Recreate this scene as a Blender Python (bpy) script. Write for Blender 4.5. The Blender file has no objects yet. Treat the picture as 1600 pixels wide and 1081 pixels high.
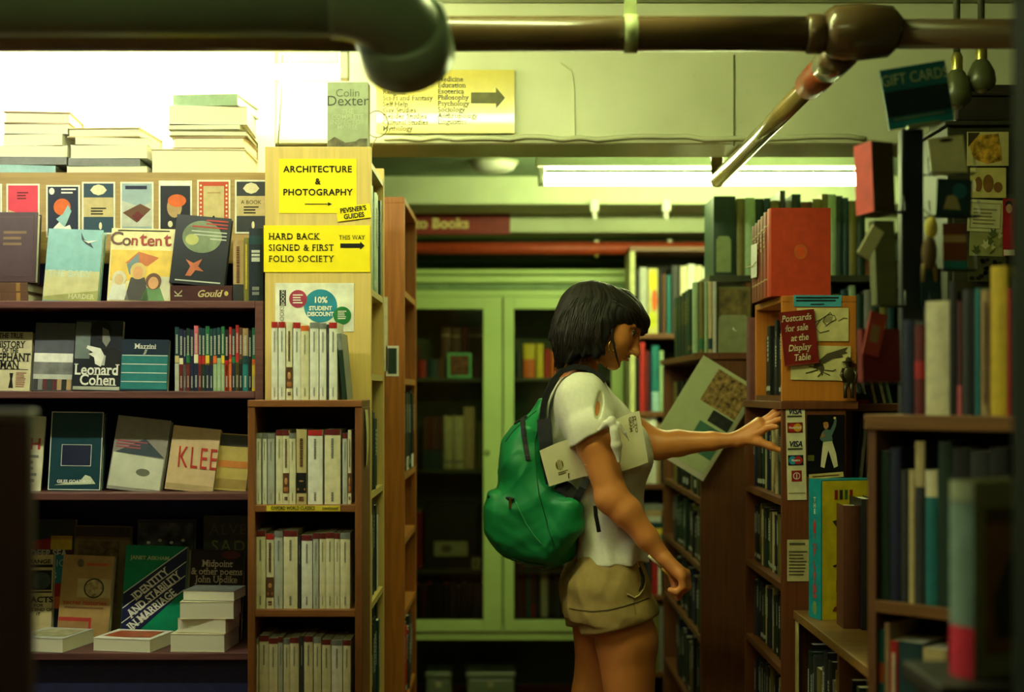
import bpy, bmesh, math, random
import numpy as np
from mathutils import Vector, Matrix, Euler
from mathutils.bvhtree import BVHTree

SC = bpy.context.scene
COL = SC.collection
rnd = random.Random(7)

# ------------------------------------------------------------------ camera, world, exposure
F = 50.0 / 36.0 * 1600.0          # focal length in picture widths of 1600
CX, HZ = 800.0, 612.0             # the level camera's eye line
EYE = 1.35                        # camera height

cam_d = bpy.data.cameras.new('camera')
cam = bpy.data.objects.new('camera', cam_d)
COL.objects.link(cam)
cam.location = (0, 0, EYE)
cam.rotation_euler = (math.pi / 2, 0, 0)
cam_d.lens = 50
cam_d.sensor_width = 36
cam_d.shift_y = (HZ - 540.5) / 1600.0
cam_d.clip_start = 0.05
cam_d.dof.use_dof = True
cam_d.dof.focus_distance = 3.55
cam_d.dof.aperture_fstop = 1.9
SC.camera = cam

SC.view_settings.view_transform = 'Standard'
SC.view_settings.look = 'None'
SC.view_settings.gamma = 1.0
SC.view_settings.use_curve_mapping = False
SC.view_settings.exposure = 0.3

w = bpy.data.worlds.new('world')
SC.world = w
w.use_nodes = True
bgn = w.node_tree.nodes['Background']
bgn.inputs[0].default_value = (0.55, 0.75, 0.35, 1)
bgn.inputs[1].default_value = 0.02

LIGHT_L = (1.0, 1.0, 0.60)        # cool white tube over the left display
LIGHT_B = (0.86, 1.0, 0.40)       # greenish tubes in the back aisle
FILL_LIGHT_D = (1.0, 1.0, 0.82)        # added unseen tube, whitens and brightens the left display
LIGHT_F = (0.88, 1.0, 0.40)       # added fill tube at the front; also the tube above the pipe
POW_L, POW_B, FILL_POW, POW_G = 46.0, 78.0, 17.0, 66.0

# ------------------------------------------------------------------ helpers
def lin(c):
    c = c / 255.0
    return c / 12.92 if c <= 0.04045 else ((c + 0.055) / 1.055) ** 2.4

MATS = {}
def mat(rgb, rough=0.6, spec=0.4, var=0.12, scale=30.0, metal=0.0, kind='plain', bump=0.0, coat=0.0):
    key = (tuple(rgb), rough, spec, var, scale, metal, kind, bump, coat)
    if key in MATS:
        return MATS[key]
    m = bpy.data.materials.new('paint_%d' % len(MATS))
    m.use_nodes = True
    nt = m.node_tree
    b = nt.nodes['Principled BSDF']
    c = [lin(v) for v in rgb]
    tc = nt.nodes.new('ShaderNodeTexCoord')
    mp = nt.nodes.new('ShaderNodeMapping')
    nt.links.new(tc.outputs['Object'], mp.inputs[0])
    nz = nt.nodes.new('ShaderNodeTexNoise')
    nz.inputs['Scale'].default_value = scale
    nz.inputs['Detail'].default_value = 4
    if kind == 'woodz':
        mp.inputs['Scale'].default_value = (14, 14, 0.8)
        nz.inputs['Distortion'].default_value = 0.6
    elif kind == 'woodx':
        mp.inputs['Scale'].default_value = (0.8, 14, 14)
        nz.inputs['Distortion'].default_value = 0.6
    elif kind == 'pages':
        mp.inputs['Scale'].default_value = (60, 60, 2)
    nt.links.new(mp.outputs[0], nz.inputs[0])
    rp = nt.nodes.new('ShaderNodeValToRGB')
    lo = [max(0, v * (1 - 1.6 * var)) for v in c]
    hi = [min(1, v * (1 + 1.3 * var)) for v in c]
    rp.color_ramp.elements[0].position = 0.3
    rp.color_ramp.elements[1].position = 0.72
    rp.color_ramp.elements[0].color = (*lo, 1)
    rp.color_ramp.elements[1].color = (*hi, 1)
    nt.links.new(nz.outputs[0], rp.inputs[0])
    nt.links.new(rp.outputs[0], b.inputs['Base Color'])
    b.inputs['Roughness'].default_value = rough
    b.inputs['Metallic'].default_value = metal
    b.inputs['Specular IOR Level'].default_value = spec
    if coat:
        b.inputs['Coat Weight'].default_value = coat
    if bump:
        bp = nt.nodes.new('ShaderNodeBump')
        bp.inputs['Strength'].default_value = bump
        bp.inputs['Distance'].default_value = 0.004
        nt.links.new(nz.outputs[0], bp.inputs['Height'])
        nt.links.new(bp.outputs[0], b.inputs['Normal'])
    MATS[key] = m
    return m

def emit_mat(name, col, power):
    m = bpy.data.materials.new(name)
    m.use_nodes = True
    nt = m.node_tree
    nt.nodes.clear()
    e = nt.nodes.new('ShaderNodeEmission')
    e.inputs[0].default_value = (*col, 1)
    e.inputs[1].default_value = power
    o = nt.nodes.new('ShaderNodeOutputMaterial')
    nt.links.new(e.outputs[0], o.inputs[0])
    return m

def glass_mat():
    m = bpy.data.materials.new('window_glass')
    m.use_nodes = True
    nt = m.node_tree
    nt.nodes.clear()
    t = nt.nodes.new('ShaderNodeBsdfTransparent')
    t.inputs[0].default_value = (0.90, 0.94, 0.88, 1)
    g = nt.nodes.new('ShaderNodeBsdfGlossy')
    g.inputs['Roughness'].default_value = 0.08
    fr = nt.nodes.new('ShaderNodeFresnel')
    fr.inputs[0].default_value = 1.45
    mx = nt.nodes.new('ShaderNodeMixShader')
    nt.links.new(fr.outputs[0], mx.inputs[0])
    nt.links.new(t.outputs[0], mx.inputs[1])
    nt.links.new(g.outputs[0], mx.inputs[2])
    o = nt.nodes.new('ShaderNodeOutputMaterial')
    nt.links.new(mx.outputs[0], o.inputs[0])
    return m

def at(px, py, Y):
    """the place seen at pixel (px, py) at distance Y"""
    return Vector(((px - CX) / F * Y, Y, EYE + (HZ - py) / F * Y))
def ax(px, Y): return (px - CX) / F * Y
def az(py, Y): return EYE + (HZ - py) / F * Y

class MB:
    """collects shapes, links them as ONE mesh object"""
    def __init__(s):
        s.v, s.f, s.m, s.mats, s.smooth = [], [], [], [], []
    def mi(s, m):
        if m not in s.mats: s.mats.append(m)
        return s.mats.index(m)
    def add(s, vs, fs, m, smooth=False):
        o = len(s.v)
        s.v += [tuple(v) for v in vs]
        k = s.mi(m)
        for f in fs:
            s.f.append(tuple(i + o for i in f)); s.m.append(k); s.smooth.append(smooth)
        return s
    def box(s, x0, x1, y0, y1, z0, z1, m, bev=0.0):
        x0, x1 = min(x0, x1), max(x0, x1); y0, y1 = min(y0, y1), max(y0, y1); z0, z1 = min(z0, z1), max(z0, z1)
        if bev <= 0:
            vs = [(x0,y0,z0),(x1,y0,z0),(x1,y1,z0),(x0,y1,z0),(x0,y0,z1),(x1,y0,z1),(x1,y1,z1),(x0,y1,z1)]
            fs = [(0,3,2,1),(4,5,6,7),(0,1,5,4),(1,2,6,5),(2,3,7,6),(3,0,4,7)]
            return s.add(vs, fs, m)
        bm = bmesh.new()
        bmesh.ops.create_cube(bm, size=1.0)
        for v in bm.verts:
            v.co = Vector(((x0+x1)/2 + v.co.x*(x1-x0), (y0+y1)/2 + v.co.y*(y1-y0), (z0+z1)/2 + v.co.z*(z1-z0)))
        bmesh.ops.bevel(bm, geom=bm.edges[:], offset=bev, segments=2, affect='EDGES', profile=0.5)
        bm.verts.index_update()
        vs = [v.co.copy() for v in bm.verts]; fs = [[v.index for v in f.verts] for f in bm.faces]
        bm.free()
        return s.add(vs, fs, m, False)
    def prism(s, pts, y0, y1, m):
        """outline in (x, z), given thickness along y"""
        n = len(pts)
        a = sum(pts[i][0]*pts[(i+1)%n][1]-pts[(i+1)%n][0]*pts[i][1] for i in range(n))
        if a < 0: pts = pts[::-1]
        vs = [(p[0], y0, p[1]) for p in pts] + [(p[0], y1, p[1]) for p in pts]
        fs = [tuple(range(n)), tuple(reversed(range(n, 2*n)))]
        fs += [(i, i+n, (i+1)%n+n, (i+1)%n) for i in range(n)]
        return s.add(vs, fs, m)
    def tube(s, pts, r, m, n=12, caps=True, flat=None):
        pts = [Vector(p) for p in pts]
        rs = r if isinstance(r, (list, tuple)) else [r]*len(pts)
        ref = None; vs = []
        for i, p in enumerate(pts):
            t = (pts[min(i+1, len(pts)-1)] - pts[max(i-1, 0)]).normalized()
            if ref is None:
                ref = t.orthogonal().normalized()
            ref = (ref - t*ref.dot(t)).normalized()
            b = t.cross(ref)
            for k in range(n):
                a = 2*math.pi*k/n
                vs.append(p + (ref*math.cos(a) + b*math.sin(a))*rs[i])
        fs = []
        for i in range(len(pts)-1):
            for k in range(n):
                fs.append((i*n+k, i*n+(k+1)%n, (i+1)*n+(k+1)%n, (i+1)*n+k))
        s.add(vs, fs, m, True)
        if caps:
            o = len(vs)
            s.add(vs[:n], [tuple(reversed(range(n)))], m); s.add(vs[-n:], [tuple(range(n))], m)
        return s
    def ribbon(s, pts, nrm, width, thick, m):
        """strap along pts; nrm: outward direction at each point"""
        pts = [Vector(p) for p in pts]; vs = []
        for i, p in enumerate(pts):
            t = (pts[min(i+1, len(pts)-1)] - pts[max(i-1, 0)]).normalized()
            nn = Vector(nrm[i]); nn = (nn - t*nn.dot(t)).normalized(); b = t.cross(nn)
            for (a, c) in ((-1,0),(1,0),(1,1),(-1,1)):
                vs.append(p + b*(a*width/2) + nn*(c*thick))
        fs = []
        for i in range(len(pts)-1):
            for k in range(4):
                fs.append((i*4+k, i*4+(k+1)%4, (i+1)*4+(k+1)%4, (i+1)*4+k))
        fs += [(3,2,1,0), tuple(len(vs)-4+k for k in range(4))]
        return s.add(vs, fs, m, False)
    def lathe(s, prof, m, n=24, c=(0,0,0), axis='z'):
        vs = []; k = len(prof)
        for j in range(n):
            a = 2*math.pi*j/n
            for (r, h) in prof:
                x, y, z = r*math.cos(a), r*math.sin(a), h
                if axis == 'y': x, y, z = x, z, -y
                if axis == 'x': x, y, z = z, y, -x
                vs.append((c[0]+x, c[1]+y, c[2]+z))
        fs = []
        for j in range(n):
            for i in range(k-1):
                fs.append((j*k+i, ((j+1)%n)*k+i, ((j+1)%n)*k+i+1, j*k+i+1))
        return s.add(vs, fs, m, True)
    def ball(s, c, r, m, n=12):
        r = r if isinstance(r, (tuple, list)) else (r, r, r)
        prof = [(math.sin(math.pi*i/n), -math.cos(math.pi*i/n)) for i in range(n+1)]
        vs = []; k = len(prof)
        for j in range(2*n):
            a = math.pi*j/n
            for (q, h) in prof: vs.append((c[0]+r[0]*q*math.cos(a), c[1]+r[1]*q*math.sin(a), c[2]+r[2]*h))
        fs = [(j*k+i, ((j+1)%(2*n))*k+i, ((j+1)%(2*n))*k+i+1, j*k+i+1) for j in range(2*n) for i in range(k-1)]
        return s.add(vs, fs, m, True)
    def build(s, name, parent=None, loc=None, rot=None):
        me = bpy.data.meshes.new(name)
        me.from_pydata(s.v, [], s.f)
        for m in s.mats: me.materials.append(m)
        me.polygons.foreach_set('material_index', s.m)
        me.polygons.foreach_set('use_smooth', s.smooth)
        me.update()
        bm = bmesh.new(); bm.from_mesh(me)
        bmesh.ops.remove_doubles(bm, verts=bm.verts, dist=1e-6)
        bmesh.ops.recalc_face_normals(bm, faces=bm.faces)
        bm.to_mesh(me); bm.free()
        o = bpy.data.objects.new(name, me)
        COL.objects.link(o)
        if parent: o.parent = parent
        if loc is not None: o.location = loc
        if rot is not None: o.rotation_euler = rot
        return o

def thing(name, label, cat, loc=(0,0,0), rot=(0,0,0), group=None):
    o = bpy.data.objects.new(name, None)
    o.empty_display_size = 0.02
    COL.objects.link(o)
    o.location = loc; o.rotation_euler = rot
    return tag(o, label, cat, group)
def tag(o, label, cat, group=None):
    o['label'] = label; o['category'] = cat
    if group: o['group'] = group
    return o
def struct(o, label=None):
    o['kind'] = 'structure'
    if label: o['label'] = label
    return o

# ------------------------------------------------------------------ lettering
_TXT = {}
def glyphs(body, bold=0.0, shear=0.0, align='CENTER', spacing=1.0, serif=False, line=1.0):
    """flat lettering of size 1: (vertices in x, y, faces)"""
    key = (body, bold, shear, align, spacing, serif, line)
    if key in _TXT: return _TXT[key]
    cu = bpy.data.curves.new('letters', 'FONT')
    cu.body = body; cu.size = 1.0; cu.offset = bold; cu.shear = shear
    cu.align_x = align; cu.align_y = 'CENTER'; cu.resolution_u = 3
    cu.space_character = spacing; cu.space_line = line
    cu.fill_mode = 'FRONT'
    ob = bpy.data.objects.new('letters', cu)
    COL.objects.link(ob)
    dg = bpy.context.evaluated_depsgraph_get(); dg.update()
    me = bpy.data.meshes.new_from_object(ob.evaluated_get(dg))
    vs = [(v.co.x, v.co.y) for v in me.vertices]
    fs = [tuple(p.vertices) for p in me.polygons]
    if serif:
        cnt = {}
        for f in fs:
            for i in range(len(f)):
                e = tuple(sorted((f[i], f[(i+1) % len(f)])))
                cnt[e] = cnt.get(e, 0) + 1
        for (a, b), n in list(cnt.items()):
            if n != 1: continue
            (xa, ya), (xb, yb) = vs[a], vs[b]
            L = abs(xa - xb)
            if abs(ya - yb) < 1e-4 and 0.04 < L < 0.2:
                inside = [v for v in vs if abs(v[0]-(xa+xb)/2) < 0.12]
                up = -1 if any(v[1] > ya + 0.15 for v in inside) and not any(v[1] < ya - 0.3 and abs(v[0]-(xa+xb)/2) < 0.06 for v in inside) else 1
                x0, x1 = min(xa, xb) - 0.085, max(xa, xb) + 0.085
                y0, y1 = (ya, ya + 0.055) if up < 0 else (ya - 0.055, ya)
                o = len(vs)
                vs += [(x0, y0), (x1, y0), (x1, y1), (x0, y1)]
                fs.append((o, o+1, o+2, o+3))
    bpy.data.objects.remove(ob); bpy.data.meshes.remove(me); bpy.data.curves.remove(cu)
    _TXT[key] = (vs, fs)
    return _TXT[key]

def lettering(parent, body, x, z, size, m, off=0.0012, rot=0.0, name='lettering', stretch=1.0, thick=0.0003, **kw):
    """lettering on a face that looks towards -y of its parent, centred at (x, z); size is the em height"""
    vs, fs = glyphs(body, **kw)
    c, s_ = math.cos(rot), math.sin(rot)
    out = []
    for (a, b) in vs:
        a, b = a*size*stretch, b*size
        out.append((x + a*c - b*s_, -off, z + a*s_ + b*c))
    mb = MB(); mb.add(out, fs, m)
    n = len(out)
    return mb.build(name, parent)

def patch(parent, name, pts, m, off=0.0008):
    """a printed area (outline in x, z) lying on a face that looks towards -y"""
    mb = MB(); mb.prism(list(pts), -off, -off + 0.0004, m)
    return mb.build(name, parent)
def rect(x0, x1, z0, z1): return [(x0, z0), (x1, z0), (x1, z1), (x0, z1)]
def oval(cx, cz, rx, rz, n=20, a0=0.0, a1=2*math.pi):
    return [(cx + rx*math.cos(a0+(a1-a0)*i/n), cz + rz*math.sin(a0+(a1-a0)*i/n)) for i in range(n + (a1-a0 < 6.28))]
def arrow(x0, x1, z, h, head, shaft):
    return [(x0, z-shaft/2), (x1-head, z-shaft/2), (x1-head, z-h/2), (x1, z), (x1-head, z+h/2), (x1-head, z+shaft/2), (x0, z+shaft/2)]
def bars(parent, name, x0, x1, z0, z1, n, m, off=0.001, fill=0.45, ragged=0.3, seed=1):
    """rows of fine print too small to read"""
    r = random.Random(seed); mb = MB(); h = (z1-z0)/n
    for i in range(n):
        z = z1 - h*(i+0.5)
        e = x1 - (x1-x0)*ragged*r.random()
        mb.prism(rect(x0, e, z-h*fill/2, z+h*fill/2), -off, -off+0.0003, m)
    return mb.build(name, parent)

PAPER = mat((226, 222, 200), 0.85, 0.2, 0.05, 60, kind='pages')
WHITE = mat((232, 230, 222), 0.6, 0.3, 0.03)
BLACK = mat((22, 22, 24), 0.55, 0.3, 0.1)
INK = mat((25, 24, 22), 0.7, 0.2, 0.05)

COLORS = {
 'cream': (226,218,184), 'white': (236,234,226), 'red': (172,34,34), 'dark red': (100,26,28), 'maroon': (84,34,38),
 'brown': (96,60,38), 'tan': (170,140,98), 'black': (20,21,23), 'dark grey': (48,50,52), 'grey': (122,124,122),
 'pale grey': (186,188,180), 'navy': (24,32,62), 'blue': (36,70,130), 'teal': (24,112,116), 'dark teal': (16,58,64),
 'green': (32,108,64), 'dark green': (22,48,34), 'olive': (112,106,50), 'yellow': (222,188,54), 'orange': (212,98,36),
 'pink': (206,96,110), 'pale green': (150,176,138), 'pale blue': (150,190,196), 'purple': (74,42,80), 'sand': (196,178,130),
}
def cm(name, rough=0.5): return mat(COLORS[name], rough, 0.4, 0.10, 45)

ORD = ['first','second','third','fourth','fifth','sixth','seventh','eighth','ninth','tenth','eleventh','twelfth','thirteenth','fourteenth',
       'fifteenth','sixteenth','seventeenth','eighteenth','nineteenth','twentieth','twenty-first','twenty-second','twenty-third','twenty-fourth','twenty-fifth']

def spine_book(name, label, loc, rotz, t, h, d, color, hard=False, bands=(), titles=(), roll=0.0, group=None, whole=False, rough=0.5, pagecol=None, rotx=0.0):
    """a book on a shelf: the spine looks towards -y of the book, thickness along x, origin at the spine's foot"""
    cvm = cm(color, rough) if isinstance(color, str) else mat(color, rough, 0.4, 0.1, 45)
    root = thing(name, label, 'book', loc, (rotx, roll, rotz), group)
    b = 0.0028 if hard else 0.0011
    over = 0.003 if hard else 0.0
    hw = t/2
    c = MB()
    # spine, slightly rounded
    nseg = 5
    pts = []
    bulge = min(0.004, t*0.16) if hard else min(0.0015, t*0.08)
    for i in range(nseg+1):
        x = -hw + t*i/nseg
        pts.append((x, -bulge*(1-(2*i/nseg-1)**2)))
    vs = [(x, y, 0) for x, y in pts] + [(x, y, h) for x, y in pts] + [(x, b, 0) for x, y in pts] + [(x, b, h) for x, y in pts]
    k = nseg+1
    fs = []
    for i in range(nseg):
        fs += [(i, i+1, k+i+1, k+i), (2*k+i+1, 2*k+i, 3*k+i, 3*k+i+1), (i+1, i, 2*k+i, 2*k+i+1), (k+i, k+i+1, 3*k+i+1, 3*k+i)]
    fs += [(0, k, 3*k, 2*k), (k-1, 2*k+k-1, 3*k+k-1, k+k-1)]
    c.add(vs, fs, cvm)
    c.box(-hw, -hw+b, b*0.9, d, 0, h, cvm); c.box(hw-b, hw, b*0.9, d, 0, h, cvm)
    pg = PAPER if pagecol is None else pagecol
    if whole:
        c.box(-hw+b, hw-b, b, d-over-0.001, over, h-over-0.0005, pg)
        c.build('cover', root)
    else:
        c.build('cover', root)
        p = MB(); p.box(-hw+b, hw-b, b, d-over-0.001, over, h-over-0.0005, pg); p.build('pages', root)
    for (v0, v1, colr) in bands:
        m2 = cm(colr, rough) if isinstance(colr, str) else mat(colr, rough, 0.4, 0.1, 45)
        q = MB(); kk = []
        vs = [(x*1.002, y-0.0005, v0*h) for x, y in pts] + [(x*1.002, y-0.0005, v1*h) for x, y in pts]
        q.add(vs, [(i, i+1, k+i+1, k+i) for i in range(nseg)], m2)
        q.build('spine_band', root)
    for (v0, v1, colr, wf) in titles:
        m2 = cm(colr, 0.6) if isinstance(colr, str) else mat(colr, 0.6, 0.3, 0.05)
        q = MB(); r = random.Random(int(loc[0]*9173+loc[1]*7001+v0*100)); z = v1*h
        while z > v0*h:
            l = t*wf*r.uniform(0.45, 1.0)
            q.prism(rect(-t*wf/2, t*wf/2, z-l*0.55, z), -bulge-0.0009, -bulge-0.0005, m2)
            z -= l*0.8
        q.build('spine_lettering', root)
    return root

def cover_book(name, label, loc, wd, h, t, color, lean=0.0, yaw=0.0, roll=0.0, hard=False, group=None, rough=0.4, spine_col=None):
    """a book shown face out: front cover looks towards -y, origin at the middle of the cover's foot, spine at -x"""
    cvm = cm(color, rough) if isinstance(color, str) else mat(color, rough, 0.4, 0.08, 40)
    root = thing(name, label, 'book', loc, (-lean, roll, yaw), group)
    b = 0.0028 if hard else 0.0012
    over = 0.003 if hard else 0.0
    hw = wd/2
    c = MB()
    c.box(-hw, hw, 0, b, 0, h, cvm); c.box(-hw, hw, t-b, t, 0, h, cvm)
    c.box(-hw, -hw+b, b, t-b, 0, h, cvm if spine_col is None else cm(spine_col))
    c.build('cover', root)
    p = MB(); p.box(-hw+b, hw-over-0.0008, b, t-b, over, h-over-0.0006, PAPER); p.build('pages', root)
    return root

def flat_book(name, label, loc, wd, dp, t, color, yaw=0.0, hard=False, group=None, fore=True, spine_dir=1, whole=False):
    """a book lying flat, origin at the middle of its underside; the page edges look towards -y when fore is true"""
    cvm = cm(color) if isinstance(color, str) else mat(color, 0.45, 0.4, 0.08, 40)
    root = thing(name, label, 'book', loc, (0, 0, yaw), group)
    b = 0.0028 if hard else 0.0012
    over = 0.004 if hard else 0.0008
    x, y = wd/2, dp/2
    c = MB()
    c.box(-x, x, -y, y, 0, b, cvm); c.box(-x, x, -y, y, t-b, t, cvm)
    if fore: c.box(-x, x, y-b, y, b, t-b, cvm)
    else: c.box(-x, x, -y, -y+b, b, t-b, cvm)
    c.build('cover', root)
    p = MB()
    if fore: p.box(-x+over, x-over, -y+over, y-b, b, t-b, PAPER)
    else: p.box(-x+over, x-over, -y+b, y-over, b, t-b, PAPER)
    p.build('pages', root)
    return root
# ------------------------------------------------------------------ fluorescent fixtures (the lights of the place, some of them added)
ENAMEL = mat((214, 216, 200), 0.4, 0.4, 0.03)
def fluorescent(label, x0, x1, Y, z, col, power, r=0.016, hang=0.06, top=2.44, group='fluorescent fixtures'):
    root = thing('fluorescent_light', label, 'ceiling light', ((x0+x1)/2, Y, z), group=group)
    L = (x1-x0)/2
    em = emit_mat('tube_glow', col, power)
    b = MB(); b.box(-L-0.02, L+0.02, -0.03, 0.03, hang-0.022, hang+0.022, ENAMEL, 0.006); b.build('housing', root)
    for s in (-1, 1):
        e = MB(); e.box(s*L-0.012, s*L+0.012, -0.018, 0.018, -0.022, hang-0.02, ENAMEL, 0.004); e.build('lamp_holder', root)
        k = MB(); k.tube([(s*L*0.6, 0, hang+0.02), (s*L*0.6, 0, top-z-0.002)], 0.004, BLACK, 8); k.build('hanger_rod', root)
    t = MB(); t.tube([(-L+0.012, 0, 0), (L-0.012, 0, 0)], r, em, 14); t.build('tube', root)
    return root
TUBE_L = fluorescent('bright white fluorescent tube above the book stacks and display shelves', -1.75, ax(538, 3.72), 3.72, az(112, 3.72), LIGHT_L, POW_L, r=0.020, hang=0.085)
TUBE_B = fluorescent('greenish fluorescent tube hanging in the back aisle behind the beam', ax(846, 4.9), ax(1356, 4.9), 4.9, az(280, 4.9), LIGHT_B, POW_B, r=0.021, top=2.2)
FILL_TUBE_F = fluorescent('added unseen fill tube over the shop front, nearest the viewer', -0.9, 0.3, 0.9, 2.36, LIGHT_F, FILL_POW, hang=0.05)  # fill light added out of view, close to the camera
TUBE_G = fluorescent('fluorescent tube overhead above the brown pipe, towards the woman', -0.75, 0.47, 2.72, 2.36, LIGHT_F, POW_G, hang=0.05)
FILL_TUBE_D = fluorescent('added unseen whiter fill tube above the brown pipe, before the display bookcase', -2.1, -0.88, 2.72, 2.36, FILL_LIGHT_D, POW_G*1.15, hang=0.05)  # put in out of view to make the display brighter and less green

# ------------------------------------------------------------------ room shell
CREAM = mat((226, 226, 196), 0.55, 0.35, 0.05, 6, bump=0.15)
TEALCEIL = mat((128, 150, 120), 0.6, 0.3, 0.08, 8)
PALEBEAM = mat((205, 214, 176), 0.6, 0.3, 0.05, 8)
def slab(name, x0, x1, y0, y1, z0, z1, m):
    mb = MB(); mb.box(x0, x1, y0, y1, z0, z1, m); return struct(mb.build(name))
FLOORM = mat((110, 48, 34), 0.5, 0.4, 0.2, 12)
slab('floor', -3.0, 2.4, -2.1, 6.7, -0.1, 0, FLOORM)
slab('ceiling', -3.0, 2.4, -2.1, 3.98, 2.44, 2.54, mat((170, 178, 140), 0.7, 0.2, 0.06, 8))
slab('ceiling_back', -3.0, 2.4, 4.24, 6.7, 2.2, 2.3, TEALCEIL)
slab('wall_back', -3.0, 2.4, 6.56, 6.7, 0, 2.2, mat((88, 100, 72), 0.8, 0.2, 0.1, 8))
slab('wall_left', -3.1, -3.0, -2.1, 6.7, 0, 2.54, CREAM)
slab('wall_right', 2.4, 2.5, -2.1, 6.7, 0, 2.54, mat((120, 118, 82), 0.7, 0.2, 0.06, 8))
slab('wall_rear', -3.0, 2.4, -2.2, -2.1, 0, 2.54, mat((96, 84, 58), 0.7, 0.2, 0.1, 8))
slab('wall_partition', -3.0, -0.665, 3.985, 4.0, 0, 2.44, CREAM)

# the painted beam crossing the shop
def beam():
    mb = MB(); m = mat((214, 218, 176), 0.32, 0.5, 0.05, 5, bump=0.25)
    mb.box(-3.0, 2.4, 4.0, 4.24, 2.047, 2.54, m, 0.012)
    o = mb.build('trim_1'); struct(o, 'cream gloss painted beam crossing the ceiling')
    dark = mat((120, 120, 84), 0.7, 0.2, 0.1)
    for i, (px, py, r) in enumerate([(1085,117,.004),(1087,203,.004),(1160,127,.005),(1168,143,.0035),(1159,189,.005),(845,211,.004),(960,205,.003)]):
        q = MB(); q.lathe([(0, 0.003), (r, 0.0028), (r, 0)], dark, 10, at(px, py, 3.999), 'y'); q.build('nail_hole', o)
    q = MB()
    q.tube([at(876, 98, 3.996), at(884, 104, 3.995), at(893, 112, 3.996), at(897, 140, 3.997), at(899, 215, 3.998)], 0.0018, m, 6)
    q.build('paint_run', o)
    q = MB(); q.tube([at(1147, 86, 3.998), at(1147, 228, 3.998)], 0.0022, dark, 6); q.build('cable_line', o)
    q = MB()
    r = random.Random(3)
    x = -0.36
    pts = []
    while x < 1.02:
        pts.append((x, 3.996 - r.uniform(0, 0.004), 2.062 + r.uniform(-0.004, 0.006))); x += 0.05
    q.tube(pts, 0.007, m, 6); q.build('edge_bead', o)
beam()
def trim(name, x0, x1, y0, y1, z0, z1, m, label):
    mb = MB(); mb.box(x0, x1, y0, y1, z0, z1, m, 0.006); struct(mb.build(name), label)
trim('trim_2', -3.0, 2.4, 5.6, 5.9, az(319, 5.6), 2.2, PALEBEAM, 'pale green beam beyond the hanging tube')
trim('trim_3', -3.0, 2.4, 6.05, 6.56, az(363, 6.05), 2.2, PALEBEAM, 'pale strip of ceiling boxing above the glazed cabinet')
trim('trim_4', -3.0, 2.4, 6.3, 6.56, 1.93, az(363, 6.05), mat((60, 72, 52), 0.7), 'dark-painted strip standing for shade under the ceiling boxing')  # solid block; its dark colour stands for shade below the boxing

# ------------------------------------------------------------------ pipes
def big_pipe():
    Y = 2.2; zc = az(-8, Y)
    m = mat((116, 134, 108), 0.32, 0.5, 0.10, 4, bump=0.05)
    root = thing('drain_pipe', 'thick grey-green drain pipe ending in an elbow near the ceiling', 'pipe', (0, Y, zc))
    r = 0.062
    p = MB(); p.tube([(-2.6, 0, 0), (ax(520, Y), 0, 0)], r, m, 32); p.build('straight_run', root)
    # elbow: turns from +x to away and down
    d = Vector((0.10, 0.80, -0.42)).normalized(); x = Vector((1, 0, 0))
    c0 = Vector((ax(518, Y), 0, 0)); pts = []; R = 0.105
    n2 = (d - x*d.dot(x)).normalized(); ang = math.acos(d.dot(x))
    cen = c0 + n2*R
    for i in range(15):
        a = ang*i/14
        pts.append(cen + (-n2*math.cos(a) + x*math.sin(a))*R)
    e = MB(); e.tube(pts, [r*1.06]*15, m, 32); e.build('elbow', root)
    q = pts[-1]
    b = MB(); b.tube([q - d*0.03, q - d*0.026, q + d*0.05, q + d*0.055], [r*1.1, r*1.24, r*1.24, r*1.15], m, 36); b.build('hub', root)
    k = MB(); k.tube([q + d*0.05, q + d*0.075], [r*0.9, r*0.85], m, 24); k.build('end_plug', root)
    k = MB(); k.tube([(-1.2, 0, r*0.9), (-1.2, 0, 2.438-zc)], 0.008, m, 8); k.build('hanger_rod', root)
big_pipe()

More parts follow.
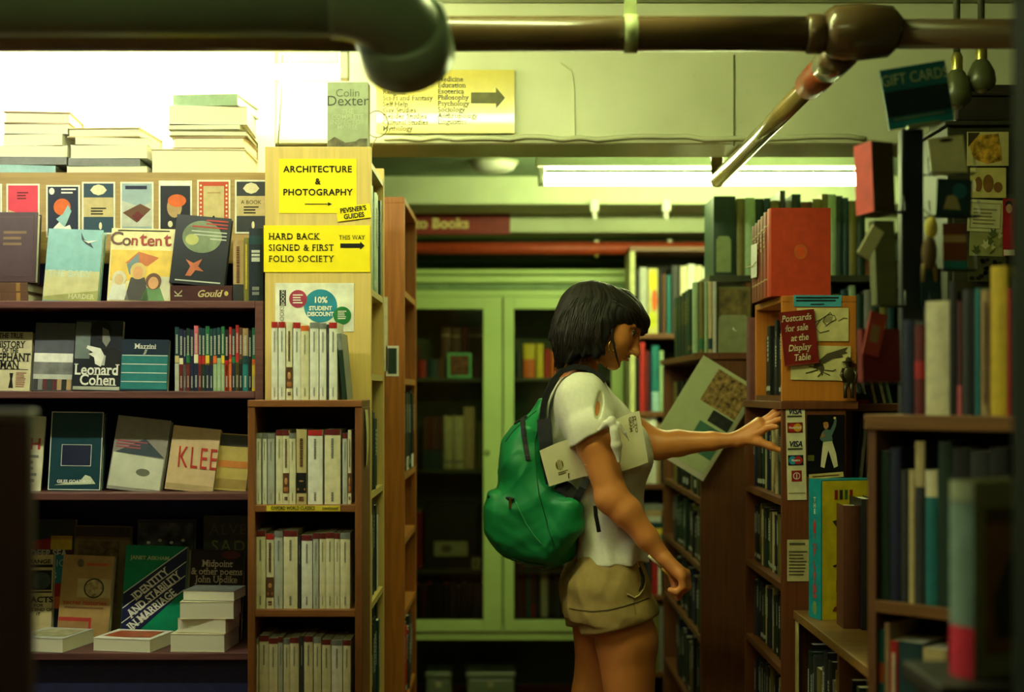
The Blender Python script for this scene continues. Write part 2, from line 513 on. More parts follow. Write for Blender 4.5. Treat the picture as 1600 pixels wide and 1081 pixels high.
def brown_pipe():
    Y = 2.8; zc = az(53, Y)
    m = mat((88, 68, 42), 0.26, 0.55, 0.15, 5, coat=0.4)
    rust = mat((150, 74, 36), 0.4, 0.5, 0.2, 20)
    root = thing('water_pipe', 'brown painted pipe run crossing in front of the beam with a diagonal branch', 'pipe', (0, Y, zc))
    r = 0.0345
    xt = ax(1318, Y)
    p = MB(); p.tube([(-2.6, 0, 0), (xt-0.02, 0, 0)], r, m, 28); p.build('main_run', root)
    k = MB(); k.tube([(xt-0.075, 0, 0), (xt-0.07, 0, 0), (xt-0.045, 0, 0), (xt-0.04, 0, 0)], [r, r*1.13, r*1.13, r], m, 28); k.build('coupling', root)
    t = MB(); t.tube([(xt-0.04, 0, 0.004), (xt-0.02, 0, 0.004), (xt+0.03, 0, 0.004), (xt+0.09, 0, 0.004), (xt+0.11, 0, 0.0)], [r*1.05, r*1.5, r*1.62, r*1.45, r*0.9], m, 28); t.build('tee', root)
    s = MB(); s.tube([(xt+0.08, 0, 0), (2.35, 0, 0)], 0.029, m, 24); s.build('side_run', root)
    # the branch runs away from the viewer under the beam
    xe, ye, ze = ax(1121, 4.33), 4.33-Y, az(281, 4.33)-zc
    st = Vector((xt+0.012, 0.02, -0.02)); en = Vector((xe, ye, ze)); dd = (en-st)
    b = MB(); b.tube([st, en], 0.0225, mat((150, 128, 70), 0.22, 0.6, 0.15, 8, coat=0.4), 20); b.build('branch', root)
    c = MB(); c.tube([st+dd*0.015, st+dd*0.02, st+dd*0.10, st+dd*0.105], [0.03, 0.036, 0.036, 0.03], m, 20); c.build('branch_sleeve', root)
    c = MB(); c.tube([st+dd*0.12, st+dd*0.125, st+dd*0.21, st+dd*0.215], [0.026, 0.033, 0.033, 0.026], rust, 20); c.build('branch_coupling', root)
    j = MB(); j.ball((xe, ye, ze), 0.0235, m, 10); j.tube([(xe, ye, ze), (xe-0.005, ye, 2.2-zc)], 0.019, m, 16); j.build('riser', root)
    xs = ax(985, Y)
    h = MB(); h.tube([(xs-0.013, 0, 0), (xs+0.013, 0, 0)], r+0.003, mat((150,160,110), 0.5), 28); h.box(xs-0.012, xs+0.012, -0.003, 0.003, r, 2.438-zc, mat((150,160,110), 0.5)); h.build('hanger_strap', root)
brown_pipe()

def red_pipe():
    Y = 6.1; z = az(388, Y)
    m = mat((170, 66, 36), 0.45, 0.4, 0.1)
    root = thing('sprinkler_pipe', 'thin red pipe along the back wall above the glazed cabinet', 'pipe', (0, Y, z))
    p = MB(); p.tube([(-1.2, 0, 0), (1.5, 0, 0)], 0.027, m, 16); p.build('pipe_run', root)
    for px in (932, 1047):
        x = ax(px, Y)
        h = MB(); h.tube([(x, 0, 0.025), (x, 0, 0.036)], 0.012, ENAMEL, 10); h.build('pipe_clip', root)
        h = MB(); h.tube([(x, 0, -0.026), (x, 0, -0.038)], 0.009, mat((190,170,90), 0.3, metal=0.6), 10); h.build('sprinkler_head', root)
red_pipe()

# round smoke detector under the back ceiling
Y = 5.26
o = thing('smoke_detector', 'round pale ceiling fitting just behind the beam', 'smoke detector', (ax(770, Y), Y, 2.2))
q = MB(); q.lathe([(0, -0.040), (0.05, -0.039), (0.078, -0.028), (0.088, -0.012), (0.088, -0.002), (0, -0.002)], ENAMEL, 28); q.build('dome', o)
q = MB(); q.lathe([(0.096, 0), (0.096, -0.006), (0.086, -0.008), (0, -0.008)], mat((170,176,140), 0.5), 28); q.build('base_plate', o)

for i, px in enumerate((932, 1047)):
    Y = 5.45
    o = thing('lamp_bracket', ['small white fixing on the second beam, first along from the dome', 'small white fixing on the second beam, beside the diagonal pipe end'][i], 'bracket', (ax(px, Y), Y+0.149, az(316, Y)))
    q = MB(); q.box(-0.017, 0.017, -0.03, 0, -0.02, 0.03, ENAMEL, 0.004); q.build('wall_block', o)
    q = MB(); q.tube([(0, -0.015, -0.02), (0, -0.015, -0.05)], 0.010, ENAMEL, 12); q.build('socket', o)

# cord hanging down from the left fixture
q = MB(); q.tube([at(441, 86, 3.72), at(440, 140, 3.74), at(437, 190, 3.76), at(434, 229, 3.77)], 0.002, mat((120,130,96), 0.6), 6)
tag(q.build('pull_cord'), 'thin cord hanging from the bright tube beside the tall book stack', 'cord')

# list sign on the beam
def list_sign():
    Y = 3.985
    x0, x1, z0, z1 = ax(588, Y), ax(804, Y), az(208, Y), az(109, Y)
    root = thing('subject_sign', 'pale yellow laminated subject list with a grey arrow on the beam', 'sign', ((x0+x1)/2, Y, (z0+z1)/2))
    w, h = (x1-x0)/2, (z1-z0)/2
    b = MB(); b.box(-w, w, 0, 0.003, -h, h, mat((222, 204, 84), 0.18, 0.6, 0.03, coat=0.5)); b.build('card', root)
    k = mat((92, 92, 60), 0.6)
    s = Y/F
    for i, t in enumerate(['Medicine','Education','Esoterica','Philosophy','Psychology','Sociology','Anthropology','Linguistics']):
        lettering(root, t, ax(684, Y)-(x0+x1)/2, az(124+i*9.5, Y)-(z0+z1)/2, 11*s, k, align='LEFT', serif=True, bold=0.01)
    for i, t in enumerate(['Religion','Sci-Fi and Fantasy','Self Help','Gay Studies','Gender Studies','Cultural Studies','Mythology']):
        lettering(root, t, ax(598, Y)-(x0+x1)/2, az(144+i*9.5, Y)-(z0+z1)/2, 11*s, k, align='LEFT', serif=True, bold=0.01)
    ar = arrow(ax(736,Y)-(x0+x1)/2, ax(789,Y)-(x0+x1)/2, az(153,Y)-(z0+z1)/2, 33*s, 14*s, 17*s)
    patch(root, 'arrow', ar, mat((112,112,70), 0.6))
list_sign()

# burgundy shelf sign at the back
Y = 6.035
x0, x1, z0, z1 = ax(560, Y), ax(797, Y), az(366, Y), az(333, Y)
o = thing('shelf_sign', 'burgundy sign with gold lettering under the back beam', 'sign', ((x0+x1)/2, Y, (z0+z1)/2))
q = MB(); q.box(-(x1-x0)/2, (x1-x0)/2, 0, 0.012, -(z1-z0)/2, (z1-z0)/2, mat((140, 46, 38), 0.5), 0.002); q.build('board', o)
lettering(o, 'Photo Books', (ax(733,Y)-(x0+x1)/2), 0, 23*Y/F, mat((236,216,140), 0.5), align='RIGHT', serif=True, bold=0.03)
# ------------------------------------------------------------------ left display bookcase
DARKWOOD = mat((100, 62, 60), 0.5, 0.35, 0.18, 6, kind='woodx')  # wood tinted slightly purple for the bluish lens flare
FLAREBACK = mat((44, 48, 104), 0.75, 0.2, 0.12, 6)  # navy puts the bluish flare over these shelves into the colour
PLY = mat((168, 140, 92), 0.6, 0.3, 0.10, 10, kind='woodx')
BIRCH = mat((214, 184, 112), 0.5, 0.35, 0.07, 6, kind='woodz')
OAK = mat((168, 104, 44), 0.45, 0.4, 0.16, 6, kind='woodz')
WALNUT = mat((104, 62, 34), 0.45, 0.4, 0.18, 6, kind='woodz')
WALNUTX = mat((112, 68, 38), 0.45, 0.4, 0.18, 6, kind='woodx')

FY = 3.5                                  # front of the display case
DX0, DX1 = -1.44, ax(411, FY)
SHZ = [az(470, FY), az(611, FY), az(770, FY), az(1020, FY)]     # shelf tops
def display_case():
    root = thing('display_bookcase', 'dark brown display bookcase with face-out books under the bright tube', 'bookcase', ((DX0+DX1)/2, FY, 0))
    cx = (DX0+DX1)/2; hw = (DX1-DX0)/2
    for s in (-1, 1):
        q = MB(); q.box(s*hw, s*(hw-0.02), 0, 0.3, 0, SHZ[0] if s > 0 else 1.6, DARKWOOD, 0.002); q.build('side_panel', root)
    q = MB(); q.box(-hw+0.02, hw-0.02, 0.3, 0.312, 0.02, 1.70, FLAREBACK); q.build('back_panel', root)
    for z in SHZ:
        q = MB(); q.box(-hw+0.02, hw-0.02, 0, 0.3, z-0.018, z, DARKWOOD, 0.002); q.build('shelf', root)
    q = MB(); q.box(-hw+0.02, hw-0.02, 0.03, 0.045, 0.0, SHZ[3]-0.018, mat((34, 38, 84), 0.7)); q.build('plinth', root)  # plinth takes the same flare blue
    q = MB(); q.box(-hw, hw, 0.152, 0.17, 1.68, az(277, 3.655), PLY); q.build('pinboard', root)
    zt = az(277, 3.655)
    q = MB(); q.box(-hw, hw, 0.152, 0.475, zt, zt+0.012, PLY); q.build('top_ledge', root)
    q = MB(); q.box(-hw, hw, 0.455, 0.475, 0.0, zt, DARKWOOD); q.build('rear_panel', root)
display_case()
TOPZ = az(277, 3.655) + 0.012

# stacks of books lying on the top ledge
def pile(name, Yf, rows, group, where):
    """rows from the top down: (px0, px1, py_top, py_bottom, color, yaw, fore, hard, look); the front face lies at Yf"""
    z = TOPZ
    n = len(rows)
    for i, (a, b, t0, t1, col, yaw, fore, hard, look) in enumerate(reversed(rows)):
        th = (t1-t0)/F*Yf
        wd = (b-a)/F*Yf
        pos = ['lowest', 'second from the bottom', 'third from the bottom', 'fourth from the bottom', 'fifth from the bottom', 'sixth from the bottom'][i] if i < n-1 else 'topmost'
        dp = 0.20 if wd > 0.17 else 0.17
        dp = min(dp, 0.25)
        flat_book('book', '%s, %s in the %s' % (look, pos, where), (ax((a+b)/2, Yf), Yf+dp/2, z), wd, dp, th-0.0006, col, yaw, hard, group, fore)
        z += th
pile('left', 3.68, [
  (2, 104, 172, 191, 'tan', 0.10, True, True, 'tan covered thin book'),
  (5, 104, 198, 214, 'pale grey', 0.03, True, False, 'pale paperback'),
  (6, 100, 214, 232, 'cream', -0.04, True, False, 'cream paperback'),
  (-4, 104, 232, 250, 'white', 0.02, True, False, 'thick white paperback'),
  (-30, 104, 250, 262, 'grey', 0.0, False, True, 'grey hardback'),
  (-40, 82, 262, 277, 'pale blue', 0.06, False, True, 'pale blue hardback')], 'book stack at the end of the top ledge', 'low stack above the pink postcard')
pile('mid', 3.68, [
  (107, 222, 193, 208, 'sand', -0.05, True, True, 'sand covered book'),
  (115, 228, 214, 226, 'cream', 0.05, True, False, 'cream paperback'),
  (110, 230, 226, 247, 'white', 0.0, True, False, 'white paperback'),
  (105, 216, 250, 262, 'grey', 0.04, False, True, 'grey hardback'),
  (104, 230, 262, 275, 'pale green', 0.0, True, False, 'pale green paperback')], 'middle book stack on the top ledge', 'middle stack above the striped postcard')
pile('right', 3.68, [
  (275, 378, 142, 160, 'pale green', -0.10, False, True, 'pale green hardback'),
  (261, 382, 161, 190, 'white', 0.06, True, False, 'thick white book'),
  (263, 376, 190, 198, 'pale grey', -0.02, True, False, 'thin pale book'),
  (262, 384, 198, 209, 'olive', 0.04, True, True, 'olive hardback'),
  (269, 382, 209, 228, 'tan', 0.0, True, True, 'tan edged hardback'),
  (234, 383, 233, 273, 'cream', 0.02, True, True, 'wide cream thick book')], 'tall book stack on the top ledge', 'tall stack beside the yellow signs')

# postcards pinned along the board
CY = 3.650
def postcard(px0, px1, py0, py1, base, label, draw=None):
    x0, x1, z0, z1 = ax(px0, CY), ax(px1, CY), az(py1, CY), az(py0, CY)
    w, h = (x1-x0)/2, (z1-z0)
    root = thing('postcard', label, 'postcard', ((x0+x1)/2, CY, z0), group='book cover postcards pinned along the plywood strip')
    q = MB(); q.box(-w, w, 0, 0.0015, 0, h, mat((232,230,214), 0.5)); q.build('card', root)
    e = 0.0045
    patch(root, 'printed_picture', rect(-w+e, w-e, e, h-e), mat(base, 0.45, 0.4, 0.08), 0.0005)
    q = MB(); q.lathe([(0, 0.004), (0.003, 0.003), (0.003, 0)], mat((120,110,80), 0.4, metal=0.5), 8, (0, 0, h-0.003), 'y'); q.build('pin', root)
    if draw: draw(root, w, h)
    return root
def cl(n): return cm(n)
def d_pink(r, w, h):
    patch(r, 'pale_shape', [(-w*.85,h*.12),(w*.85,h*.10),(w*.85,h*.42),(w*.2,h*.36),(-w*.3,h*.42),(-w*.85,h*.48)], cl('sand'), 0.001)
    bars(r, 'fine_print', -w*.35, w*.35, h*.68, h*.85, 3, cl('dark red'))
def d_night(r, w, h):
    patch(r, 'red_moon', oval(-w*.05, h*.58, w*.5, w*.5), cl('orange'), 0.001)
    patch(r, 'figure', [(-w*.4,h*.35),(0,h*.45),(w*.3,h*.62),(w*.5,h*.5),(w*.25,h*.3),(w*.1,h*.2)], cl('pale blue'), 0.0014)
    patch(r, 'wave', [(-w*.8,h*.08),(w*.6,h*.08),(w*.4,h*.24),(w*.1,h*.2),(-w*.2,h*.3),(-w*.5,h*.2)], cl('white'), 0.0012)
    patch(r, 'emblem', oval(-w*.66, h*.88, w*.16, w*.2), cl('white'), 0.001)
    bars(r, 'fine_print', -w*.1, w*.8, h*.82, h*.95, 2, cl('white'))
def d_bands(top):
    def f(r, w, h):
        e = 0.0045
        patch(r, 'middle_band', rect(-w+e, w-e, h*.33, h*.70), cl('sand'), 0.001)
        patch(r, 'emblem', [(-w*.5,h*.84),(-w*.3,h*.92),(0,h*.95),(w*.3,h*.92),(w*.5,h*.84),(w*.3,h*.77),(0,h*.74),(-w*.3,h*.77)], cl('cream'), 0.001)
        patch(r, 'bird_mark', oval(w*.12, h*.16, w*.09, h*.07), cl('cream'), 0.001)
        if top: lettering(r, 'A BOOK\nOF\nONE\'S OWN'.replace("ONE'S OWN", 'SIMPLE TRUTH') if False else 'A BOOK', 0, h*.58, h*.10, INK, 0.0016)
        bars(r, 'fine_print', -w*.45, w*.5, h*.36, h*.52, 3, INK, 0.0016)
    return f
def d_snow(r, w, h):
    patch(r, 'dark_heading', rect(-w*.7, w*.6, h*.85, h*.92), cl('navy'), 0.001)
    patch(r, 'mountain_slope', [(-w*.9,h*.1),(w*.9,h*.1),(w*.9,h*.6),(w*.2,h*.5),(-w*.9,h*.62)], cl('pale grey'), 0.001)
    patch(r, 'hut_roof', [(-w*.85,h*.38),(0,h*.18),(w*.85,h*.45),(w*.2,h*.56)], cl('brown'), 0.0014)
    patch(r, 'hut_wall', [(-w*.3,h*.3),(w*.1,h*.2),(w*.4,h*.32),(w*.05,h*.42)], cl('dark red'), 0.0018)
def d_face(r, w, h):
    patch(r, 'head_shape', oval(-w*.05, h*.5, w*.45, h*.2), cl('tan'), 0.001)
    patch(r, 'cloud_shape', oval(w*.1, h*.62, w*.55, h*.12), cl('orange'), 0.0012)
    for s in (-.3, .25): patch(r, 'white_flower', oval(w*s, h*.18, w*.14, h*.06), cl('cream'), 0.0014)
    patch(r, 'white_top', rect(-w+.0045, w-.0045, h*.9, h-.0045), cl('white'), 0.001)
def d_border(r, w, h):
    patch(r, 'inner_panel', rect(-w*.62, w*.62, h*.05, h*.88), cl('sand'), 0.001)
    for i in range(11):
        for s in (-1, 1):
            patch(r, 'border_dot', oval(s*w*.77, h*(.06+.083*i), w*.06, h*.022, 8), cl('cream'), 0.0012)
    bars(r, 'fine_print', -w*.4, w*.45, h*.72, h*.78, 1, cl('tan'), 0.0014)
    patch(r, 'bird_mark', oval(0, h*.25, w*.09, h*.06), INK, 0.0014)
postcard(-30, 3, 287, 345, (40,60,80), 'dark postcard pinned beyond the pink one')
postcard(10, 62, 287, 366, (214,60,84), 'pink and red postcard pinned on the plywood strip', d_pink)
postcard(72, 125, 289, 371, (24,34,56), 'navy postcard with an orange moon and swirling figure', d_night)
postcard(128, 180, 284, 366, (36,66,84), 'teal and sand banded postcard with an oval emblem', d_bands(False))
postcard(188, 240, 284, 362, (150,170,180), 'pale snowy postcard with a tilted brown hut', d_snow)
postcard(248, 300, 282, 365, (22,24,34), 'black postcard with an orange cloudy head', d_face)
postcard(308, 360, 281, 362, (186,70,40), 'postcard with a red dotted border and sand panel', d_border)
postcard(367, 418, 281, 365, (48,52,56), 'grey and sand banded postcard beside the end panel', d_bands(True))

# ---- shelf 1: face-out books above the first shelf
G1 = 'books on the first display shelf'
def face(px0, px1, py0, py1, Y, color, label, t=0.02, lean=0.16, roll=0.0, z=None, hard=False, yaw=0.0, group=G1, spine=None, rough=0.35, name='face_out_book'):
    zb = az(py1, Y) if z is None else z
    h = (az(py0, Y+0.02) - zb)/math.cos(lean)
    wd = ax(px1, Y) - ax(px0, Y)
    return cover_book(name, label, ((ax(px0, Y)+ax(px1, Y))/2, Y, zb+0.001), wd, h, t, color, lean, yaw, roll, hard, group, rough, spine), wd/2, h
b, w_, h_ = face(-20, 55, 332, 441, 3.545, (66,42,48), 'maroon leather-look book standing on two old brown volumes', 0.03, 0.12, 0.0, hard=True, z=az(441, 3.545))
patch(b, 'tooled_panel', rect(-w_*.85, w_*.85, h_*.08, h_*.94), mat((78,52,54), 0.4), 0.0008)
patch(b, 'inner_tooling', rect(-w_*.8, w_*.8, h_*.1, h_*.92), mat((66,42,48), 0.4), 0.0012)
bars(b, 'gold_lettering', -w_*.4, w_*.6, h_*.5, h_*.75, 3, mat((120,92,60), 0.4), 0.0016)
zz = SHZ[0]
for i, (nm, a, bb) in enumerate((('lower', -18, 44), ('upper', -18, 43))):
    th = (az(441, 3.545)-SHZ[0])/2
    o = flat_book('old_book', 'old brown leather volume lying %s the maroon book' % ('lowest under' if i == 0 else 'directly under'), (ax((a+bb)/2, 3.54), 3.54+0.065, zz), ax(bb, 3.54)-ax(a, 3.54), 0.13, th-0.0005, (92,62,44), 0, True, G1, False)
    patch(o, 'gilt_band', rect(0.02, 0.03, 0.002, th-0.002), mat((150,112,60), 0.4), 0.066)
    patch(o, 'gilt_band', rect(-0.03, -0.02, 0.002, th-0.002), mat((150,112,60), 0.4), 0.066)
    zz += th
b, w_, h_ = face(66, 152, 358, 470, 3.54, (128,178,184), 'pale blue book with a flying bird beside the illustrated cover', 0.028, 0.17, 0.035, z=SHZ[0], hard=True)
patch(b, 'pale_ground', rect(-w_*.99, w_*.99, h_*.01, h_*.42), mat((196,190,140), 0.4), 0.0007)
patch(b, 'meadow', [(-w_*.99,h_*.01),(w_*.99,h_*.01),(w_*.99,h_*.16),(-w_*.99,h_*.06)], mat((150,150,84), 0.4), 0.0010)
patch(b, 'bird_wing', [(w_*.2,h_*.96),(w_*.34,h_*.86),(w_*.55,h_*.83),(w_*.7,h_*.74),(w_*.4,h_*.8),(w_*.24,h_*.86)], mat((44,56,66), 0.5), 0.0010)
patch(b, 'bird_body', [(w_*.3,h_*.85),(w_*.5,h_*.81),(w_*.9,h_*.86),(w_*.5,h_*.84)], mat((226,230,226), 0.5), 0.0012)
lettering(b, 'THE BABY', -w_*.1, h_*.38, h_*.13, mat((186,204,190), 0.5), 0.0012, serif=True)
lettering(b, 'HARDER', w_*.4, h_*.07, h_*.09, mat((206,206,170), 0.5), 0.0014, serif=True)

b, w_, h_ = face(167, 267, 357, 470, 3.53, (226,214,160), 'cream illustrated magazine book titled in red brush letters', 0.018, 0.17, 0.02, z=SHZ[0])
patch(b, 'yellow_sky', rect(-w_*.96, w_*.96, h_*.28, h_*.70), mat((224,186,74), 0.4), 0.0007)
for s, bx, t in ((0.145,-.82,'C'),(0.13,-.5,'o'),(0.12,-.25,'n'),(0.16,.02,'t'),(0.13,.26,'e'),(0.12,.5,'n'),(0.16,.78,'t')):
    lettering(b, t, w_*bx, h_*(.84+ (0.01 if t in 'tC' else -.01)), h_*s*1.75, mat((150,48,30) if bx > -.3 else (96,60,44), 0.5), 0.0014, bold=0.015, rot=0.06*(1 if bx > 0 else -1), name='title_letter')
patch(b, 'roof_shape', [(-w_*.5,h_*.52),(-w_*.1,h_*.68),(w_*.55,h_*.6),(w_*.2,h_*.48)], mat((190,104,54), 0.5), 0.0010)
patch(b, 'blue_shape', [(-w_*.45,h_*.5),(-w_*.1,h_*.66),(-w_*.05,h_*.42),(-w_*.35,h_*.36)], mat((110,132,140), 0.5), 0.0012)
def head_fig(p, x, z, r, skin, hair, dress):
    patch(p, 'figure_dress', [(x-r*1.9,0.002),(x+r*1.9,0.002),(x+r*1.1,z-r*.9),(x-r*1.1,z-r*.9)], mat(dress, 0.5), 0.0014)
    patch(p, 'figure_hair', oval(x, z+r*.15, r*1.25, r*1.35), mat(hair, 0.5), 0.0017)
    patch(p, 'figure_face', oval(x, z-r*.1, r*.8, r*1.0), mat(skin, 0.5), 0.0020)
head_fig(b, -w_*.66, h_*.30, h_*.075, (206,176,130), (214,206,180), (214,214,204))
head_fig(b, -w_*.08, h_*.40, h_*.085, (206,150,96), (206,178,110), (60,56,50))
head_fig(b, w_*.42, h_*.26, h_*.085, (206,150,100), (96,60,40), (90,130,80))
patch(b, 'side_panel_picture', rect(w_*.64, w_*.95, h_*.02, h_*.34), mat((200,196,170), 0.5), 0.0012)
bars(b, 'fine_print', -w_*.8, w_*.9, h_*.955, h_*.985, 1, INK, 0.0012)

o = flat_book('thick_book', 'thick maroon book lying under the black moon book', ((ax(266,3.53)+ax(362,3.53))/2, 3.53+0.075, SHZ[0]), ax(362,3.53)-ax(266,3.53), 0.15, 0.040, (70,36,36), 0.0, True, G1, False)
lettering(o, 'Gould', 0.02, 0.019, 0.024, mat((206,184,140), 0.5), 0.0764, serif=True, shear=0.3, bold=0.02)
lettering(o, 'K', -0.055, 0.02, 0.028, mat((196,190,160), 0.5), 0.0764, rot=1.57)
patch(o, 'spine_emblem', oval(0.063, 0.02, 0.005, 0.006), mat((206,180,110), 0.4), 0.0762)
b, w_, h_ = face(264, 350, 338, 443, 3.53, (22,26,34), 'black book with a pale moon, tilted on the thick maroon volume', 0.022, 0.14, 0.085, z=SHZ[0]+0.0405, hard=True)
patch(b, 'moon', oval(0, h_*.70, w_*.72, h_*.235, 30), mat((112,126,96), 0.4, var=0.3, scale=20), 0.0008)
patch(b, 'moon_glow', oval(-w_*.35, h_*.65, w_*.24, h_*.08, 20), mat((176,176,104), 0.4), 0.0012)
for i in range(3): bars(b, 'red_lettering', (w_*(.1,.1,-.4)[i]), w_*.9, h_*(.93-.05*i), h_*(.96-.05*i), 1, mat((170,50,40), 0.5), 0.0014, 0.7, 0.05)
for i in range(3): bars(b, 'white_lettering', -w_*(.4,.3,-.3)[i], w_*.9, h_*(.765-.05*i), h_*(.79-.05*i), 1, cm('pale grey'), 0.0014, 0.6, 0.05)
patch(b, 'winged_horse', [(-w_*.45,h_*.12),(-w_*.3,h_*.26),(-w_*.5,h_*.36),(-w_*.2,h_*.31),(w_*.1,h_*.38),(-w_*.02,h_*.27),(w_*.2,h_*.2),(-w_*.1,h_*.21),(-w_*.25,h_*.12)], mat((176,92,56), 0.5), 0.0010)
bars(b, 'fine_print', -w_*.8, w_*.85, h_*.035, h_*.065, 1, cm('pale grey'), 0.0012, 0.6, 0.0)

# row of spines on a shelf: (px0, px1, py_top, color, bands, titles, roll)
def spine_row(rows, Y, z, d, where, group, name='paperback_book', hard=False, from_word='', look=None, whole=False, pagecol=None):
    n = len(rows)
    for i, r_ in enumerate(rows):
        a, b_, pt, col = r_[:4]
        bands = r_[4] if len(r_) > 4 else ()
        titles = r_[5] if len(r_) > 5 else ()
        lk = r_[6] if len(r_) > 6 else None
        t = (b_-a)/F*Y - 0.0008
        h = az(pt, Y) - z
        thick = 'thin' if t < 0.011 else ('thick' if t > 0.024 else 'slim' if t < 0.017 else 'medium')
        cname = col if isinstance(col, str) else 'coloured'
        pos = ORD[i] if i < n-1 else 'last'
        if lk is None:
            lk = '%s %s book' % (thick, cname)
        spine_book(name, '%s, %s %s' % (lk, pos, where), (ax((a+b_)/2, Y), Y, z+0.0004), 0, t, h, d, col, hard, bands, titles, group=group, whole=whole, pagecol=pagecol)

spine_row([
 (364, 381, 376, 'tan', ((0,.28,'dark grey'),), ((.3,.9,'brown',.3),), 'tan and grey narrow book'),
 (381, 389, 372, 'olive', (), ((.2,.9,'yellow',.3),), 'olive narrow book'),
 (389, 411, 357, (20,32,44), ((.78,.9,'dark teal'),), ((.58,.70,'pale grey',.6),(.08,.2,'grey',.5)), 'dark navy tall hardback'),
], 3.53, SHZ[0], 0.13, 'of three spines beside the moon book', G1, 'hardback_book', True)

# ---- shelf 2
G2 = 'books on the second display shelf'
b, w_, h_ = face(-28, 46, 519, 608, 3.56, (206,196,160), 'cream paperback with bold black title at the second shelf end', 0.016, 0.12, 0.015, z=SHZ[1], group=G2)
for i, (t, s) in enumerate((('THE TRUE', .10), ('HISTORY', .13), ('OF THE', .09), ('ELEPHANT', .16), ('MAN', .16))):
    lettering(b, t, w_*.1, h_*(.93, .78, .68, .56, .43)[i], h_*s*1.2, INK, 0.0012, serif=True, bold=0.02, stretch=0.75)
patch(b, 'rule_line', rect(-w_*.8, w_*.9, h_*.36, h_*.366), INK, 0.001)
patch(b, 'small_figure', [(w_*.1,h_*.05),(w_*.3,h_*.05),(w_*.24,h_*.2),(w_*.28,h_*.3),(w_*.12,h_*.3),(w_*.16,h_*.2)], INK, 0.001)
bars(b, 'fine_print', w_*.4, w_*.85, h_*.06, h_*.32, 8, mat((150,90,70), 0.5), 0.001)
b, w_, h_ = face(50, 112, 505, 607, 3.56, (88,90,100), 'grey photographic paperback showing a row of spines', 0.018, 0.12, 0.02, z=SHZ[1], group=G2)
patch(b, 'white_band', rect(-w_*.98, w_*.98, h_*.42, h_*.55), cm('white'), 0.0008)
patch(b, 'grey_band', rect(-w_*.98, w_*.98, h_*.24, h_*.42), mat((120,120,120), 0.4, var=0.3), 0.0008)
patch(b, 'second_white_band', rect(-w_*.98, w_*.98, h_*.17, h_*.24), cm('pale grey'), 0.0008)
for i, c_ in enumerate(('dark grey','grey','maroon','dark grey','maroon','tan','black','tan')):
    patch(b, 'pictured_spine', rect(-w_*.95+i*w_*.24, -w_*.95+(i+.9)*w_*.24, 0.002, h_*.17), cm(c_), 0.001)
b, w_, h_ = face(113, 187, 501, 607, 3.55, (28,32,40), 'black and white paperback with a pointing man and big white lettering', 0.02, 0.12, 0.02, z=SHZ[1], group=G2)
patch(b, 'bright_corner', rect(-w_*.98, -w_*.35, h_*.45, h_*.97), mat((110,120,120), 0.4), 0.0007)
patch(b, 'dark_hair', oval(w_*.08, h_*.86, w_*.45, h_*.14), BLACK, 0.0010)
patch(b, 'pictured_face', [(w_*.14,h_*.9),(w_*.40,h_*.86),(w_*.5,h_*.72),(w_*.34,h_*.62),(w_*.16,h_*.70)], mat((124,124,118), 0.5), 0.0013)
patch(b, 'dark_coat', [(-w_*.1,h_*.25),(w_*.98,h_*.25),(w_*.98,h_*.56),(w_*.6,h_*.62),(w_*.1,h_*.58)], BLACK, 0.0010)
patch(b, 'pictured_hand', [(-w_*.1,h_*.38),(w_*.15,h_*.34),(w_*.28,h_*.5),(w_*.1,h_*.6),(-w_*.45,h_*.64),(-w_*.5,h_*.60),(-w_*.2,h_*.54),(-w_*.4,h_*.52),(-w_*.15,h_*.47)], cm('white'), 0.0015)
patch(b, 'pale_sleeve', [(w_*.1,h_*.36),(w_*.3,h_*.36),(w_*.34,h_*.5),(w_*.24,h_*.5)], cm('pale grey'), 0.0013)
lettering(b, 'Leonard', -w_*.02, h_*.29, h_*.215, WHITE, 0.0022, serif=True, bold=0.02, stretch=0.86)
lettering(b, 'Cohen', w_*.05, h_*.145, h_*.215, WHITE, 0.0022, serif=True, bold=0.02, stretch=0.86)
patch(b, 'pale_foot', rect(-w_*.98, w_*.98, 0.002, h_*.06), mat((170,172,160), 0.4), 0.001)
b, w_, h_ = face(187, 261, 531, 607, 3.55, (24,40,58), 'navy and teal paperback with four white rules', 0.02, 0.12, 0.015, z=SHZ[1], group=G2)
patch(b, 'teal_field', rect(-w_*.98, w_*.98, h_*.03, h_*.70), cm('teal'), 0.0007)
for i in range(4): patch(b, 'white_rule', rect(-w_*.96, w_*.96, h_*(.17+.17*i), h_*(.182+.17*i)), WHITE, 0.0012)
lettering(b, 'Mazzini', 0, h_*.86, h_*.14, WHITE, 0.0012, serif=True, bold=0.01)
lettering(b, 'JJ', 0, h_*.76, h_*.10, WHITE, 0.0012, serif=True, shear=0.3)

TL = [('dark teal',(.44,.55,'sand'),'pale grey'),('navy',(.43,.53,'cream'),'dark red'),('navy',(.0,.45,'dark red'),'pale blue'),('dark green',(.45,.6,'green'),'dark red'),
 ('navy',None,'navy'),('pink',(.42,.56,'cream'),'navy'),('dark teal',(.42,.56,'red'),'dark red'),('dark teal',(.42,.56,'red'),'dark green'),('green',(.40,.55,'yellow'),'navy'),
 ('dark teal',(.4,.5,'maroon'),'navy'),('dark teal',(.44,.56,'orange'),'pale green'),('dark teal',(.42,.52,'pale green'),'pale green'),('green',(.4,.55,'yellow'),'pale green'),
 ('black',(.0,.5,'red'),'orange'),('red',(.45,.5,'orange'),'orange'),('dark grey',(.45,.55,'green'),'navy'),('red',(.0,.44,'olive'),'olive'),('brown',(.44,.5,'dark green'),'black'),
 ('tan',(.42,.56,'dark teal'),'teal'),('black',None,'black'),('green',(.4,.5,'orange'),'yellow')]
rows = []
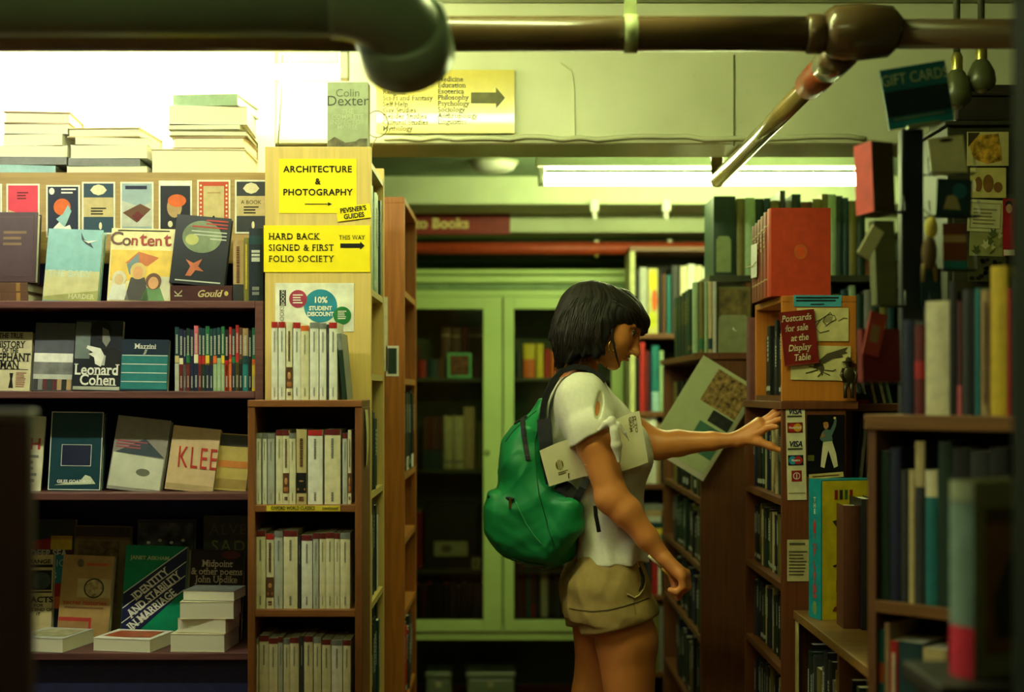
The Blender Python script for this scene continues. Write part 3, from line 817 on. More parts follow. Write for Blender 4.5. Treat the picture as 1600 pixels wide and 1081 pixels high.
xs = [273,280,286.5,291,297,303,310,315,321,327.5,333,339,345.5,351,357.5,362,368,373.5,379,388,393.5,400]
for i, (c_, bd, low) in enumerate(TL):
    bands = [(0, .43, low)] + ([bd] if bd else [])
    top = 507 + [4,7,9,6,8,2,5,6,3,7,6,5,3,8,4,7,1,5,6,9,5][i]
    lk = '%s and %s paperback' % (c_, (bd[2] if bd else low) if (bd[2] if bd else low) != c_ else 'plain') 
    rows.append((xs[i], xs[i+1], top, c_, bands, ((.58,.88,'pale grey',.45),(.06,.24,'pale grey',.35)), lk))
spine_row(rows, 3.54, SHZ[1], 0.12, 'after the striped teal cover', 'banded paperbacks on the second display shelf')

# ---- shelf 3
G3 = 'books on the third display shelf'
b, w_, h_ = face(10, 62, 650, 766, 3.56, (214,206,180), 'white book with a red letter behind the foreground stand', 0.03, 0.2, 0.06, z=SHZ[2], group=G3, yaw=0.25)
lettering(b, 'H', w_*.5, h_*.62, h_*.2, mat((190,40,50), 0.5), 0.0012, bold=0.03)
bars(b, 'fine_print', -w_*.6, w_*.8, h_*.1, h_*.5, 5, cm('grey'), 0.0012)
b, w_, h_ = face(74, 157, 643, 766, 3.56, (22,60,72), 'dark teal book with a thin white border and boxed square', 0.026, 0.13, 0.012, z=SHZ[2], group=G3, hard=True)
def frame(p, name, x0, x1, z0, z1, e, m, off):
    q = MB()
    for r_ in (rect(x0,x1,z0,z0+e), rect(x0,x1,z1-e,z1), rect(x0,x0+e,z0+e,z1-e), rect(x1-e,x1,z0+e,z1-e)):
        q.prism(r_, -off, -off+0.0004, m)
    return q.build(name, p)
frame(b, 'white_border', -w_*.98, w_*.98, h_*.01, h_*.99, 0.0018, WHITE, 0.001)
patch(b, 'dark_square', rect(-w_*.5, w_*.55, h_*.32, h_*.57), mat((28,34,62), 0.4), 0.0008)
frame(b, 'square_outline', -w_*.54, w_*.59, h_*.31, h_*.58, 0.0012, WHITE, 0.0012)
patch(b, 'foam_streak', [(-w_*.75,h_*.07),(-w_*.3,h_*.1),(w_*.2,h_*.12),(w_*.4,h_*.2),(w_*.6,h_*.18),(w_*.8,h_*.09),(w_*.3,h_*.08)], mat((200,206,180), 0.5), 0.001)
lettering(b, 'GILES GOAT-BOY', 0, h_*.115, h_*.055, WHITE, 0.0018, bold=0.03)
b, w_, h_ = face(166, 250, 653, 766, 3.555, (146,140,136), 'glossy silver-grey book with a dark triangle', 0.026, 0.2, 0.11, z=SHZ[2], group=G3, hard=True, rough=0.16)
patch(b, 'dark_triangle', [(-w_*.9,h_*.5),(w_*.15,h_*.72),(w_*.95,h_*.48)], mat((70,80,90), 0.2), 0.0008)
patch(b, 'silver_field', [(-w_*.96,h_*.04),(w_*.96,h_*.04),(w_*.96,h_*.46),(-w_*.96,h_*.5)], mat((206,206,190), 0.14, 0.7, 0.15, 14), 0.0010)
patch(b, 'dark_smudge', oval(w_*.25, h_*.26, w_*.26, h_*.05), mat((110,110,100), 0.3), 0.0014)
bars(b, 'red_lettering', -w_*.9, w_*.3, h_*.56, h_*.68, 3, mat((150,70,84), 0.5), 0.0012, 0.5)
b, w_, h_ = face(257, 332, 668, 766, 3.555, (206,178,140), 'cream book with tall red hand-drawn lettering', 0.02, 0.2, 0.10, z=SHZ[2], group=G3)
lettering(b, 'KLEE', w_*.2, h_*.5, h_*.48, mat((176,40,26), 0.5), 0.0014, stretch=0.55, shear=-0.1, spacing=1.15)
patch(b, 'lower_panel', rect(-w_*.98, w_*.98, h_*.02, h_*.10), mat((176,150,110), 0.5), 0.0008)
b, w_, h_ = face(328, 384, 678, 766, 3.575, (200,178,100), 'book with hazy yellow and orange bands beside the small bookcase', 0.02, 0.16, 0.07, z=SHZ[2], group=G3)
patch(b, 'dark_head', rect(-w_*.98, w_*.98, h_*.78, h_*.98), mat((72,72,70), 0.4), 0.0008)
patch(b, 'orange_band', rect(-w_*.98, w_*.98, h_*.40, h_*.52), mat((206,128,60), 0.4), 0.0008)
patch(b, 'lower_band', rect(-w_*.98, w_*.98, h_*.03, h_*.2), mat((168,140,76), 0.4), 0.0008)

# ---- shelf 4 (lowest)
G4 = 'books on the lowest display shelf'
Z4 = SHZ[3]
RAISE = []
b, w_, h_ = face(26, 112, 812, 1004, 3.735, (40,52,56), 'colour-blocked tall book with white sea lettering', 0.02, 0.08, 0.01, z=Z4, group=G4)
patch(b, 'red_block', [(-w_*.98,h_*.74),(w_*.1,h_*.74),(w_*.15,h_*.84),(-w_*.98,h_*.80)], cm('red'), 0.0008)
patch(b, 'yellow_block', rect(w_*.12, w_*.9, h_*.74, h_*.86), cm('yellow'), 0.0008)
patch(b, 'maroon_strip', rect(-w_*.98, w_*.98, h_*.67, h_*.74), cm('maroon'), 0.0008)
lettering(b, 'DEEP SEA', w_*.05, h_*.705, h_*.085, WHITE, 0.0012, serif=True, bold=0.03, stretch=0.9)
b, w_, h_ = face(110, 198, 822, 1004, 3.735, (132,112,70), 'faded olive-brown book with a patterned cover', 0.022, 0.08, 0.02, z=Z4, group=G4)
patch(b, 'patterned_panel', rect(-w_*.85, w_*.6, h_*.3, h_*.86), mat((110,84,50), 0.5, var=0.4, scale=60), 0.0008)
patch(b, 'dark_head', rect(-w_*.98, w_*.98, h_*.90, h_*.99), mat((70,62,48), 0.5), 0.0008)
b, w_, h_ = face(212, 302, 812, 1004, 3.745, (52,58,70), 'dark book with a night photograph, behind the green cover', 0.022, 0.06, 0.0, z=Z4, group=G4)
patch(b, 'night_photograph', rect(-w_*.95, w_*.95, h_*.68, h_*.97), mat((84,90,96), 0.3, var=0.6, scale=30), 0.0008)
for i in range(4): patch(b, 'white_light', oval(-w_*.6+i*w_*.4, h_*(.80+.02*(i%2)), w_*.07, h_*.014, 8), WHITE, 0.0012)
b, w_, h_ = face(316, 400, 806, 1004, 3.745, (74,78,66), 'grey-green book with spaced serif capitals', 0.022, 0.06, 0.0, z=Z4, group=G4)
lettering(b, 'ALVER', w_*.1, h_*.88, h_*.12, mat((104,108,90), 0.5), 0.0012, serif=True, spacing=1.2)
lettering(b, 'SADE', w_*.12, h_*.74, h_*.14, mat((150,148,100), 0.5), 0.0012, serif=True, spacing=1.2)
b, w_, h_ = face(20, 79, 868, 978, 3.675, (198,182,136), 'cream and black book with a dark oval picture', 0.02, 0.14, -0.01, z=Z4, group=G4)
patch(b, 'black_band', rect(-w_*.98, w_*.98, h_*.82, h_*.86), BLACK, 0.0008)
patch(b, 'oval_surround', rect(-w_*.98, w_*.95, h_*.5, h_*.78), BLACK, 0.0008)
patch(b, 'dark_oval', oval(w_*.4, h_*.63, w_*.5, h_*.12), mat((60,72,74), 0.4), 0.0012)
patch(b, 'lower_rule', rect(-w_*.98, w_*.98, h_*.46, h_*.48), BLACK, 0.0008)
RAISE.append(((b, w_, h_), 868, 978, 3.675))
lettering(b, 'STRANGE', w_*.1, h_*.90, h_*.08, INK, 0.0012, bold=0.02)
lettering(b, 'FACTS', w_*.35, h_*.36, h_*.11, INK, 0.0012, serif=True, bold=0.03)
lettering(b, 'FOR\nTHE END OF\nIT', w_*.3, h_*.22, h_*.06, INK, 0.0012, bold=0.02)
b, w_, h_ = face(74, 100, 868, 985, 3.70, (40,120,150), 'narrow blue, red and orange book between two covers', 0.02, 0.12, 0.0, z=Z4, group=G4)
patch(b, 'red_block', rect(-w_*.98, w_*.98, h_*.5, h_*.66), cm('red'), 0.0008)
patch(b, 'orange_block', rect(-w_*.98, w_*.98, h_*.36, h_*.5), cm('orange'), 0.0008)
patch(b, 'navy_block', rect(-w_*.98, w_*.98, h_*.02, h_*.36), cm('navy'), 0.0008)
lettering(b, 'EIG', 0, h_*.9, h_*.12, mat((150,200,200), 0.5), 0.0012)
lettering(b, 'S', -w_*.4, h_*.75, h_*.10, WHITE, 0.0012, bold=0.02)
b, w_, h_ = face(88, 168, 869, 990, 3.665, (170,136,86), 'tan paperback with a round engraving and red lettering', 0.026, 0.15, 0.04, z=Z4, group=G4)
patch(b, 'engraving_plate', rect(-w_*.35, w_*.95, h_*.46, h_*.70), mat((190,170,120), 0.5), 0.0008)
patch(b, 'engraving_ring', oval(w_*.3, h_*.58, w_*.4, h_*.13), mat((60,54,44), 0.5), 0.0011)
patch(b, 'engraving_disc', oval(w_*.3, h_*.58, w_*.34, h_*.11), mat((176,156,110), 0.5, var=0.4, scale=80), 0.0014)
patch(b, 'small_bust', oval(-w_*.3, h_*.9, w_*.12, h_*.05), mat((90,80,60), 0.5), 0.001)
bars(b, 'red_lettering', -w_*.05, w_*.8, h_*.86, h_*.91, 1, mat((190,90,60), 0.5), 0.001, 0.7, 0.1)
RAISE.append(((b, w_, h_), 869, 990, 3.665))
lettering(b, 'secret histories', 0, h_*.39, h_*.082, mat((186,60,46), 0.5), 0.0012, bold=0.015)
bars(b, 'fine_print', -w_*.8, w_*.8, h_*.30, h_*.35, 1, mat((120,84,50), 0.5), 0.001)
patch(b, 'red_block', rect(-w_*.98, w_*.3, h_*.03, h_*.2), mat((176,52,46), 0.5), 0.0008)
patch(b, 'inner_block', rect(-w_*.98, w_*.2, h_*.03, h_*.15), mat((160,120,76), 0.5), 0.0011)

b, w_, h_ = face(187, 284, 854, 990, 3.66, (14,134,96), 'bright green book with a navy diagonal title band', 0.02, 0.15, 0.03, z=Z4, group=G4, rough=0.3)
NAVY = mat((24,28,70), 0.35)
def diag(z0, z1):   # a band rising to the right across the cover
    return [(-w_*.99, h_*z0), (w_*.99, h_*(z0+.52)), (w_*.99, h_*min(z1+.52, .995)), (-w_*.99, h_*z1)]
patch(b, 'navy_band', [(-w_*.99,h_*.01),(-w_*.45,h_*.01),(w_*.99,h_*.50),(w_*.99,h_*.99),(w_*.94,h_*.99),(-w_*.99,h_*.44)], NAVY, 0.0008)
ang = math.atan2(h_*.50, w_*1.6)
for (za, zb) in ((.44,.985),(.27,.82),(.10,.66),(-.06,.50)):
    q = MB(); x0_, x1_ = -w_*.98, w_*.98
    if za < 0: x0_, za = -w_*.75, .01
    q.prism([(x0_, h_*za), (x1_, h_*zb), (x1_, h_*(zb+.012)), (x0_, h_*(za+.012))], -0.0012, -0.0008, WHITE); q.build('white_rule', b)
lettering(b, 'IDENTITY', -w_*.12, h_*.555, h_*.125, WHITE, 0.0016, serif=True, bold=0.025, rot=ang, stretch=0.86)
lettering(b, 'AND STABILITY', w_*.02, h_*.44, h_*.125, WHITE, 0.0016, serif=True, bold=0.025, rot=ang, stretch=0.80)
lettering(b, 'IN MARRIAGE', -w_*.02, h_*.265, h_*.125, WHITE, 0.0016, serif=True, bold=0.025, rot=ang, stretch=0.82)
RAISE.append(((b, w_, h_), 854, 990, 3.66))
lettering(b, 'JANET ASKHAM', -w_*.2, h_*.855, h_*.058, mat((196,206,150), 0.5), 0.0012, serif=True, bold=0.02)
b, w_, h_ = face(278, 296, 860, 990, 3.705, (206,196,170), 'sliver of a white book with red letters beside the green cover', 0.02, 0.1, 0.0, z=Z4, group=G4)
lettering(b, 'RE', 0, h_*.9, h_*.07, cm('red'), 0.0012)
b, w_, h_ = face(292, 376, 860, 990, 3.675, (36,20,24), 'black book with white serif lettering above the paperback stack', 0.02, 0.13, 0.02, z=Z4, group=G4)
RAISE.append(((b, w_, h_), 860, 990, 3.675))
for i, t in enumerate(('Midpoint', '& other poems', 'John Updike')):
    lettering(b, t, 0, h_*(.83-.095*i), h_*.115, mat((214,196,176), 0.5), 0.0012, serif=True, bold=0.012, stretch=0.82)
patch(b, 'red_flush', oval(w_*.5, h_*.94, w_*.35, h_*.05), mat((96,26,26), 0.5), 0.0007)

def raise_print(b, h_, py0, py_old, Y):
    # the printing sits a little higher on covers whose foot is hidden by lying books
    zn = (az(py0, Y) - Z4); k = (py_old-py0)/((HZ + (EYE-Z4)*F/Y) - py0)
    for c in b.children:
        if c.name.split('.')[0] in ('cover', 'pages'): continue
        for v in c.data.vertices: v.co.z = h_ - (h_-v.co.z)*k
for nm, py0, py_old, Y_ in RAISE: raise_print(nm[0], nm[2], py0, py_old, Y_)
def lying(px0, px1, py_top, py_bot, Yf, z, dp, col, label, yaw=0.0, picture=None):
    wd = (px1-px0)/F*Yf; t = max(0.012, (py_bot-py_top)/F*Yf)
    o = flat_book('lying_book', label, (ax((px0+px1)/2, Yf), Yf+dp/2, z+0.0006), wd, dp, t, col, yaw, False, G4)
    if picture:
        q = MB(); q.prism([(-wd*.4*.9, -dp*.3), (wd*.4, -dp*.35), (wd*.42, dp*.3), (0, dp*.36), (-wd*.42, dp*.28)], 0, 0.0004, mat(picture, 0.4, var=0.3, scale=40))
        c_ = q.build('cover_picture', o); c_.rotation_euler = (math.pi/2, 0, 0); c_.location = (0, 0, t+0.0005)
    return t
lying(28, 112, 998, 1020, 3.51, Z4, 0.15, 'pale grey', 'pale paperback lying flat below the tan cover', -0.22, (170,166,130))
lying(150, 246, 1001, 1021, 3.515, Z4, 0.135, 'white', 'white paperback lying flat below the green cover', -0.20, (176,84,44))
t = lying(268, 354, 993, 1021, 3.51, Z4, 0.14, 'cream', 'lowest paperback of the four stacked below the black cover', -0.06)
t += lying(280, 358, 972, 994, 3.52, Z4+t+0.0006, 0.11, 'sand', 'second paperback up in the stack below the black cover', -0.12)
t += lying(280, 364, 946, 973, 3.515, Z4+t+0.0012, 0.11, 'cream', 'third paperback up in the stack below the black cover', 0.03)
lying(288, 370, 931, 947, 3.525, Z4+t+0.0018, 0.10, 'grey', 'topmost stacked paperback with a grey landscape picture', -0.10, (120,126,120))

# ------------------------------------------------------------------ small brown bookcase of paperback classics
SY = 3.3
SX0, SX1, STOP = ax(387, SY), ax(566, SY), az(625, SY)
SSH = [az(789, SY), az(953, SY), az(1117, SY), az(1290, SY)]
def small_case():
    root = thing('small_bookcase', 'narrow brown bookcase of pale paperbacks against the yellow end panel', 'bookcase', ((SX0+SX1)/2, SY, 0))
    hw = (SX1-SX0)/2
    m = mat((132, 82, 44), 0.45, 0.4, 0.14, 6, kind='woodz')
    mx = mat((140, 88, 48), 0.45, 0.4, 0.14, 6, kind='woodx')
    for s in (-1, 1):
        q = MB(); q.box(s*hw, s*(hw-0.017), 0, 0.18, 0, STOP-0.016, m, 0.0015); q.build('side_panel', root)
    q = MB(); q.box(-hw, hw, -0.002, 0.18, STOP-0.016, STOP, mx, 0.0015); q.build('top_board', root)
    q = MB(); q.box(-hw+0.017, hw-0.017, 0.172, 0.178, 0, STOP-0.016, mat((48, 36, 24), 0.7)); q.build('back_panel', root)
    for z in SSH:
        q = MB(); q.box(-hw+0.017, hw-0.017, 0.001, 0.17, z-0.016, z, mx, 0.001); q.build('shelf', root)
    return root
small_case()
q = thing('shelf_label', 'narrow yellow printed label on the small bookcase shelf edge', 'label', at(474, 794, SY-0.001))
hw = (ax(532,SY)-ax(417,SY))/2
c = MB(); c.box(-hw, hw, -0.0008, 0.0005, -0.0065, 0.0065, mat((222,200,60), 0.5)); c.build('paper_strip', q)
lettering(q, 'OXFORD WORLD CLASSICS', -0.024, 0, 0.0115, INK, 0.0014, bold=0.02, stretch=0.70)
lettering(q, 'continued', 0.062, 0, 0.0115, INK, 0.0014, bold=0.01, shear=0.3, stretch=0.8)

def classic(px0, px1, ptop, kind, Y, z, where, idx, n, group):
    """pale world-classics spine: red or grey head, small title, sometimes a picture"""
    t = (px1-px0)/F*Y - 0.0007
    h = az(ptop, Y) - z
    base = {'w':'white','c':'cream','p':'cream','y':'sand','d':'dark grey','g':'pale grey','o':'cream'}[kind[0]]
    bands = []
    head = 'red' if 'r' in kind[1:] else ('dark red' if 'm' in kind[1:] else ('grey' if 'k' in kind[1:] else None))
    if head: bands.append((.925, 1.0, head))
    if kind[0] in 'py': bands.append((.15, .42, 'brown' if kind[0] == 'p' else 'black'))
    if kind[0] == 'o': bands.append((.93, 1.0, 'orange'))
    titles = [(.62, .88, 'grey' if kind[0] != 'd' else 'pale grey', .15), (.05, .16, 'grey', .14)]
    if kind[0] in 'py': titles = [(.5, .88, 'brown', .3), (.06, .1, 'brown', .5)]
    thick = 'thin' if t < 0.013 else ('thick' if t > 0.028 else 'slim')
    hd = {'red':'red-topped','dark red':'maroon-topped','grey':'grey-topped',None:'plain','orange':'orange-topped'}['orange' if kind[0] == 'o' else head]
    lk = '%s %s %s paperback' % (thick, hd, base if kind[0] != 'd' else 'dark')
    if kind[0] in 'py': lk = '%s %s paperback with a spine picture' % (thick, hd)
    pos = ORD[idx] if idx < n-1 else 'last'
    o = spine_book('classic_paperback', '%s, %s %s' % (lk, pos, where), (ax((px0+px1)/2, Y), Y, z+0.0004), 0, t, h, 0.125, base, False, bands, titles, group=group)
    if kind[0] in 'py':
        q = MB(); q.ball((0, -0.0012, h*.31), (t*.28, 0.0008, h*.055), mat((206,150,96), 0.5), 6); q.ball((0, -0.0010, h*.2), (t*.42, 0.0008, h*.05), mat((170,110,60), 0.5), 6); q.build('spine_picture', o)
def classics(rows, Y, z, where, group):
    for i, (a, b_, pt, k) in enumerate(rows): classic(a, b_, pt, k, Y, z, where, i, len(rows), group)
classics([(424,434,503,'wr'),(435,446,503,'wr'),(447,457,503,'p'),(458,470,504,'wr'),(470,483,509,'o'),(484,498,504,'wk'),(499,510,505,'wk'),(510.5,514,507,'d'),(514,527,504,'wr')],
         SY+0.02, STOP, 'on top of the small bookcase', 'paperbacks standing on the small bookcase')
classics([(400,408,677,'wk'),(410,417,677,'wk'),(418,429,677,'gk'),(431,442,672,'cm'),(442,452,672,'pm'),(452,462,677,'ck'),(463,479,671,'y'),(481,504,672,'wr'),(507,532,671,'cm'),(535,543,677,'gm'),(543.5,549,672,'p')],
         SY+0.02, SSH[0], 'in the small bookcase upper row', 'paperbacks in the upper row of the small bookcase')
classics([(399,415,829,'cm'),(416,428,834,'pr'),(428.5,442,830,'gk'),(443,465,829,'cm'),(466,470,838,'d'),(471,488,836,'wm'),(489,498,833,'gm'),(499,509,833,'cm'),(509,522,832,'cm'),(522.5,531,833,'cm'),(531.5,547,833,'ck')],
         SY+0.02, SSH[1], 'in the small bookcase middle row', 'paperbacks in the middle row of the small bookcase')
classics([(399,404,998,'ck'),(405,420,993,'cm'),(420,434,997,'cm'),(434.5,442,995,'gm'),(443,453,998,'ck'),(453,467,996,'cm'),(468,475,994,'d'),(475,489,994,'cm'),(490,502,996,'ck'),(503,517,999,'cm'),(518,535,1000,'wk'),(536,548,1000,'cm')],
         SY+0.02, SSH[2], 'in the small bookcase lower row', 'paperbacks in the lower row of the small bookcase')
# leaning grey wedge after the top row
o = spine_book('leaning_book', 'grey-green thin book leaning beside the top row of paperbacks', (ax(539, SY+0.02), SY+0.02, STOP+0.001), 0, 0.011, 0.155, 0.12, 'grey', True, ((.0,.75,'dark green'),), (), roll=-0.09)
# curled paper slip on the side
q = MB(); pts = []; n = 10
vs = []
for i in range(n+1):
    u = i/n
    z = az(640, 3.38) - u*(az(640,3.38)-az(726,3.38))
    x = SX1 + 0.002 + 0.012*u*(1.25-u)
    vs += [(x, 3.34, z), (x+0.0006, 3.34, z), (x+0.0006-0.004*u, 3.40, z), (x-0.004*u, 3.40, z)]
fs = [(0,1,2,3)] + [(4*i+k, 4*i+(k+1)%4, 4*i+4+(k+1)%4, 4*i+4+k) for i in range(n) for k in range(4)] + [(4*n+3,4*n+2,4*n+1,4*n)]
q.add(vs, fs, mat((214,206,150), 0.6)); tag(q.build('paper_slip'), 'curled pale paper slip hanging on the small bookcase side', 'paper')

# ------------------------------------------------------------------ first aisle bookcase, birch end panel with the yellow signs
EX0, EX1, ETOP = ax(414, FY), ax(580, FY), az(229, FY)
L1Y1 = 3.86
L1SH = [1.92, 1.605, 1.395, 1.10, 0.825, 0.5, 0.2]
def end_case():
    root = thing('aisle_bookcase', 'birch aisle bookcase whose end panel carries the yellow signs', 'bookcase', ((EX0+EX1)/2, FY, 0))
    hw = (EX1-EX0)/2; D = L1Y1-FY
    q = MB(); q.box(-hw, hw, 0, 0.018, 0, ETOP, BIRCH, 0.0015); q.build('end_panel', root)
    q = MB(); q.box(-hw, hw, D-0.018, D, 0, ETOP, BIRCH, 0.0015); q.build('far_panel', root)
    q = MB(); q.box(-hw, -hw+0.01, 0.018, D-0.018, 0, ETOP, BIRCH); q.build('back_panel', root)
    for z in L1SH:
        q = MB(); q.box(-hw+0.01, hw-0.002, 0.018, D-0.018, z-0.016, z, BIRCH); q.build('shelf', root)
    for px, py in ((454,234),(547,234),(484,434)):
        p = at(px, py, FY)
        q = MB(); q.lathe([(0,0.0015),(0.004,0.001),(0.004,0)], mat((96,84,50), 0.4, metal=0.7), 10, (p.x-root.location.x, 0, p.z), 'y'); q.build('screw_head', root)
end_case()
YEL = mat((250, 226, 22), 0.55, 0.3, 0.02)
def sign(name, label, px0, px1, py0, py1, Y, m, roll=0.0):
    x0, x1, z0, z1 = ax(px0,Y), ax(px1,Y), az(py1,Y), az(py0,Y)
    root = thing(name, label, 'sign', ((x0+x1)/2, Y, (z0+z1)/2), (0, roll, 0))
    q = MB(); q.box(-(x1-x0)/2, (x1-x0)/2, 0, 0.0012, -(z1-z0)/2, (z1-z0)/2, m); q.build('paper', root)
    return root, (x1-x0)/2, (z1-z0)/2
s = FY/F
o, w_, h_ = sign('paper_sign', 'upper yellow sign for architecture and photography', 436, 557, 248, 333, FY-0.0015, YEL)
lettering(o, 'ARCHITECTURE', 0, az(265,FY)-o.location.z, 14.0*s, INK, bold=0.025, spacing=1.08)
lettering(o, '&', 0, az(284,FY)-o.location.z, 13.0*s, INK, bold=0.03)
lettering(o, 'PHOTOGRAPHY', 0, az(301,FY)-o.location.z, 14.0*s, INK, bold=0.025, spacing=1.08)
patch(o, 'thin_arrow', arrow(-20*s, 22*s, az(319,FY)-o.location.z, 6*s, 6*s, 1.4*s), INK)
o, w_, h_ = sign('paper_label', 'small tilted yellow label under the architecture sign', 526, 579, 321, 343, FY-0.004, YEL, -0.13)
lettering(o, "PEVSNER'S", 0, 4.6*s, 10.5*s, INK, bold=0.03, stretch=0.85)
lettering(o, 'GUIDES', 0, -5.4*s, 10.5*s, INK, bold=0.03, stretch=0.9)
o, w_, h_ = sign('paper_sign', 'wide yellow hardback sign with a thick black arrow', 412, 578, 352, 425, FY-0.0025, YEL)
cx_ = o.location.x
for i, t in enumerate(('HARD BACK', 'SIGNED & FIRST', 'FOLIO SOCIETY')):
    lettering(o, t, ax(420,FY)-cx_, az(370+17.5*i,FY)-o.location.z, 14.0*s, INK, align='LEFT', serif=True, bold=0.008, stretch=0.93, spacing=1.12)
lettering(o, 'THIS WAY', ax(550,FY)-cx_, az(371.5,FY)-o.location.z, 9.5*s, INK, serif=True, stretch=0.85, spacing=1.1)
patch(o, 'thick_arrow', arrow(ax(532,FY)-cx_, ax(570,FY)-cx_, az(384,FY)-o.location.z, 13*s, 7*s, 7*s), INK)
o, w_, h_ = sign('discount_poster', 'white poster with three coloured discs above the paperbacks', 430, 553, 442, 518, FY-0.0015, mat((232,230,220), 0.5))
cx_, cz_ = o.location.x, o.location.z
for px, py, r, c_, nm in ((466,467,14,(160,50,80),'magenta_disc'),(501,478,26,(34,128,160),'blue_disc'),(535,493,14,(30,112,56),'green_disc')):
    patch(o, nm, oval(ax(px,FY)-cx_, az(py,FY)-cz_, r*s, r*s, 32), mat(c_, 0.5), 0.0008 + 0.0003*(nm != 'blue_disc'))
lettering(o, '10%', ax(501,FY)-cx_, az(469,FY)-cz_, 13*s, WHITE, 0.0022, bold=0.03)
lettering(o, 'STUDENT', ax(501,FY)-cx_, az(482,FY)-cz_, 9*s, WHITE, 0.0022, bold=0.04, stretch=0.9)
lettering(o, 'DISCOUNT', ax(501,FY)-cx_, az(491,FY)-cz_, 9*s, WHITE, 0.0022, bold=0.04, stretch=0.9)
bars(o, 'fine_print', ax(458,FY)-cx_, ax(474,FY)-cx_, az(475,FY)-cz_, az(459,FY)-cz_, 4, WHITE, 0.0020)
bars(o, 'fine_print', ax(528,FY)-cx_, ax(542,FY)-cx_, az(499,FY)-cz_, az(485,FY)-cz_, 5, WHITE, 0.0020)
patch(o, 'banner_strip', rect(ax(437,FY)-cx_, ax(447,FY)-cx_, az(478,FY)-cz_, az(453,FY)-cz_), mat((40,40,44), 0.5), 0.0008)
lettering(o, 'SKOOB', ax(442,FY)-cx_, az(465,FY)-cz_, 8*s, WHITE, 0.0014, rot=-1.57)
lettering(o, 'BOOKS', ax(441,FY)-cx_, az(492,FY)-cz_, 9*s, mat((120,120,110),0.5), 0.0014, rot=1.57, serif=True)

# the grey novel standing on top of the end panel
b = cover_book('standing_book', 'grey-green novel standing face out above the yellow signs', (ax(543,FY+0.02), FY+0.02, ETOP), ax(576,FY+0.02)-ax(512,FY+0.02), az(129,FY+0.03)-ETOP, 0.035, (146,156,128), 0.03, -0.05)
w_, h_ = (ax(576,FY)-ax(512,FY))/2, az(129,FY+0.03)-ETOP
lettering(b, 'Colin', 0, h_*.83, h_*.17, mat((96,104,84), 0.5), 0.0012)
lettering(b, 'Dexter', 0, h_*.71, h_*.22, mat((60,66,56), 0.5), 0.0012)
for i, t in enumerate(('THE', 'COMPLETE', 'INSPECTOR', 'MORSE')):
    lettering(b, t, 0, h_*(.55-.08*i), h_*.10, mat((170,178,150), 0.5), 0.0012, bold=0.01)
patch(b, 'skyline_photograph', [(-w_*.98,0.002),(w_*.98,0.002),(w_*.98,h_*.14),(w_*.6,h_*.14),(w_*.4,h_*.1),(-w_*.1,h_*.08),(-w_*.4,h_*.13),(-w_*.65,h_*.17),(-w_*.98,h_*.1)], mat((90,84,60), 0.5, var=0.5, scale=60), 0.0008)
q = MB(); cpt = at(589, 194, 3.62)
q.tube([(cpt.x + 0.028*math.cos(a), 3.62, cpt.z + 0.034*math.sin(a)) for a in [2*math.pi*i/28 for i in range(29)]], 0.0011, mat((130,120,70), 0.3, metal=0.8), 6)
q.tube([(cpt.x, 3.62, cpt.z-0.034), (cpt.x-0.01, 3.62, cpt.z-0.05), (cpt.x-0.015, 3.62, ETOP)], 0.0011, mat((130,120,70), 0.3, metal=0.8), 6)
tag(q.build('wire_loop'), 'thin wire loop beside the grey novel', 'wire loop')

# spines facing the aisle: plane x = X, from Y0 to Y1, looking to dirx (+1/-1)
def aisle_row(X, dirx, Y0, Y1, z, hmax, d, palette, where, group, seed, tmin=0.012, tmax=0.034, gap=0.0, name='shelved_book', titlecol='pale grey', whole=True, hvar=0.25, fill=1.0, maxn=40, inset=0.006):
    r = random.Random(seed); y = Y0; items = []
    while y < Y1 - tmin and len(items) < maxn:
        t = min(r.uniform(tmin, tmax), Y1-y)
        if t < tmin*0.8: break
        items.append((y, t, hmax*(1-hvar*r.random()), r.choice(palette))); y += t + gap
    n = len(items)
    for i, (y, t, h, c_) in enumerate(items):
        if r.random() > fill: continue
        size = 'thin' if t < 0.016 else ('thick' if t > 0.027 else 'medium')
        tall = 'tall' if h > hmax*.92 else ('short' if h < hmax*.82 else 'upright')
        bands = ((.06, .13, titlecol),) if r.random() < 0.4 else ()
        spine_book(name, '%s %s %s book, %s %s' % (size, tall, c_, ORD[i] if i < 25 else 'far', where),
                   (X - dirx*(inset + r.uniform(0, 0.012)), y+t/2, z+0.0005), dirx*math.pi/2, t-0.0008, h, d, c_, r.random() < .5, bands,
                   ((.5,.85,titlecol,.35),) if r.random() < .75 else (), group=group, whole=whole)
aisle_row(EX1, 1, FY+0.02, L1Y1-0.02, L1SH[1], 0.27, 0.19, ['pale grey','white','red','pale green','dark red','dark green','dark teal'], 'along in the birch bookcase top shelf', 'books on the top shelf of the birch bookcase', 5, 0.018, 0.05)
aisle_row(EX1, 1, FY+0.02, L1Y1-0.02, L1SH[3], 0.205, 0.19, ['dark green','dark grey','dark green'], 'along in the birch bookcase middle shelf', 'books on the middle shelf of the birch bookcase', 6, 0.03, 0.06)
aisle_row(EX1, 1, FY+0.02, L1Y1-0.02, L1SH[4], 0.25, 0.19, ['dark teal','black','white','dark green','teal'], 'along in the birch bookcase lower shelf', 'books on the lower shelf of the birch bookcase', 7, 0.02, 0.05)
aisle_row(EX1, 1, FY+0.02, L1Y1-0.02, L1SH[5], 0.29, 0.19, ['dark teal','black','dark teal','dark green'], 'along in the birch bookcase bottom shelf', 'books on the bottom shelf of the birch bookcase', 8, 0.02, 0.05)

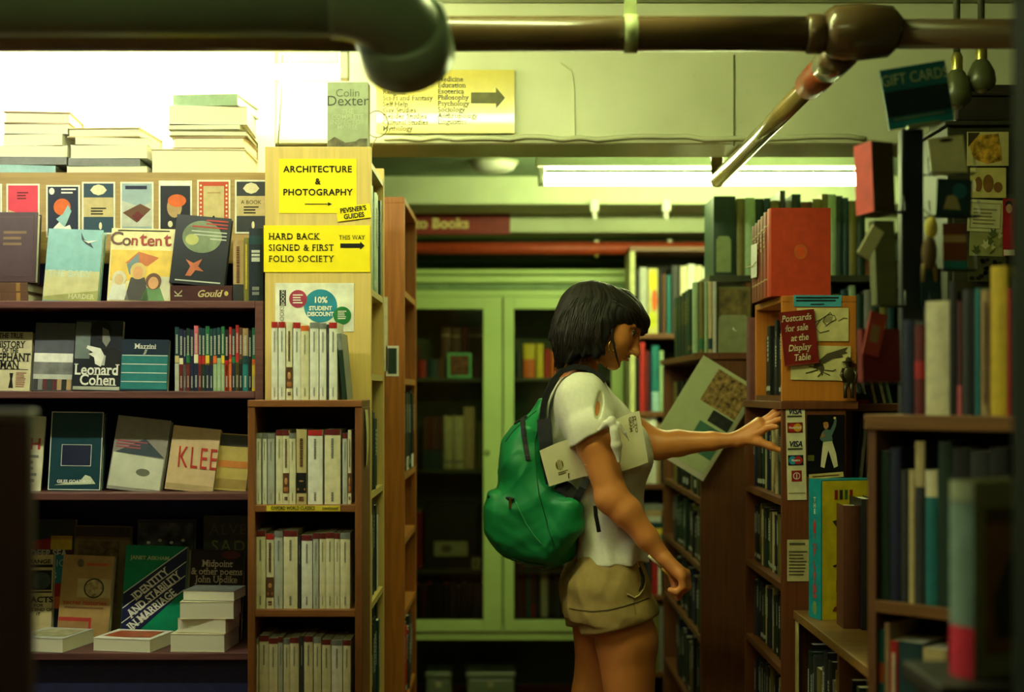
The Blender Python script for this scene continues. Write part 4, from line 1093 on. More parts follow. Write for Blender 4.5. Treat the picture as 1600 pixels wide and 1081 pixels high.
# ------------------------------------------------------------------ second aisle bookcase
KY0, KY1 = 4.2, 4.72
KX0, KX1, KTOP = -0.66, ax(632, KY0), az(317, KY0)
KSH = [1.652, 1.39, 1.104, 0.91, 0.69, 0.42, 0.12]
def second_case():
    root = thing('aisle_bookcase', 'orange-brown aisle bookcase beyond the birch one, before the glazed cabinet', 'bookcase', ((KX0+KX1)/2, KY0, 0))
    hw = (KX1-KX0)/2; D = KY1-KY0
    q = MB(); q.box(-hw, hw, 0, 0.02, 0, KTOP, OAK, 0.0015); q.build('end_panel', root)
    q = MB(); q.box(-hw, hw, D-0.02, D, 0, KTOP, OAK, 0.0015); q.build('far_panel', root)
    q = MB(); q.box(-hw, -hw+0.01, 0.02, D-0.02, 0, KTOP, WALNUT); q.build('back_panel', root)
    for z in KSH:
        q = MB(); q.box(-hw+0.01, hw-0.003, 0.02, D-0.02, z-0.018, z, OAK); q.build('shelf', root)
    q = MB(); q.box(-hw, hw, 0.0, D, KTOP, KTOP+0.018, OAK, 0.0015); q.build('top_board', root)
second_case()
o = thing('pinned_card', 'white-bordered dark card pinned on the orange-brown end panel', 'card', at(613, 564, KY0-0.003))
q = MB(); q.box(-0.019, 0.019, 0, 0.002, -0.045, 0.045, WHITE); q.build('card', o)
patch(o, 'dark_picture', rect(-0.013, 0.013, -0.038, 0.038), cm('dark green'))
o = thing('paper_strip', 'tall narrow white strip pinned beside the dark card', 'paper', at(602, 522, KY0-0.003))
q = MB(); q.box(-0.007, 0.007, 0, 0.0015, -0.11, 0.11, mat((210,206,170), 0.6)); q.build('paper', o)
aisle_row(KX1, 1, KY0+0.03, KY1-0.03, KSH[2], 0.25, 0.2, ['black','dark grey','black'], 'along on the orange-brown bookcase label shelf', 'dark books with white spine labels', 12, 0.03, 0.06, hvar=0.05)
for i, Yv in enumerate((4.3, 4.5)):
    o = thing('shelf_number', ['white number label on the nearer dark book in the orange-brown bookcase', 'white number label on the farther dark book in the orange-brown bookcase'][i], 'label', (KX1+0.003, Yv, KSH[2]+0.03), (0, 0, math.pi/2))
    q = MB(); q.box(-0.04, 0.04, 0, 0.001, -0.02, 0.02, WHITE); q.build('paper', o)
    if i == 0: lettering(o, '30', 0, 0, 0.04, INK, bold=0.02)
aisle_row(KX1, 1, KY0+0.03, KY1-0.03, KSH[5], 0.22, 0.2, ['tan','dark grey','red','white','dark teal'], 'along in the orange-brown bookcase bottom row', 'books in the bottom row of the orange-brown bookcase', 13, 0.03, 0.06)
# ------------------------------------------------------------------ glazed cabinet at the end of the aisle
GY = 6.1
GM = mat((176, 200, 126), 0.4, 0.45, 0.04, 5)
GLASS = glass_mat()
CX0, CX1 = -0.52, ax(975, GY)
CZ0, CZ1 = az(1000, GY), az(452, GY)
CSH = [az(590, GY), az(735, GY), az(892, GY)]
def cabinet():
    root = thing('glazed_cabinet', 'pale green glazed cabinet full of books behind the woman', 'cabinet', ((CX0+CX1)/2, GY, 0))
    cx = (CX0+CX1)/2; hw = (CX1-CX0)/2; D = 0.36
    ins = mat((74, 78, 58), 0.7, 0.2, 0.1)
    q = MB()
    q.box(-hw, -hw+0.02, 0.02, D, CZ0, CZ1, GM); q.box(hw-0.02, hw, 0.02, D, CZ0, CZ1, GM)
    q.box(-hw+0.02, hw-0.02, 0.02, D, CZ1-0.02, CZ1, GM); q.box(-hw+0.02, hw-0.02, 0.02, D, CZ0, CZ0+0.02, GM)
    q.build('carcass', root)
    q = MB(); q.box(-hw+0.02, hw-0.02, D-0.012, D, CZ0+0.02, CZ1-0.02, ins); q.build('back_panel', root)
    q = MB(); q.box(-hw, hw, 0.0, 0.02, CZ1-0.03, CZ1, GM, 0.002); q.build('head_rail', root)
    q = MB(); q.box(-hw, hw, 0, 0.02, CZ0, az(985,GY), GM, 0.002); q.build('foot_rail', root)
    q = MB(); q.box(-hw-0.005, hw+0.005, -0.012, D, CZ1, az(443,GY), mat((110,140,90), 0.5)); q.box(-hw-0.02, hw+0.02, -0.035, D, az(443,GY), az(431,GY), GM, 0.006); q.box(-hw-0.035, hw+0.035, -0.055, D, az(430.5,GY), az(422,GY), GM, 0.008); q.build('cornice', root)
    for s in (-1, 1):
        for yy in (0.03, D-0.07):
            q = MB(); q.box(s*(hw-0.05), s*(hw-0.01), yy, yy+0.04, 0, CZ0, GM, 0.003); q.build('leg', root)
    for z in CSH + [az(970, GY)]:
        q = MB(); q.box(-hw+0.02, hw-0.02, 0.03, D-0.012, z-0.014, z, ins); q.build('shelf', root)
    gz0, gz1 = az(968, GY), az(483, GY)
    for (a, b, g0, g1, kx) in ((-hw+0.004, ax(784.5,GY)-cx, ax(630,GY)-cx, ax(755,GY)-cx, ax(761,GY)-cx), (ax(786.5,GY)-cx, hw-0.004, ax(803,GY)-cx, ax(955,GY)-cx, None)):
        dz0, dz1 = az(986, GY), CZ1-0.032
        dd = MB()
        dd.box(a, g0, -0.012, 0.012, dz0, dz1, GM, 0.003); dd.box(g1, b, -0.012, 0.012, dz0, dz1, GM, 0.003)
        dd.box(g0, g1, -0.012, 0.012, gz1, dz1, GM, 0.003); dd.box(g0, g1, -0.012, 0.012, dz0, gz0, GM, 0.003)
        door = dd.build('door', root)
        p = MB(); p.box(g0-0.004, g1+0.004, -0.003, 0.001, gz0-0.004, gz1+0.004, GLASS); p.build('glass_pane', door)
        if kx is not None:
            zk = az(708, GY)
            k = MB(); k.lathe([(0, 0.032), (0.010, 0.030), (0.013, 0.024), (0.008, 0.016), (0.006, 0.0), (0.012, 0.0)], mat((196,150,50), 0.25, metal=0.9), 14, (kx, -0.012, zk), 'y'); k.build('knob', door)
            k = MB(); k.lathe([(0, 0.002), (0.005, 0.002), (0.005, 0)], BLACK, 10, (kx, -0.012, zk-0.055), 'y'); k.build('keyhole', door)
cabinet()
BY = 6.2
def cab_row(rows, z, where, group, Y=BY):
    n = len(rows)
    for i, r_ in enumerate(rows):
        a, b, pt, col, lk = r_[:5]
        t = (b-a)/F*Y - 0.001
        h = max(0.05, az(pt, Y)-z)
        spine_book('cabinet_book', '%s, %s' % (lk, where), (ax((a+b)/2, Y), Y, z+0.0005), 0, t, h, 0.2 if Y < 6.25 else 0.11, col, True, r_[5] if len(r_) > 5 else (), r_[6] if len(r_) > 6 else (), group=group, whole=True)
A1 = 'in the cabinet first door, upper shelf'
cab_row([(634,646,565,'red','red book at the far end'),(646,652,540,'dark red','tall dark red book'),(653,666,563,'red','short bright red book'),(667,684,562,'dark teal','short teal book'),(685,699,560,'brown','short brown book')], CSH[0], A1, 'books on the upper cabinet shelf')
cab_row([(740,752,563,'maroon','short maroon book beside the green frame')], CSH[0], A1, 'books on the upper cabinet shelf')
cab_row([(690,704,509,'brown','tall brown leather volume, first behind the green frame',((.8,.84,'tan'),(.2,.24,'tan'))),(705,720,511,'brown','tall brown leather volume, second behind the green frame',((.8,.84,'tan'),)),(721,731,510,'dark red','tall dark red volume behind the green frame'),(732,756,510,'brown','wide brown volume by the door frame',((.8,.84,'tan'),))], CSH[0], A1, 'books on the upper cabinet shelf', 6.32)
o = thing('framed_picture', 'small green framed picture standing in the cabinet, upper shelf', 'picture frame', (ax(718,6.17), 6.17, CSH[0]))
q = MB()
w0, h0, e = 0.052, 0.108, 0.010
for r_ in (rect(-w0,w0,0,e), rect(-w0,w0,h0-e,h0), rect(-w0,-w0+e,e,h0-e), rect(w0-e,w0,e,h0-e)): q.prism(r_, -0.006, 0.006, mat((110,190,130), 0.4))
q.build('frame', o)
q = MB(); q.box(-w0+e, w0-e, 0, 0.004, e, h0-e, mat((120,64,36), 0.5, var=0.5, scale=40)); q.build('picture', o)
A2 = 'in the cabinet first door, middle shelf'
z_ = CSH[1]
for i in range(2):
    flat_book('cabinet_book', 'teal book lying flat, %s one below the brown volumes' % ('lower', 'upper')[i], (ax(676,BY), BY+0.08, z_+0.001), 0.085, 0.15, 0.042, 'dark teal', 0, True, 'books on the middle cabinet shelf', False); z_ += 0.0425
cab_row([(661+i*7.5, 668+i*7.5, 652, ('brown','dark red','brown','maroon')[i], '%s brown leather volume above the flat teal books' % ORD[i]) for i in range(4)], z_, A2.replace(', middle shelf', ''), 'books on the middle cabinet shelf')
cab_row([(693,708,650,'sand','first of two cream box files',((.12,.16,'grey'),)),(709,724,650,'sand','second of two cream box files',((.12,.16,'grey'),)),(724.5,742,636,'tan','tall tan volume after the cream box files'),(745,757,660,'olive','olive book by the door frame')], CSH[1], A2, 'books on the middle cabinet shelf')
A3 = 'in the cabinet first door, lower shelf'
cab_row([(646,659,800,'red','bright red upright book')], CSH[2], A3, 'books on the lower cabinet shelf')
o = thing('storage_box', 'dark box with a cream label in the cabinet, lower shelf', 'box', (ax(705,6.2), 6.2, CSH[2]))
q = MB(); q.box(-0.115, 0.115, 0, 0.16, 0, 0.26, mat((34,32,28), 0.6), 0.003); q.build('body', o)
q = MB(); q.box(-0.118, 0.118, -0.003, 0.163, 0.26, 0.285, mat((38,36,30), 0.6), 0.003); q.build('lid', o)
q = MB(); q.box(-0.075, 0.072, -0.002, 0, 0.052, 0.118, mat((196,186,140), 0.6)); q.build('label_plate', o)
patch(o, 'label_mark', oval(-0.02, 0.085, 0.022, 0.018), mat((120,110,84), 0.6), 0.003)
o = thing('note_card', 'small pale card standing beside the dark box in the cabinet', 'card', (ax(744,6.16), 6.16, CSH[2]))
q = MB(); q.box(-0.019, 0.019, 0, 0.003, 0, 0.05, mat((180,176,130), 0.6)); q.build('card', o)
bars(o, 'fine_print', -0.012, 0.012, 0.01, 0.04, 3, INK)
r = random.Random(4)
cab_row([(648+i*9.2, 656.5+i*9.2, 908+r.uniform(0,8), r.choice(['black','dark grey','black','maroon']), '%s dark volume' % ORD[i], (((.93,1,'red'),) if i in (0,2,5) else ())) for i in range(12)], az(970,GY), 'in the cabinet first door, bottom row', 'dark volumes in the bottom of the cabinet')
A4 = 'in the cabinet second door, upper shelf'
cab_row([(806,816,548,'dark grey','dark grey book by the frame'),(818,836,537,'orange','broad orange and yellow book',((.55,1,'yellow'),)),(838,849,537,'yellow','yellow book beside the orange one'),(850,859,545,'red','red book beside the yellow one'),(860,870,547,'orange','orange book beside the red one'),(871,884,540,'dark red','dark red book behind the hair'),(885,900,542,'brown','brown book behind the hair')], CSH[0], A4, 'books on the upper cabinet shelf')
A5 = 'in the cabinet second door, middle shelf'
cab_row([(806,818,664,'dark grey','dark grey book by the frame'),(819,830,655,'maroon','maroon book beside the backpack'),(831,845,660,'brown','brown book beside the backpack')], CSH[1], A5, 'books on the middle cabinet shelf')
A6 = 'in the cabinet second door, bottom row'
cab_row([(807,816,880,'brown','brown book by the frame'),(817,822,885,'dark red','thin dark red book'),(822.5,829,884,'teal','teal book'),(829.5,836,885,'red','red book with a dark head',((.25,1,'brown'),)),(837,844,890,'navy','navy book'),(845,856,886,'cream','cream book'),(857,866,880,'black','first black book after the cream one'),(867,877,878,'dark grey','dark grey book before the hip'),(878,890,884,'black','black book behind the hip')], az(970,GY), A6, 'books in the bottom of the cabinet')

# plastic drawers under the cabinet
for i, (a, b, lb) in enumerate(((664,706,'small dim plastic box under the cabinet, nearer the orange-brown bookcase'),(727,806,'wide dim plastic box under the cabinet, below the door seam'))):
    Y = 6.2; hw = (ax(b,Y)-ax(a,Y))/2
    o = thing('plastic_box', lb, 'box', (ax((a+b)/2,Y), Y, 0))
    pm = mat((96,108,84), 0.3, 0.5, 0.06)
    q = MB(); q.box(-hw*.94, hw*.94, 0, 0.2, 0, 0.10, pm, 0.01); q.build('body', o)
    q = MB(); q.box(-hw, hw, -0.01, 0.21, 0.10, 0.13, pm, 0.008); q.build('lid', o)
    q = MB(); q.box(-0.012, 0.012, -0.008, 0, 0.06, 0.085, mat((150,150,110), 0.4), 0.003); q.build('latch', o)

# ------------------------------------------------------------------ tall back bookcase beyond the woman's face
WY = 5.77
WX0, WX1 = ax(984, WY), 1.5
WSH = [az(521, WY), az(643, WY), az(756, WY), az(846, WY), az(930, WY), az(1050, WY)]
def back_case():
    root = thing('back_bookcase', 'tall back bookcase with a pale upright, beyond the face of the woman', 'bookcase', ((WX0+WX1)/2, WY, 0))
    hw = (WX1-WX0)/2
    m = WALNUTX
    q = MB(); q.box(-hw, -hw+0.022, 0, 0.235, 0, 1.92, mat((196,196,140), 0.5), 0.002); q.build('side_panel', root)
    q = MB(); q.box(hw-0.022, hw, 0, 0.235, 0, 1.92, WALNUT, 0.002); q.build('side_panel', root)
    q = MB(); q.box(-hw+0.022, hw-0.022, 0.223, 0.235, 0, 1.92, mat((30,28,22), 0.8)); q.build('back_panel', root)
    for z in WSH:
        q = MB(); q.box(-hw+0.022, hw-0.022, 0, 0.223, z-0.02, z, m, 0.001); q.build('shelf', root)
    q = MB(); q.box(-hw, hw, 0, 0.235, 1.92, 1.94, m, 0.001); q.build('top_board', root)
back_case()
GW = 'books in the tall back bookcase'
def wrow(rows, z, where):
    for r_ in rows:
        a, b, pt, col, lk = r_[:5]
        Y = WY+0.02
        spine_book('back_book', '%s, %s' % (lk, where), (ax((a+b)/2, Y), Y, z+0.0005), 0, (b-a)/F*Y-0.001, az(pt,Y)-z, 0.19, col, True, r_[5] if len(r_) > 5 else (), r_[6] if len(r_) > 6 else (), group=GW, whole=True)
wrow([(994,999,426,'dark grey','thin dark book'),(999.5,1011,418,'pale grey','tall pale book'),(1012,1028,421,'cream','tall cream book with yellow and orange discs'),(1028.5,1034,424,'black','black thin book'),(1034.5,1041,428,'brown','brown book'),(1042,1048,430,'teal','thin teal book'),
      (1049,1062,415,'dark grey','dark book'),(1063,1074,416,'cream','first of the cream books'),(1074.5,1086,413,'white','second of the cream books, whitest'),(1086.5,1097,415,'cream','third of the cream books'),(1098,1108,418,'white','last of the cream books')], WSH[0], 'on the back bookcase top row')
Y = WY+0.02
o = thing('disc_card', 'card of yellow and orange discs in front of the tall cream book', 'card', (ax(1020,Y), Y-0.012, WSH[0]))
q = MB(); q.box(-0.018, 0.018, 0, 0.004, 0, 0.265, mat((206,196,120), 0.5)); q.build('card', o)
patch(o, 'yellow_disc', oval(0.0, 0.215, 0.017, 0.045), mat((226,210,30), 0.5))
patch(o, 'orange_disc', oval(0.006, 0.135, 0.012, 0.045), mat((216,96,24), 0.5))
patch(o, 'lower_disc', oval(-0.002, 0.055, 0.015, 0.036), mat((206,206,40), 0.5))
wrow([(994,999,560,'black','black book'),(999.5,1008,535,'red','bright red-orange book'),(1008.5,1014,548,'dark red','dark red book'),(1014.5,1018,552,'navy','navy thin book'),(1018.5,1030,540,'teal','teal book with a pale foot',((0,.3,'pale blue'),)),(1030.5,1037,548,'pale green','pale green book')], WSH[1], 'on the back bookcase second row')
wrow([(994,1002,656,'dark green','dark green book'),(1002.5,1014,650,'cream','first cream book'),(1014.5,1026,648,'white','second cream book'),(1026.5,1032,662,'tan','tan book'),(1032.5,1040,658,'black','black book')], WSH[2], 'on the back bookcase third row')
z_ = WSH[3]
for i, c_ in enumerate(('pale green','yellow','dark teal','pale grey','tan','grey')):
    flat_book('back_book', '%s book lying flat, %s up in the back bookcase pile' % (c_, ORD[i]), (ax(1016,Y), Y+0.1, z_+0.0006), 0.10, 0.17, 0.024, c_, 0.05*((i%3)-1), True, GW, False); z_ += 0.0248
wrow([(1000,1010,858,'black','black book'),(1010.5,1018,866,'dark grey','dark grey book'),(1018.5,1028,872,'red','bright red book'),(1028.5,1033,866,'white','thin white book')], WSH[4], 'on the back bookcase fifth row')
wrow([(1006,1016,945,'dark green','dark green book'),(1016.5,1030,940,'olive','olive book'),(1030.5,1037,946,'grey','grey book')], WSH[5], 'on the back bookcase lowest row')
# ------------------------------------------------------------------ walnut aisle bookcase behind the reaching hand
HX = ax(1095, 4.4)                       # aisle face
HY0, HY1, HTOP = 4.4, 5.5, az(551, 4.4)
HX1 = ax(1168, 4.4)+0.03
HSH = [1.20, 1.017, 0.80, 0.59, 0.3]
HSH = [1.017, 0.805, 0.585, 0.33]
def walnut_case():
    root = thing('aisle_bookcase', 'dark walnut low bookcase holding the tucked magazine, beyond the woman', 'bookcase', ((HX+HX1)/2, HY0, 0))
    hw = (HX1-HX)/2; D = HY1-HY0
    q = MB(); q.box(-hw, hw, 0, 0.022, 0, HTOP-0.02, WALNUT, 0.0015); q.build('end_panel', root)
    q = MB(); q.box(-hw, hw, D-0.022, D, 0, HTOP-0.02, WALNUT, 0.0015); q.build('far_panel', root)
    q = MB(); q.box(hw-0.01, hw, 0.022, D-0.022, 0, HTOP-0.02, mat((30,24,18), 0.8)); q.build('back_panel', root)
    q = MB(); q.box(-hw-0.01, hw, -0.012, D, HTOP-0.02, HTOP, WALNUT, 0.002); q.build('top_board', root)
    for z in HSH:
        q = MB(); q.box(-hw+0.002, hw-0.01, 0.022, D-0.022, z-0.018, z, WALNUT, 0.001); q.build('shelf', root)
walnut_case()
DK = ['black','black','dark grey','navy','dark green','olive','black']
for i, z in enumerate(HSH):
    top = (HTOP-0.02 if i == 0 else HSH[i-1]-0.018)
    aisle_row(HX, -1, HY0+0.04, HY0+0.85, z, (top-z)*0.9, 0.12, DK, 'from the near end on the walnut bookcase %s shelf' % ('upper','middle','lower','bottom')[i], 'dark books in the walnut bookcase', 31+i, 0.03, 0.06, hvar=0.25, inset=0.012)
# volumes standing on the walnut bookcase
aisle_row(HX-0.012, -1, 4.47, 5.12, HTOP, 0.215, 0.13, ['dark green','dark green','black','dark green'], 'in the dark green set on the walnut bookcase', 'dark green volumes on the walnut bookcase', 41, 0.05, 0.065, hvar=0.05, inset=0.002, titlecol='olive')
spine_row([(1084,1091,441,'pale green',(),(),'pale green slim book'),(1092,1100,440,'olive',((.05,.2,'green'),),(),'olive slim book'),(1100.5,1106,441,'pale green',(),(),'pale thin book'),(1106.5,1113,440,'sand',((.05,.2,'dark teal'),),(),'sand slim book'),(1113.5,1120,440,'pale grey',(),(),'pale grey slim book')], 4.42, HTOP, 0.04, 'of the pale spines on the walnut bookcase', 'pale spines on the walnut bookcase', 'slim_book', True)
o = cover_book('mottled_book', 'mottled brown-green book standing face out on the walnut bookcase', (ax(1148,4.45), 4.45, HTOP), 0.1, 0.208, 0.03, (112,104,58), 0.03, hard=True)
patch(o, 'mottled_panel', rect(-0.047, 0.047, 0.1, 0.2), mat((112,96,50), 0.5, var=0.5, scale=25))
o = thing('metal_bookend', 'grey-green metal bookend plate before the mottled book', 'bookend', (ax(1146,4.42), 4.42, HTOP))
q = MB(); q.prism([(-0.047,0.0),(0.047,0.0),(0.047,0.105),(0.037,0.118),(-0.037,0.118),(-0.047,0.105)], 0, 0.003, mat((132,138,100), 0.35, 0.5)); q.build('plate', o)
q = MB(); q.box(-0.04, 0.04, 0.0, 0.02, 0, 0.0015, mat((132,138,100), 0.35)); q.build('foot', o)
patch(o, 'white_scratch', [(-0.004,0.075),(0.004,0.068),(0.012,0.068),(0.004,0.071),(0.0,0.080)], WHITE)

# magazine tucked against the end panel
def magazine():
    Y = 4.33
    c = at(1099, 648, Y)
    root = thing('magazine', 'pale folded magazine tucked at a slant beside the reaching hand', 'magazine', c, (0.0, 0.55, 0))
    w, h = 0.094, 0.155
    m = mat((186, 198, 150), 0.5, 0.3, 0.04)
    q = MB()
    q.prism(rect(-w, w, -h, h), 0, 0.002, m); q.build('front_cover', root)
    for i in range(3):
        q = MB(); q.prism(rect(-w+0.003*i, w+0.004*(i+1), -h-0.006*(i+1), h-0.006*i), 0.003+0.003*i, 0.0045+0.003*i, PAPER); q.build('inner_page', root)
    patch(root, 'stone_wall_photograph', rect(-w*0.35, w*.96, h*.22, h*.93), mat((150, 120, 68), 0.5, var=0.6, scale=70))
    patch(root, 'dark_photograph', rect(w*.2, w*.96, -h*.06, h*.19), mat((36, 40, 34), 0.5, var=0.4, scale=50))
    patch(root, 'teal_panel', rect(w*.0, w*.96, -h*.70, -h*.12), mat((64, 116, 92), 0.5))
magazine()

# ------------------------------------------------------------------ bookcase the woman reaches into
RX = ax(1222, 3.6)
RY0, RY1 = 3.6, 4.18
RZ = az(627, RY0)                        # ledge between lower case and box on top
RX1 = ax(1322, RY0)
RSH = [1.078, 0.862, 0.645, 0.40, 0.1]
REDW = mat((108, 58, 31), 0.45, 0.4, 0.16, 6, kind='woodz')
ORW = mat((192, 116, 38), 0.42, 0.45, 0.10, 6, kind='woodz')
def reach_case():
    root = thing('reach_bookcase', 'reddish brown bookcase with card stickers that the woman reaches into', 'bookcase', ((RX+RX1)/2, RY0, 0))
    hw = (RX1-RX)/2; D = RY1-RY0
    q = MB(); q.box(-hw, hw, 0, 0.02, 0, RZ-0.02, REDW, 0.0015); q.build('end_panel', root)
    q = MB(); q.box(-hw, hw, D-0.02, D, 0, RZ-0.02, REDW, 0.0015); q.build('far_panel', root)
    q = MB(); q.box(hw-0.01, hw, 0.02, D-0.02, 0, RZ-0.02, mat((36,26,18), 0.8)); q.build('back_panel', root)
    q = MB(); q.box(-hw-0.004, hw+0.03, -0.006, D, RZ-0.02, RZ, REDW, 0.002); q.build('ledge', root)
    for z in RSH:
        q = MB(); q.box(-hw+0.001, hw-0.01, 0.02, D-0.02, z-0.018, z, REDW, 0.001); q.build('shelf', root)
reach_case()
for i, z in enumerate(RSH[:4]):
    top = (RZ-0.02 if i == 0 else RSH[i-1]-0.018)
    aisle_row(RX, -1, RY0+0.03, RY1-0.03, z, (top-z)*0.86, 0.11, ['black','black','dark grey','navy','dark green','olive','sand'], 'from the near end on the sticker bookcase %s shelf' % ('upper','middle','lower','bottom')[i], 'dark books in the sticker bookcase', 51+i, 0.016, 0.036, hvar=0.12, inset=0.022, titlecol='pale grey')
BXR = ax(1338, RY0); BTOP = az(462, RY0)
def upper_box():
    root = thing('box_shelf', 'orange wood box shelf with pinned bird drawings, above the card stickers', 'bookcase', ((RX+BXR)/2, RY0, RZ+0.0005))
    hw = (BXR-RX)/2; H = BTOP-RZ-0.0005; D = 0.40
    q = MB(); q.box(-hw, hw, 0, 0.018, 0, H-0.016, ORW, 0.0015); q.build('end_panel', root)
    q = MB(); q.box(-hw, hw, D-0.018, D, 0, H-0.016, ORW, 0.0015); q.build('far_panel', root)
    q = MB(); q.box(hw-0.01, hw, 0.018, D-0.018, 0, H-0.016, ORW); q.build('back_panel', root)
    q = MB(); q.box(-hw, hw, 0, D, H-0.016, H, ORW, 0.0015); q.build('top_board', root)
    q = MB(); q.box(-hw, hw-0.01, 0.018, D-0.018, 0, 0.014, REDW); q.build('bottom_board', root)
upper_box()
aisle_row(RX, -1, RY0+0.03, RY0+0.37, RZ+0.0155, 0.21, 0.12, ['black','maroon','black','dark red','brown','black'], 'from the near end in the orange box shelf', 'books in the orange box shelf', 61, 0.02, 0.05, hvar=0.3, inset=0.02)
spine_book('large_book', 'tall mauve-brown book standing at the far end of the orange box shelf', (RX-0.006, 4.075, RZ+0.0005), -math.pi/2, 0.06, 0.235, 0.13, (112,66,64), True)
for px, py in ((1166,627),(1192,632)):
    pass
# red bound volumes on top
VX = ax(1205, 3.62)
o = spine_book('red_volume', 'bright red bound volume whose cover faces out on the orange box shelf', (VX, 3.645, BTOP+0.0005), -math.pi/2, 0.05, az(325,3.62)-BTOP, ax(1298,3.62)-VX, (184,58,28), True, rough=0.5)
# crest on the cover: the cover board looks towards -y in the world
k = thing
q = MB(); c = at(1251, 393, 3.6186)
q.prism([(c.x+0.017*math.cos(a), c.z+0.019*math.sin(a)) for a in [2*math.pi*i/24 for i in range(24)]], c.y, c.y+0.0004, mat((186,92,36), 0.4)); cr = q.build('embossed_crest', o)
q = MB(); q.prism([(c.x+0.011*math.cos(a), c.z+0.013*math.sin(a)) for a in [2*math.pi*i/24 for i in range(24)]], c.y-0.0004, c.y, mat((206,76,34), 0.4)); cr2 = q.build('crest_field', o)
inv = Matrix.LocRotScale(o.location, o.rotation_euler, None).inverted()
for c_ in (cr, cr2):
    c_.data.transform(inv)
yy = 3.672
for i, (t, col, hh) in enumerate(((0.05,(150,56,34),0.222),(0.055,(120,58,34),0.218),(0.05,(128,62,36),0.215),(0.05,(112,56,34),0.212),(0.05,(120,60,36),0.21))):
    spine_book('red_volume', '%s brown-red bound volume behind the bright red one' % ORD[i], (VX+0.001*i, yy+t/2, BTOP+0.0005), -math.pi/2, t-0.001, hh, 0.15, col, True, ((.82,.84,'tan'),(.2,.22,'tan')), ((.6,.78,'tan',.4),), group='bound volumes on the orange box shelf', whole=True)
    yy += t
o = thing('paper_slip', 'white paper slip tied with string around the brown-red volumes', 'paper', (VX-0.007, 3.84, BTOP+0.11), (0, 0.04, -math.pi/2))
q = MB(); q.box(-0.045, 0.045, 0, 0.001, -0.045, 0.045, WHITE, 0); q.build('slip', o)
q = MB(); q.tube([(-0.12, -0.002, -0.012), (0.0, -0.003, -0.013), (0.055, -0.002, -0.004)], 0.0012, mat((170,150,100), 0.7), 6); q.build('string', o)

PY = RY0 - 0.002
def flatcard(name, label, cat, px0, px1, py0, py1, base, Y=PY, roll=0.0, th=0.0012, group=None):
    x0, x1, z0, z1 = ax(px0,Y), ax(px1,Y), az(py1,Y), az(py0,Y)
    root = thing(name, label, cat, ((x0+x1)/2, Y, (z0+z1)/2), (0, roll, 0), group)
    q = MB(); q.box(-(x1-x0)/2, (x1-x0)/2, 0, th, -(z1-z0)/2, (z1-z0)/2, base, 0); q.build('card', root)
    return root, (x1-x0)/2, (z1-z0)/2
o, w_, h_ = flatcard('notice_strip', 'small bright blue printed notice at the top of the orange box shelf', 'notice', 1240, 1315, 461, 479, mat((70,160,180), 0.5))
bars(o, 'fine_print', -w_*.9, w_*.9, -h_*.2, h_*.8, 2, INK, fill=0.5, ragged=0.1); bars(o, 'fine_print', -w_*.3, w_*.3, -h_*.8, -h_*.4, 1, INK)
DRAW = mat((214,202,140), 0.6)
INKG = mat((74,66,40), 0.7)
o, w_, h_ = flatcard('drawing_card', 'cream card with a horse head drawing, uppermost on the orange wood', 'drawing', 1245, 1326, 481, 533, DRAW, PY-0.001)
q = MB()
for pts in ([(-.3,-.2),(-.1,.3),(.2,.6),(.45,.55),(.5,.3),(.3,.15),(.1,-.1)], [(-.1,.3),(-.35,.1),(-.5,-.3)], [(.2,.6),(.28,.75),(.34,.58)], [(-.3,-.2),(-.1,-.5),(.25,-.35)], [(.6,.2),(.8,.4),(.95,.35)], [(.1,.5),(.0,.2),(.12,.0)]):
    q.tube([(x*w_, -0.001, z*h_) for x, z in pts], 0.0009, INKG, 5)
q.build('ink_drawing', o)
patch(o, 'grey_wash', [(w_*.1,h_*.5),(w_*.4,h_*.5),(w_*.35,h_*.2),(0,h_*.1)], mat((150,140,96), 0.6), 0.0006)
o, w_, h_ = flatcard('drawing_card', 'cream card with a flying black bird drawing, lower on the orange wood', 'drawing', 1236, 1329, 540, 594, DRAW, PY-0.001, 0.02)
patch(o, 'bird_wing', [(-w_*.1,h_*.1),(w_*.2,h_*.55),(w_*.55,h_*.75),(w_*.9,h_*.95),(w_*.8,h_*.7),(w_*.9,h_*.6),(w_*.7,h_*.5),(w_*.75,h_*.35),(w_*.4,h_*.25),(w_*.1,-h_*.05)], INKG, 0.0008)
patch(o, 'bird_body', [(-w_*.2,h_*.1),(w_*.05,h_*.1),(w_*.12,-h_*.3),(w_*.05,-h_*.75),(-w_*.05,-h_*.4),(-w_*.25,-h_*.3)], INKG, 0.0012)
q = MB()
for pts in ([(-.1,-.3),(-.4,-.2)], [(-.1,-.4),(-.5,-.6)], [(.1,-.4),(.4,-.45),(.5,-.35)], [(.0,-.6),(-.1,-.8)], [(.05,-.5),(.3,-.7)]):
    q.tube([(x*w_, -0.001, z*h_) for x, z in pts], 0.0012, INKG, 5)
q.build('ink_feathers', o)
o, w_, h_ = flatcard('postcard_notice', 'dark red sign about postcards for sale, tilted on the orange wood', 'sign', 1222, 1276, 485, 570, mat((120,28,24), 0.35, 0.4, 0.05), PY-0.010, -0.10, 0.004)
s = PY/F
for i, t in enumerate(('Postcards', 'for sale', 'at the', 'Display', 'Table')):
    lettering(o, t, (-2+ (0,-1,2,0,3)[i])*s, (31-15.5*i)*s, 14.5*s, mat((226,214,170), 0.5), 0.0010, serif=True, shear=0.22, stretch=0.82, bold=0.008)
patch(o, 'border_line', rect(-w_*.98, w_*.98, -h_*.99, -h_*.965), mat((150,70,50), 0.5))

